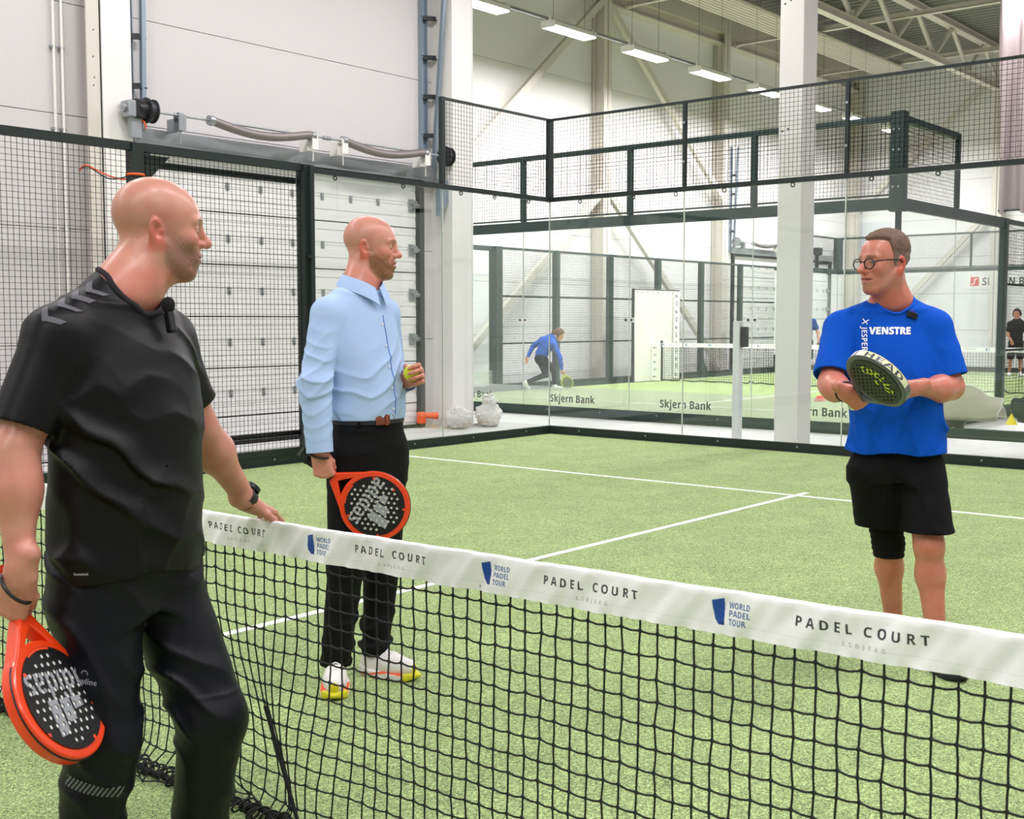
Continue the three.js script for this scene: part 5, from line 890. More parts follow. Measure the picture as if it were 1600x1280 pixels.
  const uR = legs('R'), uL = legs('L'), hip = loft([{ c: [0.985, 0.82, -1.175], s: sd, a: 0.165, b: 0.115 }, { c: [0.985, 0.94, -1.174], s: sd, a: 0.172, f: 0.122, k: 0.125 }, { c: [0.985, 1.08, -1.172], s: sd, a: 0.162, f: 0.125, k: 0.112 }], 2.2);
  const tf = (x, y, z) => { let e = smin(smin(uR(x, y, z), uL(x, y, z), 0.012), hip(x, y, z), 0.045); if (Math.abs(e) < 0.05) { const p = [x, y, z]; e += folds(p, A.norm([0.2, 0.95, 0.2]), 70, 0.003 + 0.012 * sstep(0.4, 0.12, y), 6) + folds(p, A.norm([0.6, 0.6, -0.5]), 45, 0.007 * sstep(0.7, 0.85, y) * sstep(1.02, 0.95, y), 5); } return e; };
  const trou = put('trousers', garment(tf, [(x, y, z) => 0.085 - y, (x, y, z) => y - 1.075], [(x, y, z, e) => Math.max(e + 0.012, y - 0.11)], [0.78, 0.05, -1.4], [1.2, 1.1, -0.86], 0.005, null), cloth(0x0d0d0f, { roughness: 0.75 })); trou.userData.label = 'black chino trousers';
  // belt with tan buckle strap
  { const ringAt = (y0, y1, grow, mat, name, a0, a1, par) => { const n = 72, pos = [], idx = []; for (let i = 0; i <= n; i++) { const w = a0 + (a1 - a0) * i / n; for (const [y, o] of [[y0, 0], [y0, grow], [y1, grow], [y1, 0]]) { const dir = A.add(A.mul(fw, Math.cos(w)), A.mul(sd, Math.sin(w))); let lo = 0.05, hi = 0.3; for (let k = 0; k < 18; k++) { const m = (lo + hi) / 2; (hip(0.985 + dir[0] * m, 1.062, -1.172 + dir[2] * m) < 0) ? lo = m : hi = m; } const r = lo + o - 0.002; pos.push(0.985 + dir[0] * r, y, -1.172 + dir[2] * r); } } for (let i = 0; i < n; i++) for (let k = 0; k < 3; k++) { const p = i * 4 + k; idx.push(p, p + 4, p + 1, p + 1, p + 4, p + 5); } const g = new THREE.BufferGeometry(); g.setAttribute('position', new THREE.Float32BufferAttribute(pos, 3)); g.setIndex(idx); g.computeVertexNormals(); return par ? part(name, g.translate(-per.base[0], 0, -per.base[2]), mat, par) : put(name, g, mat); };
    const belt = ringAt(1.045, 1.079, 0.006, std({ color: 0x1e2230, roughness: 0.6, side: THREE.DoubleSide }), 'belt', 0, 2 * Math.PI);
    ringAt(1.043, 1.081, 0.011, std({ color: 0x7a3b26, roughness: 0.5, side: THREE.DoubleSide }), 'buckle_strap', -0.62, -0.12, belt);
    ringAt(1.04, 1.084, 0.014, std({ color: 0x8a4a32, roughness: 0.5, side: THREE.DoubleSide }), 'keeper', -0.3, -0.22, belt);
    const bk = new THREE.TorusGeometry(0.021, 0.003, 8, 24, Math.PI * 1.2); bk.rotateY(Math.PI / 2); part('buckle', bk.translate(1.116 - per.base[0], 1.062, -1.175 - per.base[2]), M.galv, belt);
    for (const w of [-1.1, 1.0, 2.6]) ringAt(1.038, 1.088, 0.009, cloth(0x101012, { side: THREE.DoubleSide }), 'belt_loop', w, w + 0.08, belt); }
  const wh = lin(0xe8e4e0), org = lin(0xf0602a), yel = lin(0xd8cf22);
  for (const s of ['R', 'L']) placeShoe(P, per.base, J[s + 'an'], s === 'R' ? [0.75, 0, 0.72] : [1, 0, -0.22], { soleCol: (x, y, z) => z > 0.128 ? yel : Math.abs(y - 0.021 - 0.012 * Math.sin(z * 20)) < 0.0042 && z < 0.14 ? org : wh, upCol: (x, y, z) => z > 0.158 ? yel : wh, upMat: std({ vertexColors: true, roughness: 0.8 }), soleMat: std({ vertexColors: true, roughness: 0.7 }), laceMat: std({ color: 0xf0eeea, roughness: 0.9 }) });
  { const g = new THREE.TorusGeometry(0.036, 0.0045, 8, 32); g.applyQuaternion(new THREE.Quaternion().setFromUnitVectors(V3(0, 0, 1), V3(...A.norm([0.25, 1, 0])))); put('wrist_cord', g.translate(...A.add(J.Rwr, [0, -0.01, 0])), M.blackPlastic); }
  globalThis.__B = { RF, LF, J, rAxis, grip: A.add(J.Rwr, A.add(A.mul(RF[1], 0.078), A.mul(RF[2], 0.027))), ball: A.add(J.Lwr, A.add(A.mul(LF[1], 0.088), A.add(A.mul(LF[2], 0.046), A.mul(LF[0], 0.012)))) };
}
// ---------------------------------------------------------------- man in the bright blue shirt
{
  const sd = A.norm([0.83, 0, -0.555]), fw = [-sd[2], 0, sd[0]];
  const J = { head: [2.482, 1.692, -2.726], neck: [2.492, 1.528, -2.8], Rsh: [2.322, 1.418, -2.672], Lsh: [2.641, 1.425, -2.885], Rel: [2.352, 1.19, -2.52], Rwr: [2.492, 1.168, -2.36], Lel: [2.72, 1.175, -2.88], Lwr: [2.672, 1.182, -2.6], Rhip: [2.46, 0.87, -2.735], Lhip: [2.605, 0.87, -2.83], Rkn: [2.482, 0.49, -2.84], Lkn: [2.69, 0.515, -2.76], Ran: [2.455, 0.1, -2.99], Lan: [2.735, 0.1, -2.76] };
  const tip = A.norm(mixd(0.036, 0.39, -0.92));
  const RF = hf(A.norm(mixd(0.55, 0.75, -0.3)), A.norm(mixd(0.95, -0.25, 0.1)), false), LF = hf(A.norm([0.1, 0.8, 0.4]), A.norm(mixd(-0.9, 0.1, -0.35)), true);
  const stub = (q) => { const X = Math.abs(q[0]); const nose = Math.exp(-(X * X + (q[1] + 0.03) ** 2 + (q[2] - 0.11) ** 2) / 0.0009), low = sstep(0.002, -0.04, q[1] + 0.45 * Math.max(0, q[2] - 0.03) * (X > 0.03 ? 1 : 0)); return Math.max(0, 0.26 * low * sstep(-0.012, 0.012, q[2] + 0.1 * q[1]) * sstep(-0.125, -0.108, q[1]) * sstep(-0.012, 0.012, q[2] - 0.9 * Math.max(0, -0.078 - q[1])) - nose); };
  const per = buildPerson({
    label: 'man with glasses in a bright blue t-shirt and black shorts', base: [2.57, 0, -2.82], joints: J, look: A.norm(A.add(mixd(-0.9, -0.03, -0.43), [0, 0, 0])), headScale: 1.04, head: { w: 0.99, nose: 1.08, jaw: 1.0, open: 0.0018, eye: 0.005 }, chestDir: fw, side: sd, neckR: 0.062, upperChest: [2.488, 1.44, -2.8],
    skin: lin(0xcf9079), skinRed: lin(0xc7604a), flush: 0.3, lips: lin(0xb5605a), browCol: lin(0x8a6a58), iris: lin(0x405560), stubble: stub, stubbleCol: lin(0x8f7a6e), gaze: [0.1, -0.05, 1],
    arm: [0.053, 0.045, 0.048, 0.031], armFrom: 0.4, bow: [0, -0.6, 0], leg: [0.085, 0.059, 0.055, 0.037], legCell: 0.0045, feet: { R: [0.2, 0, 1], L: [0.75, 0, 0.65] }, bodyLabel: 'skin of head, arms and lower legs',
    hands: { R: { F: RF, curls: [[35, 40, 20], [72, 80, 45], [80, 82, 45], [82, 82, 45]], thumb: [[0.02, 0.02, 0.008], [0.04, 0.045, 0.02], [0.044, 0.072, 0.03], [0.036, 0.098, 0.034]] }, L: { F: LF, curls: [[25, 40, 25], [28, 42, 25], [30, 42, 25], [30, 40, 25]], thumb: [[0.02, 0.02, 0.006], [0.042, 0.045, 0.014], [0.05, 0.072, 0.024], [0.046, 0.096, 0.034]] } },
  });
  const { P, put, HF, hl, hs, hfld } = per, nb = J.neck;
  // hair: short, receding at the temples
  { const mask = (q) => { const X = Math.abs(q[0]); const f = 0.094 - 0.55 * Math.max(0, 0.048 - X) * 0.35; let yl; const z = q[2]; if (z > 0.03) yl = 0.074 + (z - 0.03) * 0.55 - 0.3 * Math.max(0, 0.028 - X) + 0.45 * Math.max(0, X - 0.032); else if (z > 0.012) yl = -0.012 + (z - 0.012) * 4.75; else if (z > -0.012) yl = -0.016; else if (z > -0.045) yl = X > 0.05 ? 0.026 - 0.03 * sstep(-0.03, -0.045, z) * 1.6 : -0.06; else yl = -0.062; return q[1] - yl; };
    const hf2 = (x, y, z) => { const q = hl(x, y, z), h = hfld(q[0], q[1], q[2]), m = mask(q), th = (0.003 + 0.010 * sstep(0.03, 0.11, q[1])) * Math.max(0, Math.min(1, m / 0.012)); return Math.max(h - th - (0.0022 * noise3(q[0] * 150, q[1] * 60, q[2] * 150) + 0.0035 * noise3(q[0] * 60, q[1] * 40, q[2] * 60)) * sstep(0, 0.01, m), -h - 0.012, -m, q[1] < 0.04 ? (Math.abs(q[0]) - 0.077) : -1) * hs; };
    const bb = boxOf([J.head], 0.16 * hs), h0 = lin(0x4f392c), h1 = lin(0x9a8a80), h2 = lin(0x7a5c48);
    const hg = netMesh(hf2, bb[0], bb[1], 0.0026, (x, y, z) => { const q = hl(x, y, z), n = 0.5 + 0.5 * noise3(q[0] * 220, q[1] * 60, q[2] * 220), gy = sstep(0.07, 0.0, q[1]) * 0.55 + 0.08; const c = A.mix(h0, h2, n); return A.mix(c, h1, gy * (0.5 + 0.7 * n)); }, 2.2);
    put('hair', hg, std({ vertexColors: true, roughness: 0.75 })); }
  // glasses
  { const W = (x, y, z) => toWorld(HF, J.head, hs, [x, y, z]), fr = std({ color: 0x16120f, roughness: 0.3 }), lens = []; const g = [];
    for (const s of [-1, 1]) { const pts = []; for (let i = 0; i < 28; i++) { const w = i / 28 * 2 * Math.PI; pts.push(W(s * 0.0345 + 0.0255 * Math.cos(w), 0.0 + 0.0205 * Math.sin(w) * (Math.sin(w) > 0 ? 0.95 : 1.05), 0.111 - 0.14 * Math.max(0, Math.abs(s * 0.0345 + 0.0255 * Math.cos(w)) - 0.02) )); } g.push(tube(pts, 0.0026 * hs, 70, 7, true)); lens.push(pts); g.push(tube([W(s * 0.06, 0.006, 0.105), W(s * 0.074, 0.01, 0.085), W(s * 0.081, 0.012, 0.03), W(s * 0.0825, 0.012, -0.005), W(s * 0.081, -0.004, -0.03)], 0.0027 * hs, 30, 6)); }
    g.push(tube([W(-0.012, 0.006, 0.112), W(0, 0.009, 0.1145), W(0.012, 0.006, 0.112)], 0.002 * hs, 10, 6));
    const gl = put('glasses', merge(g), fr); gl.userData.label = 'dark-rimmed round glasses';
    for (const pts of lens) { const c = pts.reduce((a, b) => A.add(a, b), [0, 0, 0]).map((v) => v / pts.length), pos = [...c], idx = []; pts.forEach((p, i) => { pos.push(...p); idx.push(0, 1 + i, 1 + (i + 1) % pts.length); }); const lg = new THREE.BufferGeometry(); lg.setAttribute('position', new THREE.Float32BufferAttribute(pos, 3)); lg.setIndex(idx); lg.computeVertexNormals(); part('lens', lg.translate(-per.base[0], 0, -per.base[2]), phy({ color: 0xffffff, transmission: 1, thickness: 0, roughness: 0.02, ior: 1.5, side: THREE.DoubleSide }), gl); } }
  // t-shirt
  const T = loft([{ c: [2.53, 0.86, -2.79], s: sd, a: 0.212, f: 0.152, k: 0.142 }, { c: [2.53, 1.0, -2.785], s: sd, a: 0.2, f: 0.15, k: 0.135 }, { c: [2.515, 1.16, -2.785], s: sd, a: 0.2, f: 0.15, k: 0.13 }, { c: [2.498, 1.3, -2.79], s: sd, a: 0.205, f: 0.135, k: 0.135 }, { c: [2.487, 1.4, -2.793], s: sd, a: 0.188, f: 0.112, k: 0.125 }, { c: [2.485, 1.48, -2.796], s: sd, a: 0.13, f: 0.075, k: 0.09 }], 2.2);
  const sR = sleeve(J.Rsh, J.Rel, 0.86, 0.074, 0.082), sL = sleeve(J.Lsh, J.Lel, 0.84, 0.074, 0.082);
  const yoke = [cone(A.add(nb, [-0.01, -0.016, 0.0]), J.Rsh, 0.066, 0.067), cone(A.add(nb, [0.01, -0.016, 0]), J.Lsh, 0.066, 0.067)];
  const d = (x, y, z) => { let e = T(x, y, z); for (const c of yoke) e = smin(e, c.f(x, y, z), 0.06); const e0 = e, ar = Math.min(sR.f(x, y, z), sL.f(x, y, z)); e = smin(e, ar, 0.03); if (Math.abs(e) < 0.05) { const p = [x, y, z], w = sstep(-0.005, 0.03, e0 - ar); const lat = A.dot(A.sub(p, [2.5, 1.1, -2.79]), sd); e += (folds(p, A.norm([0.75, 0.55, -0.3]), 46, 0.013 * sstep(1.3, 1.1, y), 21) + folds(p, A.norm([0.85, 0.15, -0.5]), 50, 0.008, 8) * sstep(1.42, 1.2, y)) * (1 - w) + folds(p, A.norm([0.4, 0.8, 0.1]), 55, 0.009, 12) * w; } return e; };
  const neckHole = cone(A.add(nb, [0.0, 0.14, 0.04]), A.add(nb, A.mul(fw, 0.03).map((v, i) => v + (i === 1 ? 0.01 : 0))), 0.095, 0.08);
  const hemY = (x, z) => 0.898 + 0.006 * Math.sin(x * 30);
  const g = garment(d, [(x, y, z) => hemY(x, z) - y], [(x, y, z) => neckHole.f(x, y, z), sR.plug, sL.plug, (x, y, z, e) => Math.max(e + 0.012, y - hemY(x, z) - 0.02)], [2.14, 0.85, -3.08], [2.86, 1.57, -2.36], 0.0045, null);
  const shirt = put('t_shirt', g, cloth(0x0653c4, { roughness: 0.75, specularIntensity: 0.25 })); shirt.userData.label = 'bright blue t-shirt with white lettering';
  { const ax0 = A.add(nb, [0.0, 0.14, 0.04]), o0 = A.add(nb, A.mul(fw, 0.03).map((v, i) => v + (i === 1 ? 0.01 : 0))), ax = A.norm(A.sub(ax0, o0)), e1 = A.norm(A.cross(ax, [0, 0, 1])), e2 = A.cross(ax, e1), pts = []; for (let i = 0; i < 36; i++) { const w = i / 36 * 2 * Math.PI; for (let t = 0.12; t > -0.12; t -= 0.002) { const r = t > 0 ? 0.081 + 0.1 * t : Math.sqrt(Math.max(0, 0.0065 - t * t)), q = A.add(o0, A.add(A.mul(ax, t), A.add(A.mul(e1, r * Math.cos(w)), A.mul(e2, r * Math.sin(w))))); if (d(...q) < -0.001) { pts.push(q); break; } } } if (pts.length > 20) put('collar', new THREE.TubeGeometry(new THREE.CatmullRomCurve3(pts.map((p) => V3(...p)), true), 120, 0.0065, 8, true), cloth(0x0954c4)); }
  // white lettering across the chest, with a second word running down
  scene.updateMatrixWorld(true);
  const txt = canvasTex(1024, 768, (x, w, h) => { x.clearRect(0, 0, w, h); x.fillStyle = '#f4f6fa'; x.strokeStyle = '#f4f6fa'; x.textBaseline = 'middle'; x.font = 'bold 150px sans-serif'; x.textAlign = 'left'; x.save(); x.translate(205, 250); x.transform(1, 0, -0.08, 1, 0, 0); x.lineWidth = 9; x.fillText('VENSTRE', 0, 0, 790); x.strokeText('VENSTRE', 0, 0, 790); x.restore(); x.save(); x.translate(130, 190); x.rotate(Math.PI / 2); x.font = 'bold 118px sans-serif'; x.fillText('JESPER', 0, 0, 500); x.restore(); x.lineWidth = 15; x.beginPath(); x.moveTo(112, 60); x.lineTo(182, 150); x.moveTo(206, 76); x.lineTo(96, 138); x.stroke(); });
  const txm = std({ map: txt, transparent: true, roughness: 0.6, polygonOffset: true, polygonOffsetFactor: -4 });
  decalOn(shirt, 'lettering', A.add([2.462, 1.375, -2.79], A.mul(fw, 0.12)), fw, [0, 1, 0], 0.27, 0.2025, 0.2, txm, P);
  { const c = A.add(nb, A.add(A.mul(fw, 0.09), A.add(A.mul(sd, 0.062), [0, -0.052, 0]))); const m = put('microphone', rbx(0.045, 0.026, 0.018, 0.004).rotateZ(-0.35).rotateY(Math.atan2(fw[0], fw[2])).translate(...c), M.blackPlastic); part('clip', rbx(0.014, 0.012, 0.02, 0.003).translate(c[0] - per.base[0], c[1] + 0.018, c[2] - per.base[2]), std({ color: 0x3a55c8, roughness: 0.4 }), m); }
  // shorts
  const leg = (s, o) => { const H = J[s + 'hip'], K = A.add(J[s + 'kn'], o); return cone(A.add(H, [0, -0.06, 0]), K, 0.112, 0.108); };
  const uR = leg('R', A.add(A.mul(sd, -0.012), [0, 0.02, 0.03])), uL = leg('L', A.mul(sd, 0.0)), hip = loft([{ c: [2.53, 0.78, -2.785], s: sd, a: 0.19, b: 0.13 }, { c: [2.53, 0.88, -2.785], s: sd, a: 0.168, b: 0.115 }, { c: [2.53, 0.95, -2.785], s: sd, a: 0.15, b: 0.1 }], 2.3);
  const hem = (x, y, z) => 0.575 - y + 0.0 * x, tf = (x, y, z) => { let e = smin(smin(uR.f(x, y, z), uL.f(x, y, z), 0.012), hip(x, y, z), 0.05); if (Math.abs(e) < 0.05) { const p = [x, y, z]; e += folds(p, A.norm([0.6, 0.75, -0.2]), 48, 0.007, 31) + folds(p, A.norm([0.9, 0.2, -0.3]), 55, 0.006, 4); } return e; };
  const sh = put('shorts', garment(tf, [hem, (x, y, z) => y - 0.95], [(x, y, z, e) => Math.max(e + 0.012, y - 0.6)], [2.24, 0.55, -3.06], [2.9, 0.97, -2.5], 0.005, null), cloth(0x0c0c0e, { roughness: 0.8 })); sh.userData.label = 'black sports shorts';
  // knee brace on the right leg
  { const K = J.Rkn, N = J.Ran, H = J.Rhip, k0 = A.mix(H, K, 0.7), k1 = A.mix(K, N, 0.2), f = union([[cone(k0, K, 0.075, 0.066), 0.02], [cone(K, A.add(k1, A.mul(fw, -0.012)), 0.066, 0.065), 0.02], [ellip(A.add(K, A.mul(fw, 0.018)), [0.05, 0.06, 0.05]), 0.02]]), bb = boxOf([k0, K, k1], 0.1); put('knee_brace', netMesh((x, y, z) => Math.max(f(x, y, z) + 0.0016 * Math.sin(y * 240), 0.425 - y, y - 0.66), bb[0], bb[1], 0.005, null, 2), cloth(0x0e0e10)); }
  for (const s of ['R', 'L']) {
    const N = J[s + 'an'], sock = cone(A.add(N, [0, -0.03, 0]), A.add(N, A.add(A.mul(A.sub(J[s + 'kn'], N), 0.09), [0, 0, 0])), 0.044, 0.0435), bb = boxOf([N], 0.09); put('sock', netMesh((x, y, z) => Math.max(sock.f(x, y, z), y - 0.138), bb[0], bb[1], 0.005, null, 2), cloth(0xf2f2f2));
    placeShoe(P, per.base, N, s === 'R' ? [0.2, 0, 1] : [0.75, 0, 0.65], { upMat: std({ color: 0x14897f, roughness: 0.7 }), soleMat: std({ color: 0x1a1c1c, roughness: 0.7 }), laceMat: std({ color: 0xe8f0ee, roughness: 0.8 }) });
  }
  { const dir = A.norm(A.sub(J.Rwr, J.Rel)), gg = new THREE.TorusGeometry(0.038, 0.0055, 8, 32); gg.applyQuaternion(new THREE.Quaternion().setFromUnitVectors(V3(0, 0, 1), V3(...dir))); put('wristband', gg.translate(...A.mix(J.Rel, J.Rwr, 0.93)), M.blackPlastic); }
  globalThis.__C = { RF, LF, J, tip, grip: A.add(J.Rwr, A.add(A.mul(RF[1], 0.075), A.mul(RF[2], 0.027))) };
}
// ---------------------------------------------------------------- padel rackets: y from butt (0) to tip (0.455), face towards +z
function racketGeo(hole, rx = 0.129, ry = 0.134, cy = 0.318) {
  const oval = (s, k, path) => { for (let i = 0; i <= 72; i++) { const w = i / 72 * 2 * Math.PI, f = 1 + 0.03 * Math.sin(w); const x = rx * k * Math.cos(w) * f, y = cy + ry * k * Math.sin(w); i ? path.lineTo(x, y) : path.moveTo(x, y); } };
  // outer outline: head, then arms running into the handle
  const o = new THREE.Shape(); const a0 = -0.86, N = 60; let first = true;
  for (let i = 0; i <= N; i++) { const w = -Math.PI / 2 + 0.72 + (2 * Math.PI - 1.44) * i / N; const x = rx * Math.cos(w) * (1 + 0.03 * Math.sin(w)), y = cy + ry * Math.sin(w); first ? o.moveTo(x, y) : o.lineTo(x, y); first = false; }
  o.quadraticCurveTo(-0.045, 0.165, -0.017, 0.125); o.lineTo(0.017, 0.125); o.quadraticCurveTo(0.045, 0.165, rx * Math.cos(-Math.PI / 2 + 0.72) * (1 + 0.03 * Math.sin(-Math.PI / 2 + 0.72)), cy + ry * Math.sin(-Math.PI / 2 + 0.72));
  const th = new THREE.Path(); th.moveTo(0, 0.142); th.quadraticCurveTo(-0.03, 0.165, -0.056, 0.2); th.quadraticCurveTo(0, 0.172, 0.056, 0.2); th.quadraticCurveTo(0.03, 0.165, 0, 0.142); o.holes.push(th);
  const face = new THREE.Shape(); oval(null, 0.885, face);
  const holes = []; for (let r = -5; r <= 5; r++) for (let c = -5; c <= 5; c++) { const x = (c + (r & 1 ? 0.5 : 0)) * 0.0205, y = cy + r * 0.0195; if ((x / (rx * 0.74)) ** 2 + ((y - cy) / (ry * 0.76)) ** 2 < 1) { holes.push([x, y]); const h = new THREE.Path(); h.absarc(x, y, hole, 0, 2 * Math.PI, true); face.holes.push(h); } }
  const core = new THREE.Shape(); oval(null, 0.87, core);
  return { o, face, core, holes, cy, rx, ry };
}
function makeRacket(label, c, parentPos, Yax, Zax, faceMats, gripY = 0.075) {
  const G = racketGeo(c.hole || 0.0054), t = thing('padel_racket', label, 'racket');
  const Y = A.norm(Yax), Z = A.norm(A.sub(Zax, A.mul(Y, A.dot(Zax, Y)))), X = A.cross(Y, Z);
  const origin = A.sub(parentPos, A.mul(Y, gripY));
  t.matrix.makeBasis(V3(...X), V3(...Y), V3(...Z)); t.quaternion.setFromRotationMatrix(t.matrix); t.position.set(...origin);
  const fr = new THREE.ExtrudeGeometry(G.o, { depth: 0.026, bevelEnabled: true, bevelThickness: 0.005, bevelSize: 0.005, bevelSegments: 3, curveSegments: 16 }); fr.translate(0, 0, -0.013);
  const frame = part('frame', fr, c.frame, t);
  const uvFix = (g) => { const p = g.attributes.position, u = g.attributes.uv; for (let i = 0; i < p.count; i++) u.setXY(i, (p.getX(i) + G.rx) / (2 * G.rx), (p.getY(i) - G.cy + G.ry) / (2 * G.ry)); return g; };
  for (const s of [1, -1]) {
    const co = new THREE.ExtrudeGeometry(G.core, { depth: 0.0008, bevelEnabled: false, curveSegments: 12 }); part('core', co.translate(0, 0, s > 0 ? 0.0181 : -0.0189), c.core, t);
    const fa = uvFix(new THREE.ExtrudeGeometry(G.face, { depth: 0.0022, bevelEnabled: false, curveSegments: 7 })); part('face', fa.translate(0, 0, s > 0 ? 0.0189 : -0.0211), faceMats, t);
  }
  const gr = []; for (let i = 0; i < 12; i++) gr.push(new THREE.CylinderGeometry(0.0168, 0.0163, 0.0116, 10).scale(1, 1, 0.92).translate(0, 0.012 + i * 0.0105, 0)); gr.push(new THREE.CylinderGeometry(0.0185, 0.0195, 0.012, 14).translate(0, 0.003, 0));
  part('grip', gr, c.grip, t);
  part('grip_collar', new THREE.CylinderGeometry(0.0175, 0.0175, 0.012, 14).translate(0, 0.134, 0), c.collar, t);
  if (c.rimPrint) { // printed letters around the rim, curved strip following the frame
    const n = 40, pos = [], uv = [], idx = []; for (let i = 0; i <= n; i++) { const w = c.rimPrint.a0 + (c.rimPrint.a1 - c.rimPrint.a0) * i / n, k = 1 + 0.03 * Math.sin(w), x = (G.rx * k + 0.0056) * Math.cos(w), y = G.cy + (G.ry + 0.0056) * Math.sin(w); for (const z of [-0.0128, 0.0128]) { pos.push(x, y, z); uv.push(i / n, z > 0 ? 0 : 1); } } for (let i = 0; i < n; i++) { const p = i * 2; idx.push(p, p + 2, p + 1, p + 1, p + 2, p + 3); }
    const g = new THREE.BufferGeometry(); g.setAttribute('position', new THREE.Float32BufferAttribute(pos, 3)); g.setAttribute('uv', new THREE.Float32BufferAttribute(uv, 2)); g.setIndex(idx); g.computeVertexNormals(); part('rim_print', g, c.rimPrint.mat, frame);
  }
  if (c.trim) { const pts = []; for (let i = 0; i <= 60; i++) { const w = -Math.PI / 2 + 0.9 + (2 * Math.PI - 1.8) * i / 60; pts.push([(G.rx * (1 + 0.03 * Math.sin(w)) + 0.0055) * Math.cos(w), G.cy + (G.ry + 0.0055) * Math.sin(w), 0.009]); } part('rim_line', tube(pts, 0.0022, 160, 6), c.trim, frame); }
  return t;
}
const redFace = [std({ map: canvasTex(768, 768, (x, w, h) => {
  x.fillStyle = '#141315'; x.fillRect(0, 0, w, h); x.fillStyle = '#9a9da3'; x.textAlign = 'center'; x.textBaseline = 'middle'; x.font = 'bold 236px sans-serif'; x.fillText('adidas', w / 2, h * 0.62, w * 0.78);
  // three slanted bars above the word, each with a cut left end
  [[0.58, 0.33, 0.09], [0.47, 0.335, 0.2], [0.36, 0.34, 0.31]].forEach(([l, , hh], i) => { const bw = 0.128, x0 = 0.27 + i * 0.15, y1 = 0.49, top = y1 - [0.11, 0.21, 0.31][i]; x.beginPath(); x.moveTo(x0 * w, (top + 0.02) * h); x.lineTo((x0 + bw) * w, (top) * h); x.lineTo((x0 + bw + 0.005) * w, y1 * h); x.lineTo((x0 + 0.01) * w, y1 * h); x.closePath(); x.fill(); });
  x.fillStyle = '#ef4a1c'; for (const [a, b] of [[0.16, 0.73], [0.84, 0.73], [0.84, 0.22], [0.3, 0.12], [0.14, 0.4]]) { x.beginPath(); x.arc(a * w, b * h, 15, 0, 7); x.fill(); }
  x.strokeStyle = '#ef4a1c'; x.lineWidth = 16; x.beginPath(); x.arc(w / 2, h * 0.5, w * 0.43, 1.05, 1.75); x.stroke(); x.lineWidth = 9; x.setLineDash([10, 8]); x.beginPath(); x.arc(w / 2, h * 0.5, w * 0.475, 1.9, 2.9); x.stroke();
}), roughness: 0.35 }), std({ color: 0x141315, roughness: 0.4 })];
const redKit = { frame: phy({ color: 0xf0420f, roughness: 0.3, clearcoat: 0.5, clearcoatRoughness: 0.15 }), core: std({ color: 0xe4e2da, roughness: 0.7 }), grip: std({ color: 0x1a1a1b, roughness: 0.8 }), collar: std({ color: 0xe9e6e2, roughness: 0.5 }), trim: std({ color: 0x1a1013, roughness: 0.3 }) };
{
  const a = globalThis.__A, b = globalThis.__B, c = globalThis.__C;
  makeRacket('orange and black padel racket held low by the man in black', { ...redKit, grip: std({ color: 0xee4a18, roughness: 0.6 }), collar: std({ color: 0xee4a18, roughness: 0.6 }) }, a.grip, a.rAxis, mixd(0.965, 0.05, -0.25), redFace, 0.085);
  makeRacket('orange and black padel racket held by the man in light blue', redKit, b.grip, b.rAxis, mixd(0.05, 0.02, -1), redFace, 0.085);
  const green = [std({ map: canvasTex(768, 768, (x, w, h) => { x.fillStyle = '#262b29'; x.fillRect(0, 0, w, h); x.fillStyle = '#c8d42a'; x.font = 'bold 150px sans-serif'; x.textAlign = 'center'; x.textBaseline = 'middle'; x.strokeStyle = '#c8d42a'; x.lineWidth = 8; const s = 'COELLO'; for (let i = 0; i < s.length; i++) { const w0 = (i - (s.length - 1) / 2) * 0.4; x.save(); x.translate(w / 2 + Math.sin(w0) * 215, h * 0.56 - Math.cos(w0) * 215); x.rotate(w0); x.scale(0.85, 0.95); x.fillText(s[i], 0, 0); x.strokeText(s[i], 0, 0); x.restore(); } x.fillRect(w * 0.47, h * 0.42, 60, 30); x.fillRect(w * 0.5, h * 0.45, 50, 26); }), roughness: 0.45 }), std({ color: 0x262b29, roughness: 0.5 })];
  const rim = std({ map: canvasTex(1024, 128, (x, w, h) => { x.fillStyle = '#edf0c4'; x.fillRect(0, 0, w, h); x.fillStyle = '#4a4e54'; x.fillRect(0, 0, 90, h); x.fillStyle = '#52565c'; x.font = 'bold 150px sans-serif'; x.textBaseline = 'middle'; x.textAlign = 'center'; x.save(); x.translate(w * 0.55, h / 2); x.scale(1.75, 1); x.fillText('HEAD', 0, 8); x.restore(); }), roughness: 0.3 });
  makeRacket('dark padel racket with lime lettering held by the man in blue', { frame: phy({ color: 0x4b4f57, roughness: 0.3, clearcoat: 0.5 }), core: std({ color: 0x0f1110, roughness: 0.9 }), grip: std({ color: 0xdfe6d6, roughness: 0.7 }), collar: std({ color: 0xbfcf9c, roughness: 0.6 }), rimPrint: { a0: 2.85, a1: 0.8, mat: rim } }, c.grip, c.tip, mixd(-0.673, -0.66, -0.306), green, 0.085);
  // tennis ball in the hand of the man in light blue
  const seam = []; for (let i = 0; i < 60; i++) { const t = i / 60 * 2 * Math.PI, al = 0.44, R = 0.0329; const xx = Math.cos(t) * (1 - al) + al * Math.cos(3 * t) * 0.9, yy = Math.sin(t) * (1 - al) - al * Math.sin(3 * t) * 0.9, zz = 2 * Math.sqrt(al * (1 - al)) * Math.cos(2 * t); const l = Math.hypot(xx, yy, zz); seam.push([xx / l * R, yy / l * R, zz / l * R]); }
  const bt = thing('tennis_ball', 'yellow padel ball held in the fingers of the light-blue-shirted man', 'ball', null, b.ball);
  part('felt', new THREE.SphereGeometry(0.0327, 32, 24), std({ color: 0xe4e93c, roughness: 0.95 }), bt); part('seam', tube(seam, 0.0012, 160, 5, true), std({ color: 0xf2f4ec, roughness: 0.9 }), bt);
}
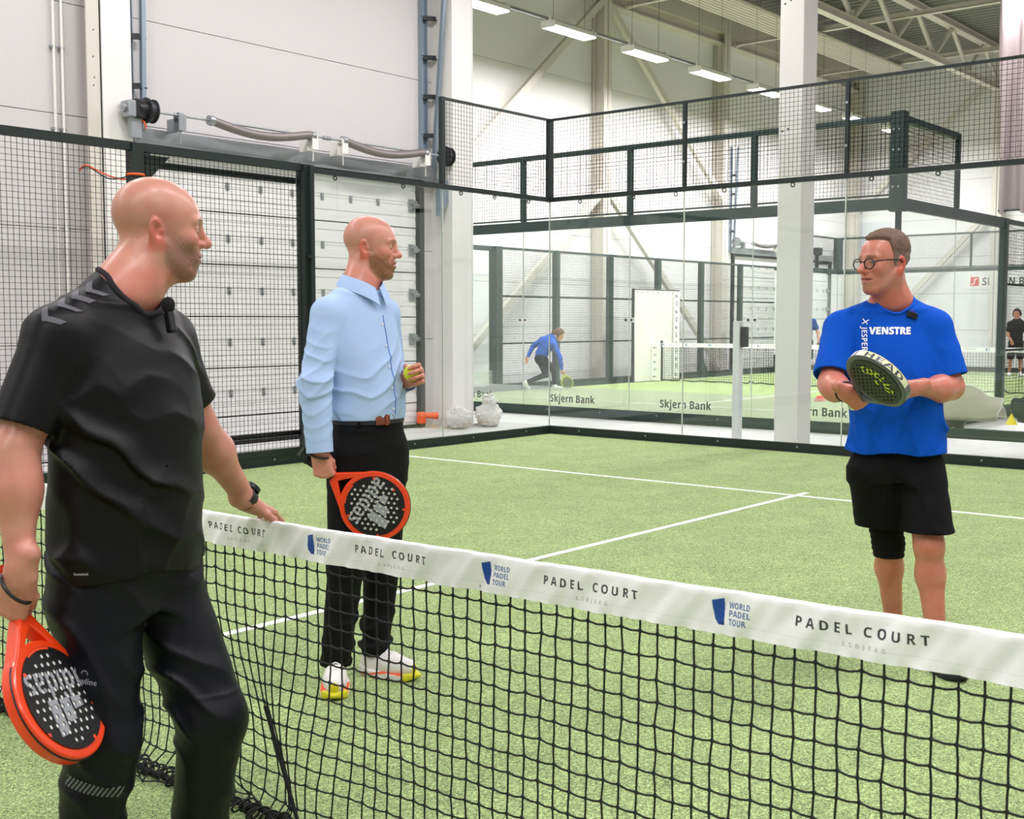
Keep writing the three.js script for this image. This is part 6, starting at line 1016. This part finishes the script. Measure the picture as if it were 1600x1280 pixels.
// ---------------------------------------------------------------- people in the far court
function simplePerson(o) {
  const P = thing('person', o.label, 'person', null, o.base), J = o.J, S = o.s || 1;
  const put = (n, f, lo, hi, h, mat) => { const g = netMesh(f, lo, hi, h, null, 1.7); return part(n, g, mat, P); };
  const lo = [-0.75, -0.01, -0.75], hi = [0.75, 1.95, 0.75];
  const HF = frameOf(o.look, o.up || UPV), hl = toLocal(HF, J.head, o.hs || 1), hd = headField({}), hfl = { f: (x, y, z) => { const q = hl(x, y, z); return hd(...q) * (o.hs || 1); }, c: J.head, r: 0.16 };
  const body = [[hfl, 0], [cone(A.add(J.head, A.add(A.mul(HF[1], -0.05), A.mul(HF[2], -0.03))), J.neck, 0.05, 0.055), 0.03]];
  for (const s of ['R', 'L']) {
    body.push([cone(J[s + 'sh'], J[s + 'el'], 0.043, 0.036), 0.02], [cone(J[s + 'el'], J[s + 'wr'], 0.037, 0.025), 0.02]);
    const hp = handPrims(J[s + 'wr'], o.hands[s], GRIP.map((q) => s === o.relaxed ? [25, 30, 20] : q), GRIP_THUMB, 0.95); body.push([hp, 0.015]);
    body.push([cone(J[s + 'hip'], J[s + 'kn'], 0.075, 0.052), 0.02], [cone(J[s + 'kn'], J[s + 'an'], 0.05, 0.034), 0.02]);
  }
  body.push([cone(J.neck, A.mix(J.Rhip, J.Lhip, 0.5), 0.09, 0.1), 0.05]);
  put('body', union(body), lo, hi, 0.008, std({ color: o.skin || 0xcf967e, roughness: 0.55 }));
  const top = [[cone(A.add(J.neck, [0, 0, 0]), J.chest, 0.1, 0.13), 0.08], [cone(J.chest, J.waist, 0.13, 0.125), 0.08]];
  for (const s of ['R', 'L']) { top.push([cone(A.mix(J.neck, J[s + 'sh'], 0.4), J[s + 'sh'], 0.06, 0.062), 0.06]); top.push([cone(J[s + 'sh'], A.mix(J[s + 'sh'], J[s + 'el'], Math.min(1, o.sleeve)), 0.062, o.sleeve > 1 ? 0.05 : 0.07), 0.03]); if (o.sleeve > 1) top.push([cone(J[s + 'el'], A.mix(J[s + 'el'], J[s + 'wr'], 0.95), 0.048, 0.036), 0.02]); top.push([cone(A.mix(J.chest, J[s + 'sh'], 0.35), A.mix(J.waist, J[s + 'hip'], 0.6), 0.1, 0.1), 0.06]); }
  const neckCut = cone(A.add(J.neck, A.mul(HF[1], 0.12)), A.add(J.neck, A.mul(HF[1], 0.03)), 0.09, 0.062), tfn = union(top);
  put('shirt', (x, y, z) => Math.max(tfn(x, y, z) + folds([x, y, z], A.norm([0.4, 0.8, 0.3]), 60, 0.008, 5), -neckCut.f(x, y, z), o.hem ? o.hem(x, y, z) : -1), lo, hi, 0.009, o.shirt);
  const pf = []; for (const s of ['R', 'L']) { pf.push([cone(J[s + 'hip'], A.mix(J[s + 'hip'], J[s + 'kn'], o.shorts ? 0.85 : 1), 0.1, o.shorts ? 0.1 : 0.066), 0.04]); if (!o.shorts) pf.push([cone(J[s + 'kn'], A.mix(J[s + 'kn'], J[s + 'an'], 0.92), 0.062, 0.044), 0.02]); }
  pf.push([cone(A.mix(J.Rhip, J.Lhip, 0.2), A.mix(J.Rhip, J.Lhip, 0.8), 0.115, 0.115), 0.05]); pf.push([cone(A.mix(J.Rhip, J.Lhip, 0.5), J.waist, 0.12, 0.1), 0.05]);
  const pu = union(pf); put(o.shorts ? 'shorts' : 'trousers', (x, y, z) => pu(x, y, z) + folds([x, y, z], A.norm([0.3, 0.9, 0.2]), 60, 0.005, 9), lo, hi, 0.009, o.pants);
  const hr = (x, y, z) => { const q = hl(x, y, z), h = hd(...q), yl = q[2] > 0.02 ? 0.035 + (q[2] - 0.02) * 0.6 : q[2] > -0.01 ? 0.0 : -0.06; let e = Math.max(h - o.hairT - 0.004 * noise3(q[0] * 60, q[1] * 60, q[2] * 60), -(q[1] - yl)); if (o.bun) e = smin(e, Math.hypot(q[0], (q[1] + 0.01) * 0.8, q[2] + 0.125) - 0.045, 0.03); return e; };
  put('hair', hr, A.sub(J.head, [0.2, 0.2, 0.2]), A.add(J.head, [0.2, 0.2, 0.2]), 0.007, o.hair);
  for (const s of ['R', 'L']) { const N = J[s + 'an'], f = o.feet[s], F = frameOf(f, o.footUp?.[s] || UPV); const so = union([[cone(A.add(N, A.mul(F[1], -0.05)), A.add(N, A.add(A.mul(F[2], 0.15), A.mul(F[1], -0.06))), 0.042, 0.034), 0.03], [cone(N, A.add(N, A.mul(F[1], -0.05)), 0.045, 0.046), 0.03]]); put('shoe', (x, y, z) => Math.max(so(x, y, z), -y), A.sub(N, [0.25, 0.16, 0.25]), A.add(N, [0.25, 0.12, 0.25]), 0.008, o.shoe); }
  return P;
}
{
  // woman lunging low for a ball, seen from behind her right side; she faces along the far wall
  const R = RGT, B = A.mul(FWD, -1), L = (r, u, b) => [R[0] * r + B[0] * b, u, R[2] * r + B[2] * b];
  const base = [-11.0, 0, -17.42];
  simplePerson({
    label: 'woman in a blue long-sleeved top lunging low with a racket', base, look: A.norm(L(0.85, -0.42, -0.25)), up: A.norm(L(0.45, 0.85, 0)), hs: 1.0, skin: 0xd9a48c, sleeve: 1.5, relaxed: 'L',
    J: { head: L(0.34, 1.16, 0), neck: L(0.2, 1.1, -0.02), chest: L(0.1, 0.97, 0), waist: L(-0.02, 0.76, 0), Rsh: L(0.24, 0.96, 0.14), Lsh: L(0.0, 1.05, -0.14), Rel: L(0.36, 0.68, 0.2), Rwr: L(0.4, 0.44, 0.2), Lel: L(-0.2, 0.9, -0.2), Lwr: L(-0.31, 0.68, -0.1), Rhip: L(-0.02, 0.66, 0.08), Lhip: L(-0.04, 0.66, -0.08), Rkn: L(0.24, 0.42, -0.1), Ran: L(0.26, 0.1, -0.1), Lkn: L(0.08, 0.33, 0.06), Lan: L(-0.33, 0.17, 0.04) },
    hands: { R: hf(A.norm(L(0.5, -0.2, 0.8)), L(0.15, -1, 0), false), L: hf(A.norm(L(0.7, 0, 0.5)), L(-0.2, -1, 0.2), true) },
    shirt: cloth(0x2b5fc0, { roughness: 0.75 }), pants: cloth(0x1c2230), hair: std({ color: 0x6b4a3a, roughness: 0.8 }), hairT: 0.012, bun: true, shoe: std({ color: 0xe4e4e0, roughness: 0.8 }), feet: { R: L(1, 0, -0.1), L: L(0.75, -0.75, 0) }, footUp: { L: L(0.75, 0.75, 0) },
  });
  const gripW = A.add(base, L(0.43, 0.37, 0.2));
  const face = [std({ color: 0x6a7350, roughness: 0.5 }), std({ color: 0x4b5236, roughness: 0.5 })];
  makeRacket('grey-green padel racket swung low by the woman in blue', { frame: std({ color: 0xb9c24a, roughness: 0.4 }), core: std({ color: 0x22251c, roughness: 0.9 }), grip: std({ color: 0x15171a, roughness: 0.8 }), collar: std({ color: 0x15171a, roughness: 0.8 }) }, gripW, L(0.35, -0.93, 0), L(0.25, 0.1, 1), face, 0.1);
  // player half hidden by the pillar, back to the camera, racket hanging
  const b2 = [-8.91, 0, -25.29], Q = L;
  simplePerson({
    label: 'player in a blue and white shirt half hidden by the white pillar', base: b2, look: A.norm(Q(-0.3, 0, -0.95)), skin: 0xd79a84, sleeve: 0.55, relaxed: 'L',
    J: { head: Q(-0.02, 1.68, 0), neck: Q(-0.02, 1.5, 0), chest: Q(-0.02, 1.32, 0), waist: Q(-0.02, 1.05, 0), Rsh: Q(0.17, 1.43, 0), Lsh: Q(-0.21, 1.43, 0), Rel: Q(0.27, 1.15, 0.02), Rwr: Q(0.29, 0.92, 0.06), Lel: Q(-0.28, 1.15, 0), Lwr: Q(-0.28, 0.92, -0.05), Rhip: Q(0.06, 0.92, 0), Lhip: Q(-0.1, 0.92, 0), Rkn: Q(0.07, 0.5, 0), Lkn: Q(-0.12, 0.5, 0), Ran: Q(0.08, 0.1, 0), Lan: Q(-0.13, 0.1, 0) },
    hands: { R: hf(A.norm(Q(0.3, -0.6, 0.6)), Q(0, -1, 0), false), L: hf(A.norm(Q(0, 0, -1)), Q(0, -1, 0), true) },
    shirt: cloth(0x1f4a8c), pants: cloth(0x1b4a50), shorts: true, hair: std({ color: 0x3a2a20, roughness: 0.8 }), hairT: 0.012, shoe: std({ color: 0xdadada, roughness: 0.8 }), feet: { R: Q(-0.3, 0, -0.95), L: Q(-0.3, 0, -0.95) }, hem: (x, y, z) => 0.86 - y,
  });
  makeRacket('black padel racket hanging from the half-hidden player\'s hand', { frame: std({ color: 0x202326, roughness: 0.4 }), core: std({ color: 0xb8b8b4, roughness: 0.9 }), grip: std({ color: 0x15171a, roughness: 0.8 }), collar: std({ color: 0x15171a, roughness: 0.8 }) }, A.add(b2, Q(0.3, 0.84, 0.08)), Q(0.25, -0.9, 0.2), Q(0.75, 0.1, 0.6), [std({ color: 0x2a2c2e, roughness: 0.5 }), std({ color: 0x2a2c2e, roughness: 0.5 })], 0.1);
  // boy in black beyond the far net
  const b3 = [-5.36, 0, -30.0];
  const boy = simplePerson({
    label: 'dark-haired young player in black standing beyond the far net', base: b3, look: A.norm(Q(-0.55, 0, 0.8)), skin: 0xb98066, sleeve: 0.6, relaxed: 'L', hs: 0.98,
    J: { head: Q(0.0, 1.62, 0), neck: Q(0.01, 1.45, 0), chest: Q(0.01, 1.28, 0), waist: Q(0, 1.02, 0), Rsh: Q(-0.17, 1.37, 0), Lsh: Q(0.2, 1.37, 0), Rel: Q(-0.24, 1.1, 0.04), Rwr: Q(-0.18, 0.92, 0.15), Lel: Q(0.27, 1.1, 0.0), Lwr: Q(0.24, 0.87, 0.1), Rhip: Q(-0.09, 0.88, 0), Lhip: Q(0.09, 0.88, 0), Rkn: Q(-0.13, 0.47, 0), Lkn: Q(0.12, 0.47, 0), Ran: Q(-0.15, 0.1, 0), Lan: Q(0.13, 0.1, 0) },
    hands: { R: hf(A.norm(Q(0.6, 0.2, 0.5)), Q(0.1, -1, 0.2), false), L: hf(A.norm(Q(-0.4, 0, 0.9)), Q(0, -1, 0.1), true) },
    shirt: cloth(0x1d1e20), pants: cloth(0x17181a), shorts: true, hair: std({ color: 0x1d1614, roughness: 0.8 }), hairT: 0.022, shoe: std({ color: 0xe2e2e2, roughness: 0.8 }), feet: { R: Q(-0.3, 0, 0.95), L: Q(0.2, 0, 0.95) }, hem: (x, y, z) => 0.84 - y,
  });
}
// ---------------------------------------------------------------- benches, bags, signs and other small things
{ // shell seats on a beam behind the back glass
  const bench = thing('beam_bench', 'dark green steel beam carrying the shell seats behind the glass', 'bench');
  part('beam', rbx(3.0, 0.11, 0.08, 0.008, 1.2, 0.265, -10.55), M.greenFrame, bench);
  for (const x of [-0.2, 2.4]) part('leg', [bx(x - 0.03, x + 0.03, 0, 0.22, -10.58, -10.52), bx(x - 0.04, x + 0.04, -0.01, 0.02, -10.8, -10.3)], M.greenFrame, bench);
  const shell = (label, cx, mat) => {
    const t = thing('shell_seat', label, 'seat', 'shell seats behind the back glass'), n = 30, m = 26, pos = [], idx = [];
    // bucket swept from seat front up to the low wrapped back; u across (-1..1), v from front edge to back top
    for (const th of [0, 0.012]) for (let i = 0; i <= n; i++) for (let j = 0; j <= m; j++) {
      const u = i / n * 2 - 1, v = j / m, au = Math.abs(u), hw = 0.41; let y, z;
      if (v < 0.45) { const q = v / 0.45; z = -11.02 + 0.44 * q - 0.05 * u * u * q; y = 0.425 - 0.03 * q + 0.14 * Math.pow(au, 3) * sstep(0.1, 0.4, q) * sstep(1.0, 0.6, q) + th; }
      else { const q = (v - 0.45) / 0.55, top = 0.775 - 0.125 * sstep(0.28, 0.8, au), bot = 0.395 + 0.05 * Math.pow(au, 3); z = -10.58 + 0.06 * Math.sin(q * 1.9) - (0.03 + 0.1 * q) * u * u - th; y = bot + (top - bot) * Math.pow(q, 0.9); }
      pos.push(cx + u * hw * (0.82 + 0.18 * sstep(0.3, 0.8, v)), y, z);
    }
    const st = (n + 1) * (m + 1); for (const o of [0, st]) for (let i = 0; i < n; i++) for (let j = 0; j < m; j++) { const p = o + i * (m + 1) + j; o ? idx.push(p, p + 1, p + m + 1, p + 1, p + m + 2, p + m + 1) : idx.push(p, p + m + 1, p + 1, p + 1, p + m + 1, p + m + 2); }
    const edge = []; for (let j = 0; j <= m; j++) edge.push(j); for (let i = 1; i <= n; i++) edge.push(i * (m + 1) + m); for (let j = m - 1; j >= 0; j--) edge.push(n * (m + 1) + j); for (let i = n - 1; i >= 0; i--) edge.push(i * (m + 1));
    for (let k = 0; k < edge.length - 1; k++) { const a = edge[k], b = edge[k + 1]; idx.push(a, b, a + st, b, b + st, a + st); }
    const g = new THREE.BufferGeometry(); g.setAttribute('position', new THREE.Float32BufferAttribute(pos, 3)); g.setIndex(idx); g.computeVertexNormals();
    part('shell', g, mat, t); const e = edge.filter((_, k) => k % 3 === 0).map((k) => [pos[k * 3], pos[k * 3 + 1], pos[k * 3 + 2]]); part('rim', tube(e, 0.007, 160, 6, true), mat === shellW ? M.whiteSteel : mat, t);
    const s = new THREE.Shape(); s.moveTo(-0.1, 0.4); s.lineTo(0.1, 0.4); s.quadraticCurveTo(0.035, 0.385, 0.035, 0.31); s.lineTo(-0.035, 0.31); s.quadraticCurveTo(-0.035, 0.385, -0.1, 0.4); const bg = new THREE.ExtrudeGeometry(s, { depth: 0.06, bevelEnabled: false }); part('bracket', bg.translate(cx, 0.0, -10.58), M.dark, t);
  };
  const shellW = std({ color: 0xcfcab8, roughness: 0.5 }), shellG = std({ color: 0x333d3b, roughness: 0.55 });
  shellW.side = shellG.side = THREE.DoubleSide;
  shell('cream shell seat on the beam right of the man in blue', 0.07, shellW); shell('dark grey shell seat at the right edge behind the glass', 0.98, shellG);
}
{ // knotted plastic bags of court sand by the corner column
  const bag = (label, c, R, seedv, knot) => { const f = (x, y, z) => { let e = ellip([0, R[1] * 0.8, 0], R).f(x, y, z); if (knot) { e = smin(e, cone([0, R[1] * 1.4, 0], [knot[0], knot[1], knot[2]], R[0] * 0.5, 0.09).f(x, y, z), 0.06); e = smin(e, ellip([knot[0] * 1.2, knot[1] + 0.05, knot[2]], [0.09, 0.06, 0.08]).f(x, y, z), 0.03); } const p = [x, y, z]; return smax(e + 0.05 * noise3(x * 7 + seedv, y * 7, z * 7) + 0.03 * (0.35 - Math.abs(noise3(x * 15, y * 15 + seedv, z * 15)) * 1.6), -y, 0.02); };
    const bm = phy({ color: 0xeeece6, roughness: 0.35, transmission: 0.25, thickness: 0 }); const t = thing('plastic_bag', label, 'bag', null, c); part('bag', netMesh(f, [-0.42, -0.03, -0.42], [0.42, 0.6, 0.42], 0.012, null, 1.9), bm, t);
    const s2 = (x, y, z) => Math.max(ellip([0, R[1] * 0.55, 0], [R[0] * 0.86, R[1] * 0.7, R[2] * 0.86]).f(x, y, z) + 0.01 * noise3(x * 14, y * 14, z * 14), 0.01 - y); part('sand', netMesh(s2, [-0.35, -0.03, -0.35], [0.35, 0.4, 0.35], 0.015, null, 1.8), std({ color: 0xd8c7b2, roughness: 0.95 }), t); };
  bag('squat white plastic bag of sand beside the corner column', [-6.44, -0.01, -9.84], [0.2, 0.17, 0.17], 3, null); bag('tall knotted white plastic bag behind the squat one', [-6.38, -0.01, -10.38], [0.19, 0.17, 0.17], 8, [0.03, 0.34, 0]);
  const sp = []; for (let i = 0; i < 9; i++) sp.push(new THREE.SphereGeometry(0.025 + 0.03 * rnd(), 8, 6).scale(1.6, 0.25, 1.2).translate(rr(-0.25, 0.2), 0.002, rr(-0.1, 0.12))); const s = single('spilled_sand', sp, std({ color: 0xd9c0a6, roughness: 1 }), 'spilled tan sand on the floor by the column', 'sand', null, [-6.78, -0.012, -9.78]); s.userData.kind = 'stuff';
}
{ // orange cone-shaped lamp at the foot of the door track
  const t = thing('track_guard', 'orange plastic guard at the foot of the door track', 'guard');
  part('body', [rbx(0.1, 0.16, 0.1, 0.02, -6.86, 0.13, -9.55)], M.orange, t); part('nozzle', rod([-6.84, 0.16, -9.6], [-6.78, 0.15, -9.78], 0.035, 14, 0.05), M.orange, t);
  const c = thing('cable', 'orange and black cable looping to the fence post', 'cable'); part('orange_wire', tube([[-6.86, 2.98, -4.55], [-6.5, 3.0, -4.4], [-5.9, 2.85, -4.25], [-5.3, 2.74, -4.08], [-5.06, 2.74, -4.0]], 0.008, 50, 6), M.orange, c); part('black_wire', tube([[-6.86, 3.0, -4.55], [-6.4, 2.97, -4.38], [-5.8, 2.8, -4.22], [-5.3, 2.76, -4.08], [-5.06, 2.77, -4.0]], 0.007, 50, 6), M.blackPlastic, c); part('cable_tie', new THREE.TorusGeometry(0.075, 0.012, 6, 20).rotateX(Math.PI / 2).translate(-5.0, 2.75, -4.0), M.orange, c);
}
{ // white stand with a dark box between the courts
  const t = thing('light_post', 'short white square post with a dark box between the courts', 'post');
  part('post', rbx(0.085, 1.45, 0.1, 0.006, -2.52, 0.72, -10.45), std({ color: 0xe6e6ea, roughness: 0.4 }), t); part('box', rbx(0.06, 0.24, 0.1, 0.006, -2.445, 1.26, -10.47), M.steelDark, t); part('foot', bx(-2.62, -2.3, -0.012, 0.01, -10.52, -10.38), M.whiteSteel, t);
}
{ // signs on the end wall
  const sg = thing('wall_sign', 'red and black bank sign on the far end wall', 'sign'); part('board', bx(-8.84, -5.79, 2.42, 2.9, ZE + 0.002, ZE + 0.02), M.whiteSteel, sg);
  const pl = new THREE.PlaneGeometry(3.0, 0.44); part('print', pl.translate(-7.31, 2.66, ZE + 0.024), std({ map: canvasTex(1400, 205, (x, w, h) => { x.fillStyle = '#ecebe6'; x.fillRect(0, 0, w, h); x.fillStyle = '#d8242a'; x.fillRect(78, 34, 130, 130); x.strokeStyle = '#fff'; x.lineWidth = 14; x.beginPath(); x.moveTo(180, 60); x.bezierCurveTo(110, 50, 180, 140, 100, 140); x.stroke(); x.fillStyle = '#1d1d1f'; x.font = 'bold 150px sans-serif'; x.textBaseline = 'middle'; x.fillText('SKJERN BANK', 250, 104, 880); }), roughness: 0.5 }), sg);
  const s2 = thing('wall_sign', 'pale grey square sign with a dark ring on the end wall', 'sign'); part('board', bx(-12.45, -11.2, 3.5, 4.68, ZE + 0.002, ZE + 0.02), std({ color: 0xd6d8dc, roughness: 0.6 }), s2); part('ring', new THREE.TorusGeometry(0.3, 0.05, 10, 40, Math.PI * 1.2).translate(-11.55, 3.95, ZE + 0.03), M.blackPlastic, s2);
}
{ // camera on a bracket at the far left of the second court
  const t = thing('court_camera', 'small black camera on a bracket at the far court corner', 'camera'); part('body', rbx(0.25, 0.22, 0.3, 0.03, -11.9, 3.55, -32.0), M.blackPlastic, t); part('mount', [bx(-11.95, -11.85, 2.9, 3.5, -32.03, -31.97), bx(-11.95, -11.4, 3.15, 3.2, -32.03, -31.97)], M.blackPlastic, t); part('lens', rod([-11.8, 3.5, -31.9], [-11.7, 3.46, -31.7], 0.07, 14), M.steelDark, t);
}
{ // red marker cone-disc lying on the far court, lime box, racket leaning behind the fence
  const t = thing('marker_cone', 'small red marker disc on the far turf behind the pillar', 'cone', null, [-5.05, 0.001, -17.98]); part('disc', new THREE.LatheGeometry([[0.1, 0], [0.1, 0.012], [0.075, 0.05], [0.055, 0.09], [0.02, 0.1], [0.02, 0.095], [0.05, 0.085], [0.068, 0.05], [0.092, 0]].map((p) => new THREE.Vector2(p[0], p[1])), 24), std({ color: 0xe63a2c, roughness: 0.5, side: THREE.DoubleSide }), t);
  const y = thing('marker_cone', 'small yellow marker behind the shell seats', 'cone', null, [-0.87, -0.01, -15.3]); part('disc', new THREE.ConeGeometry(0.08, 0.16, 20, 1).translate(0, 0.08, 0), std({ color: 0xe8d81e, roughness: 0.5 }), y);
  makeRacket('dark padel racket leaning against the fence behind the light-blue-shirted man', { frame: std({ color: 0x2c302e, roughness: 0.5 }), core: std({ color: 0xc8ccc6, roughness: 0.8 }), grip: std({ color: 0x2c302e, roughness: 0.7 }), collar: std({ color: 0xd8dcd4, roughness: 0.5 }) }, [-4.86, 0.1, -5.72], A.norm([-0.12, 0.62, -0.7]), [1, 0.05, 0.2], [std({ color: 0x2e3432, roughness: 0.5 }), std({ color: 0x2e3432, roughness: 0.5 })], 0.02);
}
{ // pleated divider curtain gathered up under the roof
  const pos = [], idx = [], n = 60, m = 24; for (let j = 0; j <= m; j++) for (let i = 0; i <= n; i++) { const u = i / n, v = j / m; const x = -2.36 + u * 2.2, z = -19 + 0.10 * Math.sin(u * 46 + 0.6 * Math.sin(v * 5)) * (1 - 0.3 * v) + 0.05 * Math.sin(u * 17 + v * 3); pos.push(x + 0.02 * Math.sin(v * 9 + u * 30), 9.6 - v * (6.3 + 0.05 * Math.sin(u * 40)), z); } for (let j = 0; j < m; j++) for (let i = 0; i < n; i++) { const p = j * (n + 1) + i; idx.push(p, p + n + 1, p + 1, p + 1, p + n + 1, p + n + 2); }
  const g = new THREE.BufferGeometry(); g.setAttribute('position', new THREE.Float32BufferAttribute(pos, 3)); g.setIndex(idx); g.computeVertexNormals();
  const t = thing('divider_curtain', 'mauve-grey pleated divider curtain hanging at the right edge', 'curtain'); part('cloth', g, std({ color: 0x8b7f7f, roughness: 0.9, side: THREE.DoubleSide }), t); part('rail', rod([-2.5, 9.62, -19], [0, 9.62, -19], 0.03, 8), M.galv, t); part('hem_bar', rod([-2.34, 3.32, -19], [-0.2, 3.32, -19], 0.02, 8), M.steelDark, t);
}
renderer.render(scene, camera);
